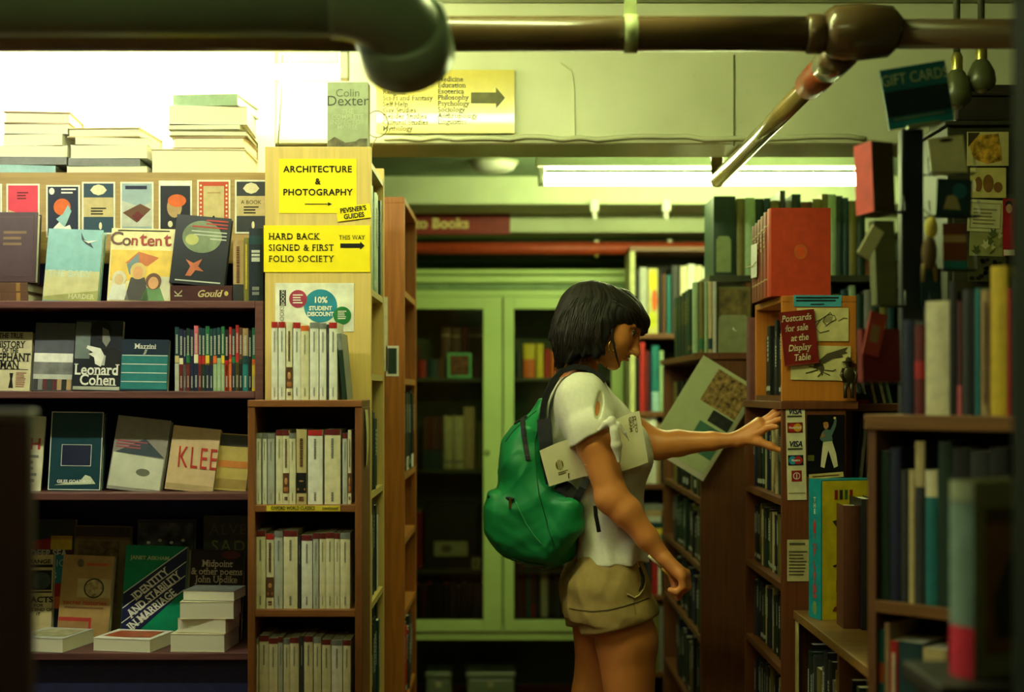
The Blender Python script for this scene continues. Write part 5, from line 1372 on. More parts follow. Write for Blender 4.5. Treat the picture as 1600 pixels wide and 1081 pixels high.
# small cut-out figure of a man in a hat
o = thing('figurine', 'small bronze figure of a man in a hat hanging on the orange wood edge', 'figurine', at(1326, 622, PY-0.012))
bm_ = mat((70,60,34), 0.35, 0.5, 0.2, 60, metal=0.5)
q = MB(); f_ = s
q.tube([(-5*f_,0,0),(-5.5*f_,0,12*f_),(-4*f_,0,24*f_)], [3*f_,3*f_,4*f_], bm_, 10); q.tube([(5*f_,0,0),(5*f_,0,12*f_),(4*f_,0,24*f_)], [3*f_,3*f_,4*f_], bm_, 10)
q.ball((0,0,34*f_), (11*f_,5*f_,16*f_), bm_, 10)
q.tube([(-8*f_,0,46*f_),(-12*f_,-2*f_,36*f_),(-8*f_,-4*f_,28*f_)], 2.6*f_, bm_, 8); q.tube([(8*f_,0,46*f_),(12*f_,-2*f_,36*f_),(9*f_,-3*f_,24*f_)], 2.6*f_, bm_, 8)
q.ball((0,0,54*f_), (5*f_,4.5*f_,6*f_), bm_, 10); q.build('body', o)
q = MB(); q.lathe([(0,64*f_),(4*f_,63*f_),(5*f_,58*f_),(11*f_,57*f_),(0,56*f_)], bm_, 16); q.build('hat', o)
q = MB(); q.tube([(0,3*f_,64*f_),(0,10*f_,66*f_),(0,0.0115,66*f_)], 0.0008, bm_, 6); q.build('hook', o)

# card payment strip, stage photograph and note on the lower end panel
o, w_, h_ = flatcard('payment_sticker', 'tall white sticker of card payment marks on the reddish end panel', 'sticker', 1229, 1259, 632, 781, mat((224,216,176), 0.45), PY, -0.02)
cz = o.location.z; cx_ = o.location.x
def sx(px): return ax(px,PY)-cx_
def sz(py): return az(py,PY)-cz
for py in (643, 694):
    lettering(o, 'VISA', sx(1243), sz(py), 12.5*s, mat((30,34,70), 0.5), 0.0010, bold=0.03, shear=0.25, stretch=0.85)
    patch(o, 'mark_rule', rect(sx(1231), sx(1254), sz(py+8.5), sz(py+6)), mat((60,60,50), 0.5))
def duo(py, bg, ca, cb, nm):
    patch(o, 'mark_field', rect(sx(1231), sx(1255), sz(py+8), sz(py-8)), mat(bg, 0.4), 0.0006)
    patch(o, 'mark_disc', oval(sx(1238.5), sz(py), 6.5*s, 6.5*s), mat(ca, 0.4), 0.0009)
    patch(o, 'mark_disc', oval(sx(1247), sz(py), 6.5*s, 6.5*s), mat(cb, 0.4), 0.0012)
    lettering(o, nm, sx(1243), sz(py), 5*s, WHITE, 0.0016, bold=0.03, stretch=0.8)
duo(668, (120,26,20), (190,40,24), (222,160,40), 'MasterCard')
duo(719, (26,30,50), (40,140,170), (176,40,40), 'Maestro')
patch(o, 'mark_field', rect(sx(1236), sx(1252), sz(752), sz(735)), mat((150,30,30), 0.4), 0.0006)
patch(o, 'mark_ring', oval(sx(1244), sz(743.5), 5.5*s, 5.5*s), WHITE, 0.0009)
patch(o, 'mark_centre', oval(sx(1244), sz(743.5), 4.4*s, 4.4*s), mat((150,30,30), 0.4), 0.0012)
lettering(o, 'J', sx(1244), sz(743.5), 8*s, WHITE, 0.0016, bold=0.03)
patch(o, 'foot_rule', rect(sx(1231), sx(1257), sz(771), sz(769.5)), mat((150,140,100), 0.5))
o, w_, h_ = flatcard('stage_photograph', 'black photograph of a performer in white trousers on the reddish end panel', 'photograph', 1261, 1320, 648, 744, mat((16,15,18), 0.25, 0.5, 0.1), PY-0.0005)
cz = o.location.z; cx_ = o.location.x
def poly(name, pts, c_, off=0.0010): return patch(o, name, [(sx(a), sz(b_)) for a, b_ in pts], mat(c_, 0.4), off)
poly('white_trousers', [(1286,690),(1300,689),(1306,708),(1309,728),(1303,731),(1297,712),(1294,703),(1291,716),(1288,731),(1282,729),(1284,708)], (226,216,176))
poly('pictured_shirt', [(1284,676),(1290,670),(1298,672),(1301,688),(1287,691),(1281,686)], (84,110,100))
poly('raised_arm', [(1296,674),(1302,662),(1304,654),(1307,655),(1306,665),(1300,680)], (84,110,100), 0.0013)
poly('bent_arm', [(1286,673),(1281,684),(1288,682),(1290,678),(1287,680)], (150,110,70), 0.0013)
patch(o, 'pictured_head', oval(sx(1290.5), sz(665), 4*s, 5*s), mat((190,130,80), 0.4), 0.0012)
patch(o, 'pictured_hair', oval(sx(1290), sz(661.5), 4.2*s, 2.6*s), mat((170,120,50), 0.4), 0.0015)
patch(o, 'stage_light', oval(sx(1304), sz(653), 2*s, 2*s), mat((226,200,120), 0.4), 0.0015)
poly('stage_amplifier', [(1262,711),(1272,711),(1272,720),(1262,720)], (96,96,30), 0.0008)
o, w_, h_ = flatcard('paper_note', 'small hand-written note on greenish paper low on the reddish end panel', 'note', 1230, 1264, 843, 908, mat((196,186,136), 0.6), PY)
bars(o, 'heading_line', -w_*.8, w_*.7, h_*.7, h_*.9, 1, mat((90,90,60), 0.6), fill=0.5)
bars(o, 'hand_writing', -w_*.85, w_*.9, -h_*.75, h_*.5, 8, mat((90,90,60), 0.6), fill=0.4)
o, w_, h_ = flatcard('shelf_label', 'thin pale label lying behind the yellow boxed book top', 'label', 1264, 1318, 739, 747, mat((206,190,120), 0.5), PY-0.001, -0.08)
bars(o, 'fine_print', -w_*.8, w_*.8, -h_*.4, h_*.4, 1, mat((120,70,40), 0.5))

# ------------------------------------------------------------------ bookcase in the corner behind, with the row of tall green spines
QY = 4.62
QX0, QX1, QTOP = 0.76, 1.62, az(430, QY)
def corner_case():
    root = thing('corner_bookcase', 'dark corner bookcase topped by a long row of tall green spines', 'bookcase', ((QX0+QX1)/2, QY, 0))
    hw = (QX1-QX0)/2; D = 0.27
    for s_ in (-1, 1):
        q = MB(); q.box(s_*hw, s_*(hw-0.02), 0, D, 0, QTOP-0.022, WALNUT, 0.001); q.build('side_panel', root)
    q = MB(); q.box(-hw+0.02, hw-0.02, D-0.012, D, 0, QTOP-0.022, mat((40,34,24), 0.8)); q.build('back_panel', root)
    q = MB(); q.box(-hw-0.12, hw, -0.005, D, QTOP-0.022, QTOP, mat((50,52,36), 0.5), 0.002); q.build('top_board', root)
    for z in (1.42, 1.12, 0.8):
        q = MB(); q.box(-hw+0.02, hw-0.02, 0, D-0.012, z-0.02, z, WALNUTX, 0.001); q.build('shelf', root)
corner_case()
GQ = 'tall spines on the corner bookcase'
o = spine_book('binder', 'large dark green binder with a grey spine label, first of the tall green spines', (ax(1133, QY), QY+0.01, QTOP+0.0005), 0, 0.072, az(306,QY)-QTOP, 0.22, 'dark green', True, group=GQ)
patch(o, 'spine_label', [(-0.028,0.01),(0.020,0.01),(0.020,0.115),(0.012,0.127),(-0.020,0.127),(-0.028,0.115)], mat((126,140,96), 0.5), 0.0055)
rows = []; x = 1151.0; r = random.Random(11)
pal = ['olive','pale green','dark green','dark teal','olive','dark green','grey','dark green','brown','olive']
while x < 1345:
    wpx = r.uniform(8, 17)
    rows.append((x, min(x+wpx, 1352), r.uniform(303, 316), pal[len(rows) % len(pal)])); x += wpx + 0.6
rows[5] = (rows[5][0], rows[5][1], 298, 'dark grey'); 
spine_row(rows, QY+0.01, QTOP, 0.2, 'after the binder on the corner bookcase', GQ, 'tall_book', True, whole=True)
rows = [(1290+i*12, 1301+i*12, 446+7*((i*5)%3), ['dark green','olive','dark teal','pale green','dark green','grey'][i%6]) for i in range(9)]
spine_row(rows, QY+0.02, 1.42, 0.2, 'under the tall green spines', 'books in the dim upper bay of the corner bookcase', 'dim_book', True, whole=True)

# low shelf with leaning pamphlets just behind the orange box
NY = 3.86
NX0, NX1, NTOP = 0.905, 1.55, az(631, NY)
def pamphlet_case():
    root = thing('pamphlet_shelf', 'brown low shelf unit with leaning pamphlets beside the orange box shelf', 'bookcase', ((NX0+NX1)/2, NY, 0))
    hw = (NX1-NX0)/2
    m = REDW
    for s_ in (-1, 1):
        q = MB(); q.box(s_*hw, s_*(hw-0.018), 0, 0.22, 0, NTOP-0.02, m); q.build('side_panel', root)
    q = MB(); q.box(-hw, hw, -0.005, 0.22, NTOP-0.02, NTOP, mat((150,88,40), 0.5, kind='woodx'), 0.002); q.build('top_board', root)
    q = MB(); q.box(-hw+0.018, hw-0.018, 0.208, 0.22, 0, NTOP-0.02, mat((40,30,20), 0.8)); q.build('back_panel', root)
    for z in (1.06, 0.7):
        q = MB(); q.box(-hw+0.018, hw-0.018, 0, 0.208, z-0.018, z, m); q.build('shelf', root)
pamphlet_case()
for i, (px, c_) in enumerate(((1343,'pale blue'),(1350,'white'),(1357,'black'),(1364,'sand'),(1371,'dark grey'),(1378,'cream'),(1388,'pale green'))):
    spine_book('pamphlet', '%s %s pamphlet leaning on the low shelf unit top' % (ORD[i], c_), (ax(px+6,NY), NY+0.01, NTOP+0.002), 0, 0.008, 0.17-0.012*i, 0.11, c_, False, roll=-0.22, group='leaning pamphlets on the low shelf unit', whole=True)
for i, (px, c_) in enumerate(((1327,'dark grey'),(1334,'white'),(1341,'black'),(1348,'sand'),(1355,'dark green'),(1362,'grey'))):
    spine_book('pamphlet', '%s %s pamphlet leaning inside the low shelf unit' % (ORD[i], c_), (ax(px+10,NY), NY+0.015, 1.062), 0, 0.009, 0.215-0.008*(i%3), 0.11, c_, False, roll=0.10, group='leaning pamphlets inside the low shelf unit', whole=True)
o = thing('bobble_cap', 'tiny black and red knitted cap sitting on the low shelf unit edge', 'cap', (ax(1348,3.72), 3.74, RZ-0.035))
o.location = (ax(1348,3.86), 3.90, NTOP)
o.location.y = 3.885
q = MB(); q.lathe([(0.026,0.0),(0.027,0.01),(0.024,0.012)], mat((150,30,24), 0.9), 18); q.build('red_rim', o)
q = MB(); q.lathe([(0.0,0.034),(0.012,0.032),(0.022,0.024),(0.025,0.010)], mat((20,26,22), 0.9), 18); q.build('crown', o)

# ------------------------------------------------------------------ low counter shelf with the yellow boxed book
DX, DY0, DY1, DTOP = 0.713, 2.63, 3.585, 0.80
def counter():
    root = thing('counter_shelf', 'low wooden counter shelf under the yellow boxed book', 'counter', (DX, DY0, 0))
    L = DY1-DY0; Wd = 0.335
    m = mat((128, 92, 44), 0.5, 0.35, 0.22, 6, kind='woodx')
    q = MB(); q.box(-0.004, Wd, 0, L, DTOP-0.022, DTOP, m, 0.002); q.build('top_board', root)
    for y in (0.0, L/2-0.01, L-0.02):
        q = MB(); q.box(0.0, Wd-0.02, y+0.001, y+0.02, 0, DTOP-0.022, WALNUT); q.build('upright', root)
    q = MB(); q.box(Wd-0.02, Wd-0.01, 0, L, 0, DTOP-0.022, mat((36,28,20), 0.8)); q.build('back_panel', root)
    for z in (0.06, 0.42):
        q = MB(); q.box(0.002, Wd-0.02, 0.02, L/2-0.01, z-0.018, z, WALNUT); q.box(0.002, Wd-0.02, L/2+0.01, L-0.02, z-0.018, z, WALNUT); q.build('shelf', root)
    q = MB(); q.box(-0.003, 0.0, L-0.05, L-0.02, 0.05, DTOP-0.024, mat((186,176,110), 0.5)); q.build('pale_edge_strip', root)
counter()
aisle_row(DX, -1, 3.12, 3.55, 0.42, 0.33, 0.16, ['black','dark grey','dark green','grey','black','olive'], 'from the near end on the counter shelf', 'books in the counter shelf', 71, 0.02, 0.045, hvar=0.2, inset=0.02)
aisle_row(DX, -1, 2.66, 3.08, 0.42, 0.33, 0.16, ['black','dark grey','dark green','grey'], 'in the near bay of the counter shelf', 'books in the near bay of the counter shelf', 72, 0.02, 0.045, hvar=0.2, inset=0.02)

# yellow boxed book
def yellow_box():
    YC = 3.42
    cor = at(1283, 948, YC); cor.z = DTOP+0.0005
    yaw = math.radians(16)
    root = thing('boxed_book', 'large yellow boxed book with a teal spine and small pictures on the counter', 'book', cor, (0, 0, yaw))
    H = az(752, YC)-DTOP; W_ = 0.155; T = 0.062
    tl = mat((16, 138, 146), 0.4); ye = mat((232, 206, 40), 0.4)
    q = MB(); q.box(0, 0.003, 0.0, T, 0, H, tl); q.build('spine_board', root)
    q = MB(); q.box(0.003, W_, 0.0, 0.003, 0, H, ye); q.box(0.003, W_, T-0.003, T, 0, H, ye); q.build('cover', root)
    q = MB(); q.box(0.0, W_, 0.0, T, H, H+0.003, tl); q.box(0.003, W_, 0.003, T-0.003, 0, 0.003, tl); q.build('slip_case_edges', root)
    q = MB(); q.box(0.003, W_-0.004, 0.004, T-0.004, 0.004, H-0.002, PAPER); q.build('pages', root)
    R_ = mat((170, 40, 30), 0.5); K_ = mat((60, 46, 30), 0.5)
    for i in range(4): patch(root, 'tiny_figure', rect(0.036+i*0.0135, 0.044+i*0.0135, H-0.045, H-0.022), (R_, K_, mat((60,110,60),0.5), R_)[i])
    patch(root, 'crane_picture', [(0.03,H*.71),(0.06,H*.73),(0.062,H*.72),(0.05,H*.70),(0.05,H*.67),(0.04,H*.67)], K_)
    patch(root, 'red_star', oval(0.085, H*.69, 0.008, 0.012, 10), R_)
    patch(root, 'ship_picture', [(0.05,H*.58),(0.075,H*.58),(0.07,H*.63),(0.055,H*.62)], K_)
    patch(root, 'red_target', oval(0.062, H*.5, 0.011, 0.014), R_); patch(root, 'target_centre', oval(0.062, H*.5, 0.005, 0.006), WHITE, 0.0012)
    patch(root, 'wheel_picture', oval(0.06, H*.38, 0.014, 0.012), K_); patch(root, 'wheel_arm', [(0.03,H*.39),(0.075,H*.43),(0.077,H*.42),(0.035,H*.375)], K_, 0.0012)
    patch(root, 'grey_square', rect(0.04, 0.072, H*.20, H*.28), mat((96,92,60), 0.5))
    patch(root, 'cart_picture', [(0.03,H*.06),(0.08,H*.05),(0.085,H*.10),(0.06,H*.13),(0.035,H*.09)], mat((140,60,30), 0.5))
    # spine writing runs down the teal spine, which looks towards -x
    sp = thing
    for i, t in enumerate('THE ART OF LIVING'):
        if t == ' ': continue
        l = lettering(root, t, -T/2, H*.86-i*H*.043, 0.024 if i > 3 else 0.016, mat((206,44,30) if i > 3 else (226,222,170), 0.5), 0.0008, bold=0.03, name='spine_letter')
        l.rotation_euler = (0, 0, -math.pi/2)
    p = patch(root, 'spine_emblem', oval(-T/2, H*.075, 0.011, 0.017, 10), mat((120,150,90), 0.5), 0.0008); p.rotation_euler = (0, 0, -math.pi/2)
yellow_box()
spine_book('brown_album', 'plain brown album standing in front of the yellow boxed book', (ax(1332,3.30), 3.30, DTOP+0.0005), 0.0, 0.042, az(790,3.30)-DTOP, 0.07, (92,50,32), True)
spine_book('black_album', 'black album standing beside the plain brown album', (ax(1358,3.28), 3.28, DTOP+0.0005), 0.0, 0.034, az(780,3.28)-DTOP, 0.12, 'black', True)

# ------------------------------------------------------------------ panelled tall unit with cards pinned on it, lamps above
TY = 3.46
def tall_unit():
    root = thing('tall_unit', 'dark tall cupboard covered with pinned cards near the hanging lamps', 'cupboard', (1.42, TY, 0))
    m = mat((50, 50, 34), 0.6, 0.3, 0.15, 6, kind='woodz')
    q = MB(); q.box(-0.36, 0.36, 0, 0.3, 0, az(197,TY), m, 0.003); q.build('body', root)
    q = MB(); q.box(-0.37, 0.37, -0.012, 0.31, az(197,TY), az(190,TY), m, 0.003); q.build('top_board', root)
    q = MB(); q.box(-0.35, -0.002, -0.014, 0, 0.1, az(215,TY)-0.14, mat((56,54,36), 0.6), 0.002); q.build('door', root)
tall_unit()
KY = TY-0.018
def wallcard(px0, px1, py0, py1, base, label, roll=0.0, k=0):
    o, w_, h_ = flatcard('pinned_postcard', label, 'postcard', px0, px1, py0, py1, mat(base, 0.5, 0.3, 0.08), KY-0.002*k, roll, group='cards pinned on the tall cupboard')
    return o, w_, h_
o, w_, h_ = wallcard(1511, 1576, 206, 259, (206,196,130), 'pinned card of a golden swirling painting, uppermost on the cupboard')
patch(o, 'golden_swirl', [(-w_*.9,h_*.3),(-w_*.4,h_*.8),(w_*.5,h_*.9),(w_*.7,-h_*.7),(0,-h_*.9),(-w_*.7,-h_*.6)], mat((196,150,50), 0.5, var=0.6, scale=50))
patch(o, 'dark_corner', [(-w_*.95,h_*.95),(-w_*.95,h_*.1),(-w_*.4,h_*.95)], mat((60,46,26), 0.5), 0.0012)
o, w_, h_ = wallcard(1516, 1572, 262, 309, (200,188,110), 'pinned card with brown rabbits on yellow grass', 0.0, 1)
for x, z, a, b_ in ((-.55,-.1,.22,.5),(0.0,-.05,.3,.6),(.55,-.3,.25,.35)): patch(o, 'brown_animal', oval(w_*x, h_*z, w_*a, h_*b_), mat((130,90,40), 0.5))
patch(o, 'white_animal', oval(-w_*.8, -h_*.2, w_*.13, h_*.4), cm('cream'), 0.0012)
o, w_, h_ = wallcard(1512, 1567, 312, 362, (206,204,150), 'pinned pale certificate-like card, slightly tilted', 0.05, 2)
frame(o, 'border_line', -w_*.88, w_*.88, -h_*.8, h_*.8, 0.0015, mat((150,140,90), 0.5), 0.001)
bars(o, 'fine_print', -w_*.7, w_*.7, -h_*.6, h_*.5, 5, mat((150,140,90), 0.5))
o, w_, h_ = wallcard(1567, 1586, 310, 400, (150,30,36), 'narrow pinned card with a figure in a red dress', 0.0, 3)
patch(o, 'red_dress', [(-w_*.9,-h_*.75),(w_*.9,-h_*.75),(w_*.5,h_*.4),(-w_*.5,h_*.4)], mat((170,24,40), 0.5))
patch(o, 'pictured_face', oval(0, h_*.65, w_*.5, h_*.16), mat((206,160,120), 0.5), 0.0012); patch(o, 'pictured_hair', oval(0, h_*.8, w_*.6, h_*.12), BLACK, 0.0010)
patch(o, 'pale_foot', rect(-w_*.9, w_*.9, -h_*.98, -h_*.78), cm('cream'), 0.0012)
o, w_, h_ = wallcard(1515, 1570, 355, 400, (150,150,90), 'pinned card of pale ivy leaves below the certificate', 0.03, 1)
r = random.Random(2)
for i in range(9):
    a, b_ = r.uniform(-.7,.7)*w_, r.uniform(-.7,.6)*h_; e = 0.012
    patch(o, 'ivy_leaf', [(a,b_-e),(a+e*.9,b_-e*.2),(a+e*.4,b_+e*.1),(a+e*.5,b_+e),(a,b_+e*.5),(a-e*.6,b_+e),(a-e*.4,b_+e*.1),(a-e,b_-e*.2)], mat(((206,200,150),(84,96,44),(150,150,80))[i%3], 0.5), 0.001+0.0003*i)
o, w_, h_ = wallcard(1512, 1572, 401, 440, (70,70,40), 'pinned card with dark leopard spots, lowest on the cupboard', 0.0, 2)
for i in range(16): patch(o, 'dark_spot', oval(r.uniform(-.85,.85)*w_, r.uniform(-.75,.75)*h_, 0.006, 0.005, 8), BLACK, 0.001)
for i, (px, zt, zb, lb) in enumerate(((1495, 86, 166, 'dark bell lamp hanging lower over the tall cupboard, beside the gift card sign'),(1533, 70, 141, 'dark bell lamp hanging higher, farther along over the tall cupboard'))):
    Y = 3.25
    x = ax(px, Y); z1, z0 = az(zt+24, Y), az(zb, Y)
    o = thing('hanging_lamp', lb, 'lamp', (x, Y, z0), group='hanging lamps')
    H = z1-z0; sh = mat((84, 88, 56), 0.3, 0.5, 0.1)
    q = MB(); q.lathe([(0.020,0.0),(0.030,H*.12),(0.033,H*.3),(0.030,H*.6),(0.020,H*.9),(0.014,H)], sh, 20); q.build('shade', o)
    q = MB(); q.lathe([(0.0135,H),(0.0135,H+0.03),(0.009,H+0.04)], mat((190,180,100), 0.25, metal=0.8), 14); q.build('socket', o)
    q = MB(); q.tube([(0,0,H+0.035),(0,0,2.438-z0)], 0.008, mat((70,74,48), 0.4), 10); q.build('stem', o)
    q = MB(); q.ball((0,0,0.012), (0.018,0.018,0.02), mat((150,150,120), 0.2), 8); q.build('bulb', o)
o = thing('storage_case', 'dark flat case lying on the tall cupboard under the lamps', 'case', (1.28, TY+0.13, az(190,TY)+0.001))
q = MB(); q.box(-0.2, 0.2, -0.13, 0.1, 0, 0.06, mat((40,36,26), 0.5), 0.006); q.build('body', o)
q = MB(); q.box(-0.2, 0.2, -0.13, 0.1, 0.062, 0.09, mat((46,42,30), 0.5), 0.006); q.build('lid', o)
q = MB(); q.box(-0.03, 0.03, -0.136, -0.13, 0.05, 0.068, mat((150,130,70), 0.3, metal=0.7)); q.build('clasp', o)
# ------------------------------------------------------------------ near bookcase with out-of-focus books, set at an angle
EP = Vector((0.624, 2.5, 0)); EA = -math.pi/4
def e_u(px):
    k = (px-CX)/F
    return (EP.y*k - EP.x)/(0.70711*(1+k))
def e_Y(u): return EP.y - 0.70711*u
EL, ED = 0.285, 0.125
EZ = [1.31, 0.985, 0.70, 0.40, 0.1]
def near_case():
    root = thing('near_bookcase', 'blurred brown bookcase near the viewer with large pale spines on top', 'bookcase', EP, (0, 0, EA))
    m = mat((130, 88, 44), 0.5, 0.35, 0.16, 6, kind='woodx')
    for a, b in ((0.0, 0.016), (EL-0.016, EL)):
        q = MB(); q.box(a, b, 0.002, ED, 0, EZ[0]-0.026, mat((110, 70, 38), 0.5, kind='woodz')); q.build('side_panel', root)
    q = MB(); q.box(-0.004, EL+0.004, -0.004, ED, EZ[0]-0.026, EZ[0], m, 0.002); q.build('top_board', root)
    q = MB(); q.box(0.016, EL-0.016, ED-0.008, ED, 0, EZ[0]-0.026, mat((26,22,18), 0.8)); q.build('back_panel', root)
    for z in EZ[1:]:
        q = MB(); q.box(0.016, EL-0.016, 0.002, ED-0.008, z-0.02, z, m, 0.001); q.build('shelf', root)
near_case()
def e_row(rows, z, where, group, ulo=0.0, uhi=EL):
    n = len(rows)
    for i, r_ in enumerate(rows):
        a, b, pt, col, lk = r_[:5]
        u0, u1 = max(e_u(a), ulo), min(e_u(b), uhi); u = (u0+u1)/2
        p = EP + Vector((0.70711*u, -0.70711*u, 0))
        h = az(pt, e_Y(u)) - z
        spine_book('near_book', '%s, %s' % (lk, where), (p.x+0.012*0.7071, p.y+0.012*0.7071, z+0.0005), EA, u1-u0-0.0008, h, 0.10, col, False, r_[5] if len(r_) > 5 else (), r_[6] if len(r_) > 6 else (), group=group, whole=True)
e_row([(1405,1423,500,'navy','dark navy book, first from the shelf corner'),(1423.5,1440,508,'dark red','dark red book beside the wide cream spine',((.4,.6,'red'),)),(1440.5,1478,470,'cream','wide cream spine'),(1478.5,1490,440,'black','tall black book after the wide cream spine'),(1490.5,1498,470,'maroon','thin maroon book with a pink foot',((0,.26,'pink'),)),
       (1498.5,1513,452,'dark grey','dark grey book in the middle'),(1513.5,1517.5,460,'black','thin black book before the teal one'),(1518,1527,450,'teal','teal thin book'),(1527.5,1542,452,'tan','tan book with brown stripes',(),((.1,.9,'brown',.4),)),(1542.5,1568,415,'yellow','tall pale yellow book'),(1568.5,1575,450,'red','thin red book by the dark post'),(1575.5,1586,430,'dark green','dark green book by the dark post')],
      EZ[0], 'on top of the near bookcase', 'books on top of the near bookcase')
e_row([(1366,1385,705,'dark green','dark green book, first in the row'),(1385.5,1402,700,'navy','navy book'),(1402.5,1414,735,'dark grey','dark grey book'),(1414.5,1424,735,'sand','thin sand book'),(1424.5,1440,690,'dark grey','dark book with a cream head',((.72,1,'sand'),)),(1440.5,1460,735,'teal','teal book with a cream head',((.8,1,'cream'),)),(1460.5,1482,690,'dark green','dark green book after the teal one'),(1482.5,1510,700,'black','black book'),(1510.5,1540,705,'dark grey','second dark grey book'),(1540.5,1570,700,'black','last black book')],
      EZ[1], 'in the near bookcase middle row', 'books in the near bookcase middle row', 0.017, EL-0.017)
e_row([(1366,1376,985,'teal','teal and red book',((.3,.5,'red'),(.6,.75,'orange'))),(1376.5,1384,975,'tan','thin tan book'),(1384.5,1398,1002,'red','red book with pale lettering',(),((.3,.9,'cream',.4),)),(1398.5,1436,1005,'dark teal','broad dark teal book'),(1436.5,1474,1015,'sand','broad sand-coloured book'),(1475,1510,1000,'black','black book'),(1510.5,1560,1005,'dark grey','broad dark grey book')],
      EZ[2], 'in the near bookcase lower row', 'books in the near bookcase lower row', 0.017, EL-0.017)

# picture book on a dark stand, nearest on that side
PB = at(1503, 0, 1.87); PZ = az(1058, 1.87)
o = thing('book_stand', 'dark wooden stand carrying the blue and pink picture book', 'stand', (0.67, 1.90, 0))
dk = mat((30, 24, 18), 0.6, 0.3, 0.15)
q = MB(); q.box(-0.125, 0.14, -0.09, 0.09, PZ-0.025, PZ, dk, 0.004); q.build('top_board', o)
for a in (-0.11, 0.10):
    for b in (-0.075, 0.05):
        q = MB(); q.box(a, a+0.025, b, b+0.025, 0, PZ-0.025, dk, 0.002); q.build('leg', o)
th = math.radians(-60)
o = spine_book('picture_book', 'blurred picture book with a pale blue and pink spine on the dark stand', (PB.x, PB.y, PZ+0.0005), th, 0.041, az(752,1.87)-PZ, 0.16, (120,120,84), True, ((0,.26,(214,40,70)),(.26,.9,(120,150,140)),(.88,1.0,(150,160,130))), ())
hh = az(752,1.87)-PZ
for nm, pts, c_, off in (('cover_picture', rect(0.02,0.158,0.03,hh*.86), (112,72,44), 0.0214), ('dark_figure', [(0.04,0.05),(0.12,0.05),(0.125,hh*.4),(0.10,hh*.62),(0.075,hh*.66),(0.055,hh*.55),(0.035,hh*.4)], (24,18,16), 0.0219), ('picture_head', rect(0.02,0.158,hh*.78,hh*.86), (60,40,28), 0.0219)):
    p = patch(o, nm, pts, mat(c_, 0.5), off); p.rotation_euler = (0, 0, math.pi/2)

# dark post nearest on that side
o = thing('wooden_post', 'nearly black wooden post standing floor to ceiling, close to the viewer', 'post', (0.69, 1.62, 0))
pm = mat((20, 28, 22), 0.9, 0.1, 0.15, 6, kind='woodz')
q = MB(); q.box(-0.1, 0.1, -0.06, 0.06, 0.06, 2.40, pm, 0.004); q.build('shaft', o)
q = MB(); q.box(-0.11, 0.11, -0.07, 0.07, 0, 0.06, pm, 0.004); q.build('foot_block', o)
q = MB(); q.box(-0.11, 0.11, -0.07, 0.07, 2.40, 2.438, pm, 0.004); q.build('head_block', o)
o = thing('price_label', 'yellow label stuck on the dark post', 'label', (0.615, 1.558, az(784,1.56)))
q = MB(); q.box(-0.038, 0.05, 0, 0.001, -0.016, 0.016, mat((214,196,30), 0.5)); q.build('paper', o)
bars(o, 'fine_print', -0.03, 0.04, -0.01, 0.01, 2, INK)

# ------------------------------------------------------------------ gift card rack on the counter
RKY = 2.70
def rack():
    x = ax(1423, RKY)
    root = thing('card_rack', 'dark revolving card rack topped by the teal gift cards sign', 'rack', (x, RKY, DTOP+0.0005))
    z0 = DTOP+0.0005
    dk = mat((18, 26, 40), 0.45, 0.4, 0.1)
    q = MB(); q.lathe([(0,0.0),(0.075,0.0),(0.075,0.008),(0.02,0.02),(0.012,0.024)], dk, 28); q.build('base', root)
    q = MB(); q.box(-0.021, 0.021, -0.014, 0.014, 0.02, az(203,RKY)-z0, dk, 0.003); q.build('column', root)
    wire = mat((40, 48, 50), 0.35, 0.5, 0.05, metal=0.6)
    for px0, px1, pz, dy in ((1352,1403,335,-0.04),(1366,1406,480,-0.035),(1342,1412,600,-0.04),(1442,1514,275,-0.03),(1442,1518,342,-0.04),(1442,1512,425,-0.045),(1440,1475,482,-0.05)):
        a, b, z = ax(px0,RKY)-x, ax(px1,RKY)-x, az(pz,RKY)-z0
        q = MB()
        q.tube([(a,-0.012+dy+0.012,z+0.03),(a,dy-0.008,z),(b,dy-0.008,z),(b,dy,z+0.03)], 0.0016, wire, 6)
        q.tube([(a,dy+0.016,z),(b,dy+0.016,z),(b,dy-0.008,z)], 0.0016, wire, 6)
        q.tube([(0.018*(1 if a > 0 else -1),0,z),((a if a > 0 else b),dy+0.016,z)], 0.002, wire, 6)
        q.build('wire_pocket', root)
    s = RKY/F
    sg = bpy.data.objects.new('sign_board', None)
    q = MB(); q.box(-0.062, 0.062, 0, 0.004, -0.057, 0.057, mat((18, 96, 108), 0.4)); sg = q.build('sign_board', root)
    sg.location = (ax(1428,RKY)-x, -0.02, az(152,RKY)-z0); sg.rotation_euler = (0, -0.16, 0)
    lettering(sg, 'GIFT CARDS', 0.001, 0.034, 0.029, mat((176,190,140), 0.5), 0.0012, stretch=0.8)
    patch(sg, 'dark_panel', rect(-0.061, 0.061, -0.034, 0.014), mat((18, 34, 42), 0.4))
    patch(sg, 'foot_stripe', rect(-0.061, 0.061, -0.057, -0.045), mat((24,120,130), 0.4))
    bars(sg, 'fine_print', -0.05, 0.05, -0.043, -0.036, 1, mat((110,130,110), 0.5), 0.0014)
    q = MB(); q.box(-0.03, 0.03, -0.016, 0.004, -0.062, -0.055, mat((150,160,120), 0.3, metal=0.5)); q.build('sign_clip', sg)
rack()
RG = 'greeting cards on the revolving rack'
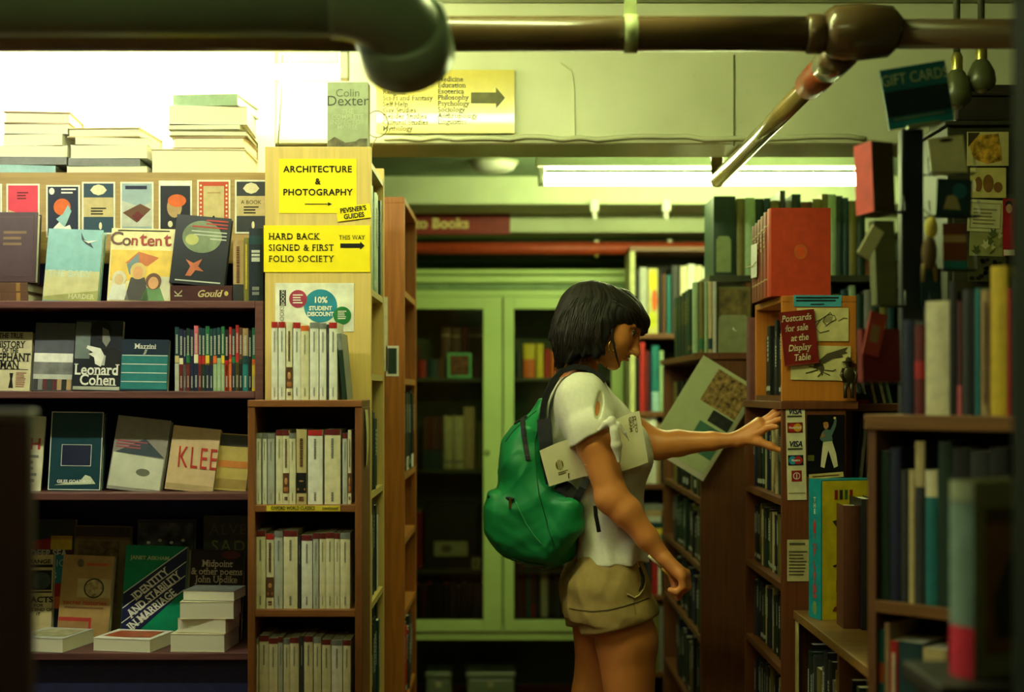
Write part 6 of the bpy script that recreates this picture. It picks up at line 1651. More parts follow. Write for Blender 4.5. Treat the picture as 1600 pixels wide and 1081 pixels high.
def gcard(px0, px1, py0, py1, base, label, dy, roll=0.0, yaw=0.0, t=0.004, side=None):
    Y = RKY+dy
    w_, h_ = (ax(px1,Y)-ax(px0,Y))/2, (az(py0,Y)-az(py1,Y))
    root = thing('greeting_card', label, 'card', (ax((px0+px1)/2,Y), Y, az(py1,Y)+0.002), (0.06*-1, roll, yaw), RG)
    q = MB(); q.box(-w_, w_, 0, t, 0, h_, mat(base, 0.5, 0.3, 0.12, 20)); q.build('card', root)
    if side: q = MB(); q.box(-w_-0.0015, -w_-0.0003, 0, t, 0, h_, mat(side, 0.5)); q.build('edge', root)
    return root, w_, h_
o, w_, h_ = gcard(1362, 1404, 222, 333, (70,56,38), 'brown boxed card with a red side, uppermost beside the sign', -0.045, 0.0, 0.45, 0.05, (196,60,44))
o, w_, h_ = gcard(1368, 1404, 345, 478, (96,100,66), 'olive-grey card below the red-sided box', -0.04, 0.0, 0.3, 0.02)
o, w_, h_ = gcard(1338, 1360, 350, 402, (206,204,160), 'pale folded card corner sticking out at a slant', -0.062, 0.55, 0.2)
o, w_, h_ = gcard(1346, 1410, 515, 598, (110,34,36), 'dark red card pack low on the rack', -0.045, 0.0, 0.2, 0.02)
o, w_, h_ = gcard(1346, 1374, 488, 556, (170,60,54), 'brighter red card tilted against the dark red pack', -0.062, 0.25, 0.2)
patch(o, 'card_picture', rect(-w_*.5, w_*.5, h_*.3, h_*.7), mat((150,120,80), 0.5))
o, w_, h_ = gcard(1457, 1512, 214, 274, (214,210,160), 'cream card with a dark slot, tilted beside the column', -0.03, -0.10)
patch(o, 'dark_slot', oval(0, h_*.9, w_*.4, h_*.05), INK)
o, w_, h_ = gcard(1462, 1517, 281, 341, (24,52,58), 'dark teal card with a pale shape', -0.04, 0.06)
patch(o, 'pale_shape', [(-w_*.6,h_*.2),(w_*.4,h_*.2),(w_*.1,h_*.6),(-w_*.4,h_*.55)], mat((150,140,100), 0.5)); patch(o, 'blue_shape', oval(w_*.3, h_*.7, w_*.4, h_*.2), mat((30,96,110), 0.5), 0.0012)
o, w_, h_ = gcard(1474, 1511, 350, 424, (110,60,40), 'brown-red card with a teal foot', -0.045)
patch(o, 'teal_foot', rect(-w_*.98, w_*.98, 0.001, h_*.2), cm('teal')); patch(o, 'pale_band', rect(-w_*.98, w_*.98, h_*.6, h_*.75), cm('tan'))
o, w_, h_ = gcard(1440, 1472, 420, 480, (20,50,56), 'dark green card, lowest beside the column', -0.05)
o = thing('hanging_toy', 'small blurred yellow and brown toy hanging from the card rack', 'toy', at(1452, 395, RKY-0.085), group=None)
fz = RKY/F
q = MB(); q.ball((0,0,0), (12*fz,10*fz,26*fz), mat((84,66,36), 0.8), 8); q.build('body', o)
q = MB(); q.ball((3*fz,0,38*fz), (10*fz,9*fz,17*fz), mat((196,176,70), 0.7), 8); q.build('head', o)
q = MB(); q.tube([(3*fz,0,54*fz),(-6*fz,0.02,70*fz),(-16*fz,0.068,72*fz)], 0.001, INK, 6); q.build('cord', o)
for a in (-1, 1):
    q = MB(); q.tube([(a*8*fz,0,-16*fz),(a*10*fz,0,-44*fz)], [4*fz, 3*fz], mat((110,90,46), 0.8), 8); q.build('leg', o)

# ------------------------------------------------------------------ dark stand close on the other side
o = thing('notice_stand', 'blurred dark wooden board stand close to the viewer beside the display shelves', 'stand', (0, 1.60, 0))
x1 = ax(46, 1.60); x0 = x1 - 0.5
pw = mat((62, 40, 44), 0.5, 0.35, 0.15, 6, kind='woodz')
q = MB(); q.box(x1-0.035, x1, 0, 0.022, 0.05, az(640,1.6)-0.012, pw, 0.003); q.build('post', o)
q = MB(); q.box(x0, x0+0.035, 0, 0.022, 0.05, az(640,1.6)-0.012, pw, 0.003); q.build('post', o)
q = MB(); q.box(x0, x1+0.002, -0.002, 0.025, az(640,1.6)-0.012, az(640,1.6), mat((96,84,70), 0.45), 0.003); q.build('top_rail', o)
q = MB(); q.box(x0+0.035, x1-0.035, 0.006, 0.016, 0.4, az(640,1.6)-0.012, mat((40,32,48), 0.55)); q.build('upper_board', o)
q = MB(); q.box(x0+0.035, x1-0.035, 0.004, 0.018, 0.12, 0.4, mat((74,58,48), 0.6)); q.build('lower_board', o)
for a in (x0, x1-0.035):
    q = MB(); q.box(a, a+0.035, -0.14, 0.16, 0, 0.05, pw, 0.004); q.build('foot', o)
# ------------------------------------------------------------------ the woman: surfaces grown from signed distances
class Field:
    def __init__(s, xs, ys, zs):
        s.xs, s.ys, s.zs = [np.asarray(a, np.float32) for a in (xs, ys, zs)]
        s.f = np.full((len(xs), len(ys), len(zs)), 0.5, np.float32)
    def sub(s, lo, hi):
        i0, i1 = np.searchsorted(s.xs, lo[0]), np.searchsorted(s.xs, hi[0])
        j0, j1 = np.searchsorted(s.ys, lo[1]), np.searchsorted(s.ys, hi[1])
        k0, k1 = np.searchsorted(s.zs, lo[2]), np.searchsorted(s.zs, hi[2])
        X, Y, Z = np.meshgrid(s.xs[i0:i1], s.ys[j0:j1], s.zs[k0:k1], indexing='ij')
        return (slice(i0, i1), slice(j0, j1), slice(k0, k1)), X, Y, Z
    def put(s, sl, d, k, mode='add'):
        a = s.f[sl]
        if mode == 'cut':
            d = -d
            if k <= 0: s.f[sl] = np.maximum(a, d); return
            h = np.clip(0.5 - 0.5*(d-a)/k, 0, 1)
            s.f[sl] = d*(1-h) + a*h + k*h*(1-h)
            return
        if k <= 0: s.f[sl] = np.minimum(a, d); return
        h = np.clip(0.5 + 0.5*(a-d)/k, 0, 1)
        s.f[sl] = a*(1-h) + d*h - k*h*(1-h)
    def cap(s, p, q, r0, r1, k=0.02, mode='add', sq=None):
        """tapered rod from p to q; sq=(axis, factor) flattens it"""
        p, q = np.array(p, float), np.array(q, float)
        m = max(r0, r1) + k + 0.02
        sl, X, Y, Z = s.sub(np.minimum(p, q)-m, np.maximum(p, q)+m)
        if X.size == 0: return s
        v = q-p; L2 = float(v@v) + 1e-12
        dx, dy, dz = X-p[0], Y-p[1], Z-p[2]
        t = np.clip((dx*v[0]+dy*v[1]+dz*v[2])/L2, 0, 1)
        ex, ey, ez = dx-t*v[0], dy-t*v[1], dz-t*v[2]
        if sq is not None:
            n = np.array(sq[0], float); n /= np.linalg.norm(n)
            c = ex*n[0]+ey*n[1]+ez*n[2]; g = (sq[1]-1)
            ex, ey, ez = ex+g*c*n[0], ey+g*c*n[1], ez+g*c*n[2]
        d = np.sqrt(ex*ex+ey*ey+ez*ez) - (r0+(r1-r0)*t)
        s.put(sl, d.astype(np.float32), k, mode); return s
    def ell(s, c, r, R=None, k=0.02, mode='add'):
        c = np.array(c, float); r = np.array(r, float); m = r.max() + k + 0.02
        sl, X, Y, Z = s.sub(c-m, c+m)
        if X.size == 0: return s
        P = np.stack([X-c[0], Y-c[1], Z-c[2]], -1)
        if R is not None: P = P @ np.array(R, float)       # columns of R are the ellipsoid's own axes
        k0 = np.linalg.norm(P/r, axis=-1); k1 = np.linalg.norm(P/(r*r), axis=-1)
        d = k0*(k0-1.0)/np.maximum(k1, 1e-6)
        s.put(sl, d.astype(np.float32), k, mode); return s
    def chain(s, pts, rs, k=0.01, mode='add', sq=None):
        for i in range(len(pts)-1): s.cap(pts[i], pts[i+1], rs[i], rs[i+1], k, mode, sq)
        return s
    def stack(s, rows, k=0.02, mode='add', p=2.2):
        """cross-sections from bottom up: (z, cx, cy, a, b)"""
        rows = np.array(rows, float)
        z0, z1 = rows[0,0], rows[-1,0]
        lo = (rows[:,1]-rows[:,3]).min()-0.06, (rows[:,2]-rows[:,4]).min()-0.06, z0-0.04
        hi = (rows[:,1]+rows[:,3]).max()+0.06, (rows[:,2]+rows[:,4]).max()+0.06, z1+0.04
        sl, X, Y, Z = s.sub(lo, hi)
        zz = s.zs[sl[2]]
        def smooth(col):
            t = np.clip(zz, z0, z1)
            i = np.clip(np.searchsorted(rows[:,0], t)-1, 0, len(rows)-2)
            g = np.gradient(rows[:,col], rows[:,0]); h = rows[i+1,0]-rows[i,0]; u = (t-rows[i,0])/h
            return (2*u**3-3*u**2+1)*rows[i,col] + (u**3-2*u**2+u)*h*g[i] + (-2*u**3+3*u**2)*rows[i+1,col] + (u**3-u**2)*h*g[i+1]
        cx, cy, a, b = smooth(1), smooth(2), smooth(3), smooth(4)
        e = (np.abs((X-cx)/a)**p + np.abs((Y-cy)/b)**p)**(1/p)
        d = (e-1)*np.minimum(a, b)
        d = np.maximum(d, np.maximum(Z-z1, z0-Z))
        s.put(sl, d.astype(np.float32), k, mode); return s
    def plane(s, p, n, k=0.004, lo=None, hi=None):
        """removes what lies on the side n points to"""
        n = np.array(n, float); n /= np.linalg.norm(n)
        lo = (-9,-9,-9) if lo is None else lo; hi = (9,9,9) if hi is None else hi
        sl, X, Y, Z = s.sub(lo, hi)
        d = ((X-p[0])*n[0]+(Y-p[1])*n[1]+(Z-p[2])*n[2])
        s.put(sl, (-d).astype(np.float32), k, 'cut'); return s
    def warp(s, fn):
        X, Y, Z = np.meshgrid(s.xs, s.ys, s.zs, indexing='ij')
        near = np.abs(s.f) < 0.03
        s.f[near] += fn(X[near], Y[near], Z[near]).astype(np.float32); return s
    def mesh(s, name, m, parent=None, smooth_iter=1):
        f = s.f; ins = f < 0
        nx, ny, nz = f.shape
        c = ins[:-1,:-1,:-1].astype(np.int8)
        cnt = np.zeros_like(c)
        for i in (0,1):
            for j in (0,1):
                for k in (0,1): cnt += ins[i:nx-1+i, j:ny-1+j, k:nz-1+k]
        act = (cnt > 0) & (cnt < 8)
        I, J, K = np.nonzero(act)
        vid = np.full(act.shape, -1, np.int64); vid[I,J,K] = np.arange(len(I))
        pos = np.zeros((len(I), 3)); num = np.zeros(len(I))
        off = [(0,0,0),(1,0,0),(0,1,0),(1,1,0),(0,0,1),(1,0,1),(0,1,1),(1,1,1)]
        edges = [(0,1),(2,3),(4,5),(6,7),(0,2),(1,3),(4,6),(5,7),(0,4),(1,5),(2,6),(3,7)]
        for a, b in edges:
            oa, ob = off[a], off[b]
            fa = f[I+oa[0], J+oa[1], K+oa[2]]; fb = f[I+ob[0], J+ob[1], K+ob[2]]
            x = (fa < 0) != (fb < 0)
            t = np.where(x, fa/np.where(x, fa-fb, 1), 0)
            for ax_, arr, idx in ((0, s.xs, I), (1, s.ys, J), (2, s.zs, K)):
                va, vb = arr[idx+oa[ax_]], arr[idx+ob[ax_]]
                pos[:, ax_] += np.where(x, va+(vb-va)*t, 0)
            num += x
        pos /= num[:, None]
        quads = []
        def q(axis):
            sh = [slice(1,-1)]*3; sh[axis] = slice(0,-1)
            A = ins[tuple(sh)]
            sh2 = list(sh); sh2[axis] = slice(1,None)
            B = ins[tuple(sh2)]
            idx = np.nonzero(A != B)
            idx = [idx[0]+(1 if axis != 0 else 0), idx[1]+(1 if axis != 1 else 0), idx[2]+(1 if axis != 2 else 0)]
            u, v = [(1,2),(2,0),(0,1)][axis]
            def at_(du, dv):
                w = [idx[0].copy(), idx[1].copy(), idx[2].copy()]; w[u] -= du; w[v] -= dv
                return vid[w[0], w[1], w[2]]
            Q = np.stack([at_(1,1), at_(0,1), at_(0,0), at_(1,0)], 1)
            flip = ~ins[tuple(idx)]
            Q[flip] = Q[flip][:, ::-1]
            Q = Q[:, ::-1] if False else Q
            quads.append(Q)
        for a in range(3): q(a)
        Q = np.concatenate(quads); Q = Q[(Q >= 0).all(1)]
        me = bpy.data.meshes.new(name)
        me.vertices.add(len(pos)); me.vertices.foreach_set('co', pos.astype(np.float32).ravel())
        me.loops.add(len(Q)*4); me.loops.foreach_set('vertex_index', Q.astype(np.int32).ravel())
        me.polygons.add(len(Q)); me.polygons.foreach_set('loop_start', np.arange(0, len(Q)*4, 4, dtype=np.int32))
        me.polygons.foreach_set('loop_total', np.full(len(Q), 4, np.int32))
        me.polygons.foreach_set('use_smooth', np.ones(len(Q), bool))
        me.update(calc_edges=True); me.validate()
        bm = bmesh.new(); bm.from_mesh(me)
        for _ in range(smooth_iter): bmesh.ops.smooth_vert(bm, verts=bm.verts, factor=0.5, use_axis_x=True, use_axis_y=True, use_axis_z=True)
        bmesh.ops.recalc_face_normals(bm, faces=bm.faces)
        bm.to_mesh(me); bm.free()
        me.materials.append(m)
        o = bpy.data.objects.new(name, me); COL.objects.link(o)
        if parent: o.parent = parent
        return o

def wob(X, Y, Z, seed, freq):
    """soft irregular waves"""
    r = np.random.RandomState(seed); out = 0
    wx = 0.02*np.sin(X*23+Y*11+seed); wz = 0.02*np.sin(Z*19+X*13+2*seed)
    for i in range(7):
        d = r.normal(size=3); d /= np.linalg.norm(d)
        out = out + np.sin((X+wz)*d[0]*freq*(0.6+0.9*r.rand()) + Y*d[1]*freq + (Z+wx)*d[2]*freq*(0.6+0.9*r.rand()) + r.rand()*6.28)
    return out/4.0

def snapper(ob):
    """finds where the sight line through a pixel meets a surface, to lay seams and straps on it"""
    me = ob.data
    tree = BVHTree.FromPolygons([v.co.copy() for v in me.vertices], [tuple(p.vertices) for p in me.polygons])
    def hit(px, py, lift=0.0):
        d = Vector(at(px, py, 1.0)) - Vector((0, 0, EYE)); d.normalize()
        loc, nor, _, _ = tree.ray_cast(Vector((0, 0, EYE)), d)
        if loc is None: return None
        if nor.dot(d) > 0: nor = -nor
        return loc + nor*lift, nor
    return hit
def on(hit, pts, lift):
    fine = []
    for (x0, y0), (x1, y1) in zip(pts[:-1], pts[1:]): fine += [(x0+(x1-x0)*i/5, y0+(y1-y0)*i/5) for i in range(5)]
    a = [hit(px, py, lift) for px, py in fine + [pts[-1]]]; a = [x for x in a if x]
    return [x[0] for x in a], [x[1] for x in a]


def steps(*segs):
    """grid lines: (start, stop, step) pieces joined"""
    out = []
    for a, b, h in segs: out += list(np.arange(a, b - h*0.3, h))
    out.append(segs[-1][1]); return out

W0 = 3.66                                   # distance of her body's middle
def P(px, py, Y=W0): return tuple(at(px, py, Y))
SKIN = mat((212, 134, 70), 0.42, 0.4, 0.06, 14)
SHIRT = mat((232, 228, 208), 0.8, 0.2, 0.03, 120, bump=0.08)
SHORTS = mat((166, 140, 84), 0.8, 0.2, 0.08, 40, bump=0.1)
HAIRM = mat((24, 19, 15), 0.6, 0.3, 0.35, 70)

woman = thing('person', 'dark-haired person in white T-shirt, khaki shorts and green backpack reaching into a bookcase', 'person', (ax(950, W0), W0, 0))
WOFF = Vector(woman.location)
def put(o):
    """children are made in world places; give them to the woman"""
    o.parent = woman; o.matrix_parent_inverse = Matrix.Translation(-WOFF); return o

# head frame: x forward, y lateral (away from the viewer), z up
HC = np.array(P(942, 508)); PITCH = math.radians(22); YAWH = math.radians(-6); HS = 0.95
def hr(v):
    x, y, z = [c*HS for c in v]
    x2 = x*math.cos(PITCH) + z*math.sin(PITCH); z2 = -x*math.sin(PITCH) + z*math.cos(PITCH)
    x3 = x2*math.cos(YAWH) - y*math.sin(YAWH); y3 = x2*math.sin(YAWH) + y*math.cos(YAWH)
    return np.array((x3, y3, z2))
def H(x, y, z): return tuple(HC + hr((x, y, z)))
HR = np.stack([hr((1,0,0))/HS, hr((0,1,0))/HS, hr((0,0,1))/HS], 1)

def body():
    f = Field(steps((0.02, 0.72, 0.0032)), steps((3.36, 3.98, 0.0032)), steps((-0.01, 0.8, 0.008), (0.8, 1.36, 0.0034), (1.36, 1.66, 0.0026)))
    # --- torso, under the clothes
    f.stack([(0.76, .235, W0, .075, .125), (0.82, .240, W0, .085, .14), (0.90, .240, W0, .078, .125), (1.00, .240, W0, .075, .115), (1.12, .235, W0, .085, .12), (1.25, .225, W0, .095, .14), (1.33, .195, W0, .055, .145), (1.37, .185, W0, .035, .09)], 0.02)
    # --- legs
    for Y, dx in ((3.575, 12), (3.745, -22)):
        hip, knee, ank = P(946+dx, 915, Y), (ax(968+dx*1.6, Y), Y, 0.46), (ax(950+dx*1.4, Y), Y, 0.085)
        f.chain([hip, P(967+dx, 1000, Y)], [0.074, 0.075], 0.03)
        f.chain([P(967+dx, 1000, Y), (knee[0]-.004, Y, 0.55)], [0.076, 0.060], 0.02)
        f.chain([(knee[0]-.004, Y, 0.55), knee], [0.060, 0.052], 0.02)
        f.cap((knee[0]+0.016, Y, 0.46), (knee[0]+0.016, Y, 0.45), 0.042, 0.042, 0.03)
        f.chain([knee, (knee[0]-0.028, Y, 0.33), (knee[0]-0.035, Y, 0.2), ank], [0.050, 0.054, 0.040, 0.033], 0.02)
        f.chain([ank, (ank[0]+0.06, Y, 0.045), (ank[0]+0.15, Y, 0.03)], [0.036, 0.034, 0.024], 0.02)
        f.cap((ank[0]-0.03, Y, 0.035), (ank[0], Y, 0.04), 0.028, 0.03, 0.02)
    # --- neck
    f.cap(P(903, 603, W0), H(-0.034, 0, -0.066), 0.050, 0.043, 0.010)
    f.cap(P(910, 614, W0-0.08), P(910, 614, W0+0.10), 0.030, 0.030, 0.03)
    # --- near arm
    sh, el, wr = P(910, 632, 3.545), P(957, 776, 3.475), P(1034, 868, 3.455)
    f.chain([sh, P(930, 690, 3.498), el], [0.047, 0.0465, 0.037], 0.02)
    e = np.array(el); w = np.array(wr)
    f.cap(e+(-0.014, 0, -0.006), e+(-0.006, 0, -0.012), 0.028, 0.030, 0.02)         # point of the elbow
    f.chain([el, tuple(e+(w-e)*0.28+(0.0,0,0.004)), tuple(e+(w-e)*0.7), wr], [0.037, 0.037, 0.027, 0.0205], 0.015)
    # --- near hand: relaxed, closed around a pencil
    K0 = np.array(P(1060, 893, 3.452)); w2 = np.array(P(1040, 874, 3.455))
    f.cap(w2, K0, 0.022, 0.026, 0.012, sq=((0.62, 0.2, 0.75), 1.5))
    f.cap(w2+(0,0.018,0), K0+(0.0,0.026,0.0), 0.016, 0.016, 0.012)
    f.cap(w2+(0,-0.012,0), K0+(0.0,-0.024,-0.002), 0.016, 0.015, 0.012)
    for i, dy in enumerate((-0.033, -0.012, 0.010, 0.031)):        # little finger nearest the viewer
        ln = (0.82, 1.0, 1.05, 0.98)[i]
        k = np.array(P(1069+(-4,0,3,3)[i], 898+(3,0,-2,-3)[i], 3.452+dy))
        a = k + np.array((0.004, 0.0, -0.030))*ln
        b = a + np.array((-0.018, 0.003, -0.016))*ln
        c = b + np.array((-0.019, 0.004, 0.006))*ln
        f.cap(K0+(0,dy*0.9,0), k, 0.0105, 0.0105, 0.008)
        f.chain([k, a, b, c], [0.0102, 0.0092, 0.0085, 0.0072], 0.004)
    t0 = np.array(P(1046, 884, 3.483)); t1 = np.array(P(1054, 905, 3.486)); t2 = np.array(P(1056, 922, 3.475)); t3 = np.array(P(1060, 934, 3.458))
    f.chain([t0, t1, t2, t3], [0.0145, 0.0120, 0.0098, 0.0080], 0.006)
    # --- far arm reaching forward
    s2, e2, w3 = P(928, 640, 3.80), P(1030, 694, 3.80), P(1148, 687, 3.735)
    f.chain([s2, P(985, 675, 3.815), e2], [0.050, 0.044, 0.036], 0.02)
    e = np.array(e2); w = np.array(w3)
    f.cap(e+(-0.004, 0, -0.014), e+(0.008, 0, -0.012), 0.027, 0.027, 0.02)
    f.chain([e2, tuple(e+(w-e)*0.25), tuple(e+(w-e)*0.7), w3], [0.036, 0.035, 0.024, 0.0175], 0.012)
    # --- far hand: palm stretched forward, fingers spread towards the spines
    kn = np.array(P(1187, 668, 3.715)); ww = np.array(P(1153, 686, 3.733))
    f.cap(ww, kn, 0.0185, 0.020, 0.012, sq=((0.3, 0.8, 0.4), 1.35))
    f.cap(ww+(0,0.004,0.004), kn+(0,0.012,0.014), 0.015, 0.014, 0.012); f.cap(ww+(0.004,-0.004,-0.006), kn+(-0.004,-0.012,-0.012), 0.015, 0.013, 0.012)
    tips = [((1196,655),(1208,645),(1216,637), 3.735, 3.725, 3.712), ((1200,658),(1213,649),(1222,643), 3.722, 3.708, 3.694), ((1201,664),(1214,657),(1223,653), 3.707, 3.690, 3.676), ((1196,670),(1206,667),(1214,667), 3.694, 3.676, 3.664)]
    for i, (a, b, c, ya, yb, yc) in enumerate(tips):
        base = kn + np.array((0, 0.018-0.012*i, 0.012-0.007*i))
        f.chain([base, P(*a, ya), P(*b, yb), P(*c, yc)], [0.0098, 0.0088, 0.0080, 0.0066], 0.004)
    f.chain([P(1163, 685, 3.722), P(1186, 690, 3.702), P(1204, 697, 3.690), P(1220, 704, 3.682)], [0.0155, 0.0118, 0.0098, 0.0072], 0.008)
    # --- head
    f.ell(H(-0.018, 0, 0.030), np.array((0.096, 0.076, 0.074))*HS, HR, 0.01)
    f.ell(H(0.034, 0, -0.014), np.array((0.060, 0.060, 0.076))*HS, HR, 0.02)
    f.ell(H(0.045, 0, 0.030), np.array((0.050, 0.060, 0.050))*HS, HR, 0.03)                     # brow
    for sd in (-1, 1): f.cap(H(0.000, sd*0.047, -0.050), H(0.052, sd*0.018, -0.086), 0.018*HS, 0.0165*HS, 0.016)      # jaw
    f.ell(H(0.066, 0, -0.086), np.array((0.019, 0.022, 0.017))*HS, HR, 0.016)                    # chin
    f.cap(H(0.086, 0, 0.024), H(0.109, 0, -0.031), 0.0080*HS, 0.0100*HS, 0.013)                  # nose
    f.ell(H(0.112, 0, -0.036), np.array((0.0110, 0.0100, 0.0090))*HS, HR, 0.008)
    for sd in (-1, 1):
        f.ell(H(0.098, sd*0.0115, -0.040), np.array((0.0095, 0.0070, 0.0066))*HS, HR, 0.006)
        f.ell(H(0.103, sd*0.0072, -0.0465), np.array((0.0042, 0.0030, 0.0034))*HS, HR, 0.002, 'cut')
        f.ell(H(0.085, sd*0.032, 0.013), np.array((0.014, 0.019, 0.012))*HS, HR, 0.014, 'cut')   # eye hollows
        f.ell(H(0.073, sd*0.031, 0.010), np.array((0.0135, 0.0150, 0.0135))*HS, HR, 0.004)       # eyeball under the lids
        f.cap(H(0.086, sd*0.016, 0.031), H(0.076, sd*0.046, 0.030), 0.0055*HS, 0.0045*HS, 0.012)  # brow ridge
        f.ell(H(0.050, sd*0.043, -0.024), np.array((0.026, 0.016, 0.020))*HS, HR, 0.03)          # cheek
        f.ell(H(-0.004, sd*0.072, -0.010), np.array((0.016, 0.0065, 0.030))*HS, HR, 0.006)       # ear
        f.ell(H(-0.001, sd*0.079, -0.006), np.array((0.008, 0.004, 0.016))*HS, HR, 0.004, 'cut')
    f.ell(H(0.088, 0, -0.0515), np.array((0.0100, 0.020, 0.0056))*HS, HR, 0.007)                   # lips
    f.ell(H(0.086, 0, -0.0625), np.array((0.0100, 0.018, 0.0062))*HS, HR, 0.007)
    f.cap(H(0.099, -0.020, -0.0570), H(0.099, 0.020, -0.0570), 0.0013, 0.0013, 0.002, 'cut')
    o = f.mesh('body', SKIN, None, 2); put(o)
    return o
body()
# eyes, lashes, brows and lips
for sd in (-1, 1):
    q = MB()
    q.ball(H(0.0775, sd*0.0315, 0.0095), 0.0120*HS, mat((216,206,190), 0.2, 0.5, 0.02), 10)
    e = put(q.build('eye'))
    c = np.array(H(0.0775, sd*0.0315, 0.0095)); d = hr((1, sd*0.1, -0.28)); d = d/np.linalg.norm(d)
    q = MB(); q.tube([c+d*0.0100, c+d*0.0119], [0.0056, 0.0050], mat((40,26,16), 0.15, 0.5), 12); i_ = q.build('iris'); i_.parent = e
    q = MB(); pts = [np.array(H(0.0775+0.0130*math.cos(a*0.9), sd*(0.0315+0.0135*math.sin(a)), 0.0145-0.0020*abs(math.sin(a)))) for a in np.linspace(-1.15, 1.25, 9)]
    q.tube(pts, [0.0012]+[0.0019]*7+[0.0014], BLACK, 6)
    for j in range(2, 9):
        q.tube([pts[j], pts[j]+hr((0.007, sd*0.003, -0.001)), pts[j]+hr((0.010, sd*0.005, 0.001))], [0.0007,0.0006,0.0003], BLACK, 5)
    put(q.build('eyelashes'))
    q = MB(); q.tube([H(0.0925, sd*0.012, 0.0300), H(0.0900, sd*0.026, 0.0365), H(0.0800, sd*0.044, 0.0345), H(0.067, sd*0.053, 0.028)], [0.0020, 0.0030, 0.0026, 0.0012], HAIRM, 8); put(q.build('eyebrow'))
q = MB()
LIP = mat((150, 78, 62), 0.4, 0.4, 0.05)
for z_, r_ in ((-0.0525, 0.0030), (-0.0620, 0.0036)):
    q.tube([H(0.0905+0.0072*math.cos(a*1.4), 0.0185*math.sin(a), z_-0.0015*abs(math.sin(a))) for a in np.linspace(-1.3, 1.3, 13)], [r_*(0.35+0.65*math.cos(a)) for a in np.linspace(-1.3, 1.3, 13)], LIP, 8)
put(q.build('lips'))
# hoop earring
c = np.array(P(956, 541, W0-0.078))
q = MB(); q.tube([c+np.array((0.0085*math.cos(a), 0.004*math.cos(a), 0.0135*math.sin(a))) for a in np.linspace(0, 2*math.pi, 25)], 0.0018, mat((226,190,90), 0.2, 0.5, 0.03, metal=0.9), 8); put(q.build('hoop_earring'))

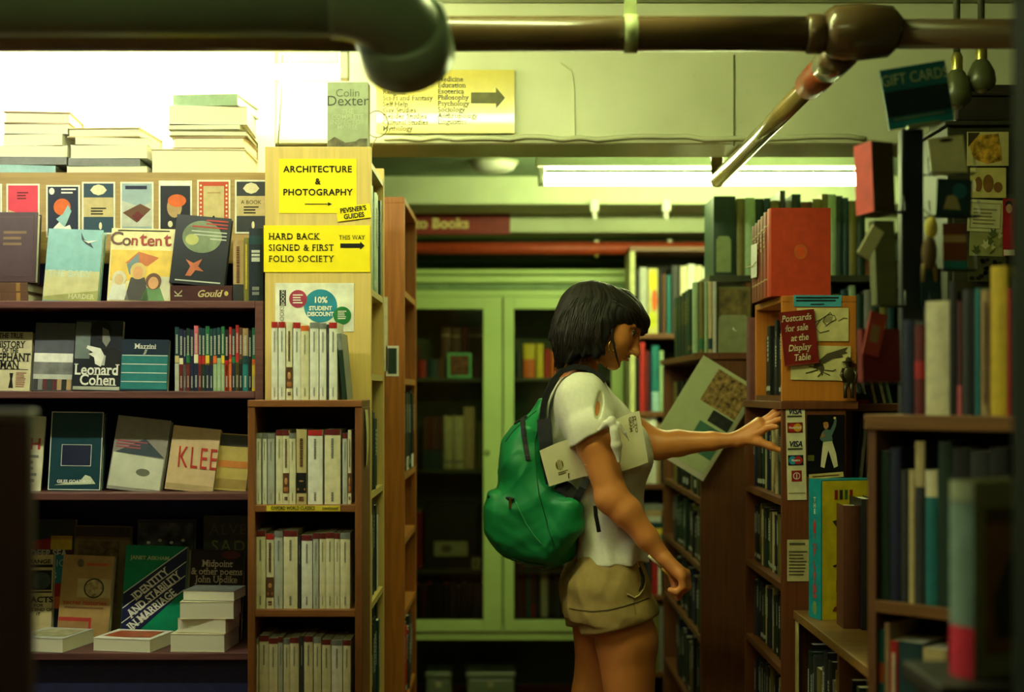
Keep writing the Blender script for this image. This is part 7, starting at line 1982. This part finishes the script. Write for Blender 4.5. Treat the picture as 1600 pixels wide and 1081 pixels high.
def hair():
    f = Field(steps((0.06, 0.38, 0.0026)), steps((3.53, 3.80, 0.0028)), steps((1.33, 1.66, 0.0026)))
    Yc = W0
    f.ell(H(-0.022, 0, 0.026), np.array((0.110, 0.090, 0.084))*HS, HR, 0.01)              # cap
    f.ell(P(920, 502), (0.092, 0.096, 0.078), None, 0.02)
    f.ell(P(906, 528), (0.062, 0.098, 0.056), None, 0.03)                                 # bob at the nape
    f.ell(P(892, 540), (0.044, 0.084, 0.048), None, 0.03)
    f.cap(P(880, 535, Yc-0.03), P(874, 570, Yc-0.01), 0.024, 0.007, 0.02)
    f.cap(P(888, 540, Yc+0.03), P(884, 570, Yc+0.03), 0.024, 0.008, 0.02)
    f.cap(P(902, 535, Yc-0.06), P(892, 560, Yc-0.065), 0.022, 0.007, 0.02)
    f.cap(P(880, 520, Yc-0.05), P(864, 548, Yc-0.05), 0.022, 0.006, 0.02)
    f.cap(P(876, 505, Yc-0.03), P(860, 528, Yc-0.03), 0.020, 0.005, 0.02)
    f.cap(P(888, 545, Yc-0.01), P(872, 580, Yc-0.015), 0.020, 0.004, 0.015)
    f.cap(P(915, 530, Yc-0.085), P(908, 556, Yc-0.088), 0.018, 0.006, 0.015)
    f.cap(P(935, 525, Yc-0.085), P(931, 553, Yc-0.088), 0.016, 0.006, 0.012)
    f.cap(P(946, 505, Yc-0.070), P(940, 545, Yc-0.075), 0.024, 0.015, 0.02)               # over the ear
    f.cap(P(925, 510, Yc-0.075), P(917, 548, Yc-0.075), 0.026, 0.014, 0.02)
    f.cap(P(946, 505, Yc+0.070), P(938, 552, Yc+0.075), 0.028, 0.018, 0.02)
    f.ell(H(0.030, 0, 0.048), np.array((0.070, 0.080, 0.056))*HS, HR, 0.012)
    f.cap(P(972, 468, Yc), P(1003, 502, Yc), 0.024, 0.018, 0.02)
    # fringe swept forward over the brow
    f.cap(P(955, 472, Yc-0.02), P(1000, 500, Yc-0.015), 0.030, 0.016, 0.02)
    f.cap(P(960, 478, Yc-0.050), P(997, 505, Yc-0.035), 0.022, 0.013, 0.015)
    f.cap(P(960, 472, Yc+0.03), P(1002, 506, Yc+0.02), 0.034, 0.018, 0.02)
    f.cap(P(1000, 498, Yc-0.01), P(1009, 520, Yc-0.006), 0.014, 0.004, 0.012)
    f.cap(P(998, 500, Yc+0.02), P(1004, 522, Yc+0.02), 0.014, 0.006, 0.012)
    f.cap(P(965, 485, Yc-0.06), P(960, 500, Yc-0.068), 0.016, 0.010, 0.012)
    # face and neck stay free
    f.ell(H(0.080, -0.03, -0.032), np.array((0.066, 0.085, 0.060))*HS, HR, 0.008, 'cut')
    f.cap(P(975, 545, Yc-0.12), P(968, 560, Yc+0.12), 0.022, 0.03, 0.008, 'cut')
    f.cap(P(914, 596, Yc), P(944, 574, Yc), 0.050, 0.050, 0.014, 'cut')
    def strands(X, Y, Z):
        # locks fall from the crown: bands that run with the angle around it
        th = np.arctan2(Y-Yc, X-HC[0]+0.01); dx = X-HC[0]; dz = Z-HC[2]-0.06
        ph = np.arctan2(dx, -dz+0.12)
        w1 = 0.30*np.sin(Z*38+Y*30) + 0.18*np.sin(Z*83+X*20)
        low = np.clip((1.53-Z)/0.09, 0, 1)
        n = wob(X, Y, Z*0.45, 4, 95)*0.0030 + np.sin((ph*17 + th*3 + w1*3.0)*1.0)*0.0016 + np.sin(ph*41 + th*9 + w1*8 + 2)*0.0012 + np.sin(ph*73+th*19+w1*11)*0.0007
        return n*(0.5+1.1*low)
    f.warp(strands)
    o = f.mesh('hair', HAIRM, None, 1); put(o)
    # fine strands lying on the surface
    hit = snapper(o); r = random.Random(8); q = MB(); m2 = mat((40, 31, 22), 0.5, 0.4, 0.3, 60)
    for i in range(150):
        u = r.random()
        x0 = 900 + 70*u + r.uniform(-6, 6); y0 = 452 + 14*abs(u-0.35)*2 + r.uniform(0, 10)
        if u < 0.75:
            x1 = 866 + 92*u**0.9 + r.uniform(-6, 6); y1 = 566 - 26*u + r.uniform(-10, 4)
            cxm = (x0+x1)/2 - 22*(1-u); cym = 500
        else:
            x1 = 985 + r.uniform(0, 22); y1 = 498 + r.uniform(-4, 14); cxm = 975 + 14*r.random(); cym = 470 + r.uniform(0, 10)
        a0 = r.uniform(0, 0.5); a1 = r.uniform(0.75, 1.0); ph = r.uniform(0, 6); am = r.uniform(0.5, 2.5)
        pts = []
        for k in range(9):
            t = a0+(a1-a0)*k/8
            px = x0*(1-t)**2 + 2*cxm*t*(1-t) + x1*t*t + am*math.sin(ph+t*9); py = y0*(1-t)**2 + 2*cym*t*(1-t) + y1*t*t
            h_ = hit(px, py, r.uniform(0.0002, 0.0022))
            if h_: pts.append(h_[0])
        if len(pts) > 3: q.tube(pts, [0.0003]+[r.uniform(0.0007, 0.0016)]*(len(pts)-2)+[0.0003], m2 if i % 2 else HAIRM, 5)
    put(q.build('hair_strands'))
    # loose locks
    r = random.Random(5); q = MB()
    for i in range(150):
        y = Yc + r.uniform(-0.085, 0.085)
        px = 868 + r.uniform(0, 75)
        top = P(px + r.uniform(10, 22), 500 + r.uniform(-10, 20), y*1.0 + (0.006 if y > Yc else -0.006))
        mid = P(px + r.uniform(-2, 4), 535 + r.uniform(-5, 8), y)
        end_y = 580 - max(0, px-880)*0.55 + r.uniform(-8, 6)
        end = P(px - r.uniform(0, 5) + (6 if px > 900 else 0), end_y, y*1.0)
        q.tube([top, mid, end], [0.0022, 0.0021, 0.0003], HAIRM, 5)
    for i in range(26):
        y = Yc + r.uniform(-0.055, 0.03)
        q.tube([P(960+r.uniform(-10,10), 462+r.uniform(0,12), y), P(988+r.uniform(-4,6), 478+r.uniform(0,12), y-0.004), P(1004+r.uniform(-8,6), 508+r.uniform(-6,16), y)], [0.003, 0.003, 0.0004], HAIRM, 6)
    q.tube([P(954, 500, Yc-0.080), P(957, 530, Yc-0.084), P(963, 556, Yc-0.075), P(968, 574, Yc-0.066)], [0.005, 0.0034, 0.0024, 0.0006], HAIRM, 8)
    q.tube([P(952, 505, Yc-0.080), P(959, 540, Yc-0.083), P(966, 566, Yc-0.070)], [0.004, 0.002, 0.0005], HAIRM, 8)
    for k in range(5):
        q.tube([P(985+k*4, 463+k*6, Yc), P(994+k*3, 463+k*9, Yc-0.01), P(1000+k*2, 474+k*10, Yc-0.004)], [0.0012, 0.001, 0.0003], HAIRM, 5)
    q.tube([P(948, 572, Yc-0.06), P(947, 588, Yc-0.06), P(942, 600, Yc-0.066), P(938, 598, Yc-0.07)], [0.001, 0.001, 0.0008, 0.0004], HAIRM, 5)
    put(q.build('hair_locks'))
hair()

def rotm(axis, deg):
    return np.array(Matrix.Rotation(math.radians(deg), 3, axis))

def tshirt():
    f = Field(steps((0.06, 0.42, 0.0034)), steps((3.42, 3.92, 0.0036)), steps((0.90, 1.42, 0.0034)))
    rows = []
    for py, a, b, hb in ((873, 899, 1012, .164), (845, 896, 1008, .152), (800, 888, 1004, .139), (750, 872, 1007, .136), (705, 858, 1010, .142), (665, 853, 1000, .155), (632, 856, 975, .165), (606, 866, 950, .140), (588, 878, 942, .100)):
        rows.append((az(py, W0), (ax(a, W0)+ax(b, W0))/2, W0, (ax(b, W0)-ax(a, W0))/2, hb))
    f.stack(rows, 0.01, p=2.3)
    f.cap(P(985, 700, 3.58), P(990, 715, 3.58), 0.045, 0.045, 0.05); f.cap(P(985, 700, 3.74), P(990, 715, 3.74), 0.045, 0.045, 0.05)
    global TORSO
    TORSO = rows
    # near sleeve
    f.chain([P(908, 622, 3.535), P(926, 680, 3.497)], [0.062, 0.0605], 0.03)
    f.chain([P(924, 668, 3.497), P(929, 690, 3.496)], [0.0630, 0.0640], 0.004)               # turned-up band
    f.plane(P(928, 679, 3.49), (0.50, -0.06, -0.86), 0.003, lo=(ax(876,3.5), 3.3, az(725,3.5)), hi=(ax(972,3.5), 3.552, az(640,3.5)))
    f.ell(P(938, 627, 3.445), (0.0098, 0.060, 0.046), rotm('Y', 11), 0.003, 'cut')           # open slit
    # far sleeve
    f.chain([P(925, 630, 3.79), P(965, 668, 3.815)], [0.062, 0.056], 0.03)
    f.plane(P(972, 672, 3.815), (0.85, 0.1, -0.5), 0.004, lo=(ax(935,3.8), 3.74, 1.15), hi=(0.5, 4.0, 1.40))
    # neck opening
    f.cap(P(905, 600), P(934, 545), 0.045, 0.046, 0.008, 'cut')
    def folds(X, Y, Z):
        low = np.clip((1.18-Z)/0.2, 0, 1)
        return (0.0016 + 0.0020*low)*wob(X, Y, Z, 3, 70) + 0.0040*(np.abs(wob(X+0.4*Z, Y, Z*0.6, 13, 55))-0.35)*np.clip((1.30-Z)/0.06, 0.25, 1)
    f.warp(folds)
    put(f.mesh('t_shirt', SHIRT, None, 2))
    f = Field(steps((0.20, 0.36, 0.002)), steps((3.37, 3.47, 0.002)), steps((1.13, 1.31, 0.002)))
    k = np.array(P(956, 658, 3.420))
    f.ell(k, (0.0130, 0.012, 0.0135), None, 0.004)
    f.chain([P(936, 672, 3.428), P(947, 662, 3.422), k], [0.004, 0.0085, 0.007], 0.005)
    f.chain([k, P(960, 672, 3.414), P(963, 695, 3.418), P(967, 720, 3.426)], [0.0080, 0.0110, 0.0128, 0.0050], 0.005, sq=((0, 1, 0), 1.5))
    f.chain([k, P(967, 662, 3.414), P(976, 676, 3.418), P(983, 689, 3.424)], [0.0045, 0.0046, 0.0040, 0.0016], 0.003)
    f.warp(lambda X, Y, Z: 0.0007*wob(X, Y, Z, 9, 260))
    put(f.mesh('sleeve_knot', SHIRT, None, 1))
tshirt()

def shorts():
    f = Field(steps((0.06, 0.42, 0.0034)), steps((3.42, 3.92, 0.0036)), steps((0.66, 0.99, 0.0034)))
    rows = []
    for py, a, b, hb in ((960, 880, 1016, .172), (935, 878, 1016, .174), (905, 882, 1011, .168), (884, 897, 1005, .150), (872, 903, 1001, .142), (860, 905, 997, .134)):
        rows.append((az(py, W0), (ax(a, W0)+ax(b, W0))/2, W0, (ax(b, W0)-ax(a, W0))/2, hb))
    f.stack(rows, 0.01, p=2.3)
    for Y, dx in ((3.578, 0), (3.742, -22)):
        c = np.array(P(968+dx, 966, Y))
        f.cap(P(952+dx, 910, Y), c + np.array((0, 0, -0.05)), 0.090, 0.095, 0.03)
        f.cap(c + np.array((-0.004, 0, 0.002)), c + np.array((0.002, 0, -0.03)), 0.1035, 0.1020, 0.003)      # turned-up hem
    f.warp(lambda X, Y, Z: (0.0026*wob(X, Y, Z, 5, 75) + 0.0045*(np.abs(wob(X, Y, Z, 15, 60))-0.35))*np.clip((0.93-Z)/0.06, 0.3, 1) + 0.0008*wob(X, Y, Z, 8, 190))
    f.plane(P(968, 971, 3.6), (0.26, 0, -1.0), 0.004)
    f.chain([P(946, 1000, 3.66), P(940, 960, 3.66)], [0.03, 0.012], 0.02, 'cut')
    return put(f.mesh('shorts', SHORTS, None, 2))
_shorts = shorts()
# pocket edge of the shorts
q = MB()
pk = [(993,872),(997,884),(1005,897),(1008,908),(1005,920),(998,930),(991,934),(980,928)]
sn = snapper(_shorts)
pp, _ = on(sn, pk, 0.0012)
q.tube(pp, 0.0022, mat((206,190,130), 0.7), 6)
put(q.build('pocket_piping'))
q = MB(); pp, _ = on(sn, [(996,877),(1000,890),(1004,902),(1003,914),(998,924)], 0.0002); q.tube(pp, [0.0012+0.0045*math.sin(math.pi*i/max(1, len(pp)-1)) for i in range(len(pp))], mat((40,32,18),0.9), 6); put(q.build('pocket_opening'))
q = MB()
pp, _ = on(sn, [(890,950),(905,953),(925,955),(950,953),(975,947),(1000,939),(1014,934)], 0.0003); q.tube(pp, 0.0016, mat((96,80,44),0.8), 5)
pp, _ = on(sn, [(990,938),(991,948),(993,960)], 0.0006); q.tube(pp, 0.0010, mat((110,90,50),0.8), 5); put(q.build('seam'))
# plain shoes
for Y, dx in ((3.575, 12), (3.745, -22)):
    x = ax(950+dx*1.4, Y)
    f = Field(steps((x-0.10, x+0.22, 0.005)), steps((Y-0.07, Y+0.07, 0.005)), steps((-0.005, 0.13, 0.005)))
    f.chain([(x-0.035, Y, 0.045), (x+0.02, Y, 0.05), (x+0.09, Y, 0.045), (x+0.155, Y, 0.036)], [0.040, 0.042, 0.043, 0.034], 0.02)
    f.cap((x, Y, 0.06), (x, Y, 0.09), 0.044, 0.042, 0.02)
    f.plane((0, 0, 0.002), (0, 0, -1), 0.002); f.plane((0, 0, 0.105), (0, 0, 1), 0.002)
    put(f.mesh('shoe', mat((190,186,170), 0.6), None, 1))

# pencil held in the closed hand
a, b_ = np.array(P(1013, 868, 3.436)), np.array(P(1062, 914, 3.450))
q = MB(); d = b_-a
root = thing('pencil', 'thin pencil held in the lowered hand by the shorts pocket', 'pencil', tuple(a))
q.tube([(0,0,0), tuple(d*0.42)], 0.0030, mat((214,206,170), 0.4), 8); q.build('white_barrel', root)
q = MB(); q.tube([tuple(d*0.42), tuple(d*0.93)], 0.0032, mat((190,140,40), 0.4), 8); q.build('yellow_barrel', root)
q = MB(); q.tube([tuple(d*0.93), tuple(d)], [0.0032, 0.0004], mat((60,46,30), 0.5), 8); q.build('point', root)

# folded leaflet gripped under the arm
def leaflet():
    Yl = 3.506
    root = thing('folded_leaflet', 'cream folded leaflet gripped under the near arm, emblem at its outer end', 'leaflet', at(930, 700, Yl))
    L0 = Vector(at(930, 700, Yl))
    m = mat((222, 214, 176), 0.6, 0.3, 0.03)
    top = [(843,704),(870,692),(897,683),(930,668),(962,655),(985,645),(999,642)]
    bot = [(858,760),(884,752),(910,745),(940,740),(970,737),(995,729),(1013,722)]
    n = len(top)
    def surf(u, v, dy):      # u along, v up
        k = u*(n-1); i = min(int(k), n-2); t = k-i
        tx, ty = [top[i][j]*(1-t)+top[i+1][j]*t for j in (0,1)]
        bx, by = [bot[i][j]*(1-t)+bot[i+1][j]*t for j in (0,1)]
        px, py = bx*(1-v)+tx*v, by*(1-v)+ty*v
        Y = Yl - 0.030*abs(u-0.42)**1.5*2.2*(1 if u > 0.42 else 0.75) + dy + 0.006*(1-v)*u
        return Vector(at(px, py, Y)) - L0
    for k, nm in enumerate(('outer_sheet', 'inner_sheet')):
        q = MB(); N = 24; M = 4
        dy = 0.004*k
        sh = 0.0 if k == 0 else 0.03
        vs = []
        for layer in (0, 0.0012):
            for i in range(N+1):
                for j in range(M+1):
                    p = surf(min(1, i/N*(1-sh)+sh*0.5), j/M*(0.97 if k else 1.0)+ (0.015 if k else 0), dy+layer); vs.append(p)
        S = (N+1)*(M+1); fs = []
        for i in range(N):
            for j in range(M):
                a = i*(M+1)+j
                fs += [(a, a+M+1, a+M+2, a+1), (S+a, S+a+1, S+a+M+2, S+a+M+1)]
        for i in range(N):
            for j in (0, M):
                a = i*(M+1)+j; fs.append((a, a+M+1, S+a+M+1, S+a))
        for j in range(M):
            for i in (0, N):
                a = i*(M+1)+j; fs.append((a, a+1, S+a+1, S+a))
        q.add(vs, fs, m, False); o = q.build(nm, root)
    def bend(o, u0, v0, su, sv):   # wraps flat printing onto the sheet
        for v in o.data.vertices:
            p = surf(u0 + v.co.x*su, v0 + v.co.z*sv, -0.0009); v.co = p
    g = mat((120, 104, 40), 0.5)
    b = patch(root, 'gold_emblem', oval(0, 0, 1, 1, 16), g); bend(b, 0.145, 0.45, 0.038, 0.13)
    for dx in (-.35, .1, .5):
        b = patch(root, 'emblem_bar', rect(dx-.1, dx+.1, -1.2, 1.2), m); 
        for v in b.data.vertices: v.co = surf(0.145 + v.co.x*0.034, 0.45 + v.co.z*0.10, -0.0016)
    b = bars(root, 'fine_print', -1, 1, -1, 1, 2, g); bend(b, 0.165, 0.24, 0.05, 0.05)
    b = patch(root, 'small_mark', [(-1,-1),(0,-1),(0,0),(1,1),(-.4,1)], mat((70,60,30),0.5)); bend(b, 0.21, 0.12, 0.012, 0.06)
    k2 = mat((110, 96, 44), 0.5)
    for t, uu, sc in (('IT TO', 0.90, 1.0), ('PRO', 0.86, 0.9), ('GRAM', 0.82, 0.8)):
        vs, fs = glyphs(t, 0.03, 0, 'LEFT')
        q = MB()
        q.add([surf(uu + b_*0.052*sc, 0.93 - a*0.125*sc, -0.0010) for (a, b_) in vs], fs, k2); q.build('lettering', root)
leaflet()

# ------------------------------------------------------------------ green backpack
def backpack():
    root = thing('backpack', 'bright green nylon backpack with black straps worn on the back', 'backpack', at(835, 760, W0))
    inv = -Vector(root.location)
    def own(o): o.parent = root; o.matrix_parent_inverse = Matrix.Translation(inv); return o
    GREEN = mat((16, 128, 70), 0.5, 0.4, 0.10, 9, bump=0.12)
    DKG = mat((10, 74, 44), 0.45, 0.4, 0.12, 12)
    f = Field(steps((-0.09, 0.22, 0.0036)), steps((3.48, 3.84, 0.004)), steps((0.88, 1.36, 0.0036)))
    rows = []
    for py, a, b, hb in ((884, 838, 872, .06), (872, 806, 894, .105), (845, 785, 910, .128), (810, 780, 916, .134), (775, 778, 912, .132), (745, 780, 872, .126), (710, 782, 862, .118), (685, 786, 857, .104), (662, 806, 854, .085), (642, 826, 852, .062), (624, 842, 850, .03)):
        rows.append((az(py, W0), (ax(a, W0)+ax(b, W0))/2, W0+0.0, (ax(b, W0)-ax(a, W0))/2, hb))
    f.stack(rows, 0.01, p=2.35)
    f.cap(P(905, 785, W0-0.05), P(880, 790, W0+0.06), 0.035, 0.05, 0.03)
    f.chain([P(878, 790, 3.535), P(892, 796, 3.527), P(888, 822, 3.530), P(872, 852, 3.545)], [0.020, 0.026, 0.030, 0.026], 0.025)
    # front pocket bulging backwards
    f.chain([P(788, 800, W0-0.06), P(788, 800, W0+0.06)], [0.050, 0.050], 0.03)
    f.chain([P(790, 826, W0-0.06), P(790, 826, W0+0.06)], [0.048, 0.048], 0.03)
    f.chain([P(806, 846, W0-0.06), P(806, 846, W0+0.06)], [0.042, 0.042], 0.03)
    f.cap(P(772, 776, W0-0.075), P(772, 776, W0+0.075), 0.016, 0.016, 0.008)
    def folds(X, Y, Z):
        low = np.clip((1.10-Z)/0.12, 0, 1)
        return (0.0018+0.0020*low)*wob(X, Y*0.6, Z, 21, 62) + 0.0010*wob(X, Y, Z, 22, 170)*(0.4+low) + 0.0090*(np.abs(wob(X+0.3*Z, Y*0.5, Z*0.55, 31, 42))-0.4) - 0.0060*np.clip(0.30-np.abs(wob(X-0.3*Z, Y*0.5, Z*0.8, 37, 64)), 0, 1)
    f.warp(folds)
    f.stack([(z, cx, cy, a+0.004, b+0.004) for z, cx, cy, a, b in sorted(TORSO)], 0.006, 'cut', p=2.3)
    bag = own(f.mesh('main_bag', GREEN, None, 2)); sb = snapper(bag)
    def by(px, py):          # near side of the bag
        r = np.array(rows); z = az(py, W0); o = np.argsort(r[:,0]); r = r[o]
        cx, a, b = [np.interp(z, r[:,0], r[:,c]) for c in (1,3,4)]
        u = min(0.97, abs((ax(px, W0)-cx)/a)); return W0 - b*(1-u**2.35)**(1/2.35)
    # dark pocket opening with zip
    q = MB(); pts = [(762,776),(772,777),(784,778),(797,779),(803,780)]
    pp = [np.array(P(px, py, min(by(max(px,786),py), W0-0.075)-0.012)) for px, py in pts]
    q.tube(pp, [0.004,0.005,0.005,0.005,0.003], BLACK, 8); own(q.build('pocket_zip'))
    z_ = pp[3]
    q = MB(); q.box(z_[0]-0.003, z_[0]+0.003, z_[1]-0.009, z_[1]-0.005, z_[2]-0.024, z_[2]+0.002, mat((150,120,50), 0.3, metal=0.8)); own(q.build('zip_puller'))
    # pocket panel seam
    q = MB()
    pp, _ = on(sb, [(806,784),(813,800),(822,818),(834,836),(846,850)], 0.0008); q.tube(pp, 0.0016, mat((60,150,90), 0.5), 6)
    pp, _ = on(sb, [(843,646),(840,665),(836,690),(836,712),(838,738),(842,770),(850,800),(858,830),(866,852)], 0.0006); q.tube(pp, 0.0014, DKG, 6)
    pp, _ = on(sb, [(790,690),(800,676),(812,664),(826,652),(838,642)], 0.0006); q.tube(pp, 0.0018, DKG, 6)
    own(q.build('seam'))
    # black webbing handle on the bag
    q = MB(); pp, nn = on(sb, [(817,655),(818,668),(819,682),(821,696),(823,708),(825,719)], 0.001)
    q.ribbon(pp, nn, 0.0125, 0.003, BLACK); own(q.build('webbing_loop'))
    q = MB(); pp, nn = on(sb, [(806,662),(811,659),(817,655),(823,651)], 0.001); q.ribbon(pp, nn, 0.012, 0.003, BLACK); own(q.build('top_zip'))
    q = MB(); pp, nn = on(sb, [(800,872),(826,880),(852,884)], 0.001)
    if len(pp) > 1: q.ribbon(pp, nn, 0.012, 0.003, DKG); own(q.build('base_binding'))
    # shoulder straps
    for sgn, nm in ((-1, 'near'), (1, 'far')):
        Yf = W0 + sgn*0.088
        path = [(856,770,-.02),(853,735,-.015),(851,700,-.01),(850,668,0),(852,640,0),(857,618,0),(866,598,.0),(880,583,.0),(897,577,-.004),(914,579,-.006),(930,588,-.006),(942,600,-.004)]
        if sgn > 0: path = path[:10]
        pts = [P(px, py, Yf + sgn*dy) for px, py, dy in path]
        nr = [(-1,0,0.0),(-1,0,0.0),(-1,0,0.0),(-1,0,0.1),(-1,0,0.3),(-.8,0,.6),(-.5,0,.9),(-.2,0,1),(0,0,1),(.3,0,1),(.6,0,.8),(.8,0,.6)][:len(pts)]
        q = MB(); q.ribbon(pts, nr, 0.060, 0.013, BLACK); own(q.build('shoulder_strap'))
    q = MB(); q.ribbon([P(850,655,W0-0.125), P(853,690,W0-0.135), P(858,725,W0-0.14), P(864,755,W0-0.142)], [(-.3,-1,0)]*4, 0.034, 0.005, BLACK); own(q.build('back_pad'))
    q = MB(); q.ribbon([P(918,748,3.512), P(911,762,3.506), P(903,776,3.508), P(897,790,3.515)], [(-.2,-1,.1)]*4, 0.018, 0.004, BLACK)
    own(q.build('lower_strap'))
    q = MB(); q.ribbon([P(872,755,3.53), P(886,764,3.52), P(898,775,3.515)], [(0,-1,.1)]*3, 0.034, 0.004, BLACK); own(q.build('side_wing'))
    q = MB(); q.ribbon([P(930,790,3.500), P(931,805,3.499), P(934,820,3.500), P(936,831,3.502)], [(0,-1,0)]*4, 0.010, 0.002, BLACK); own(q.build('strap_tail'))
backpack()
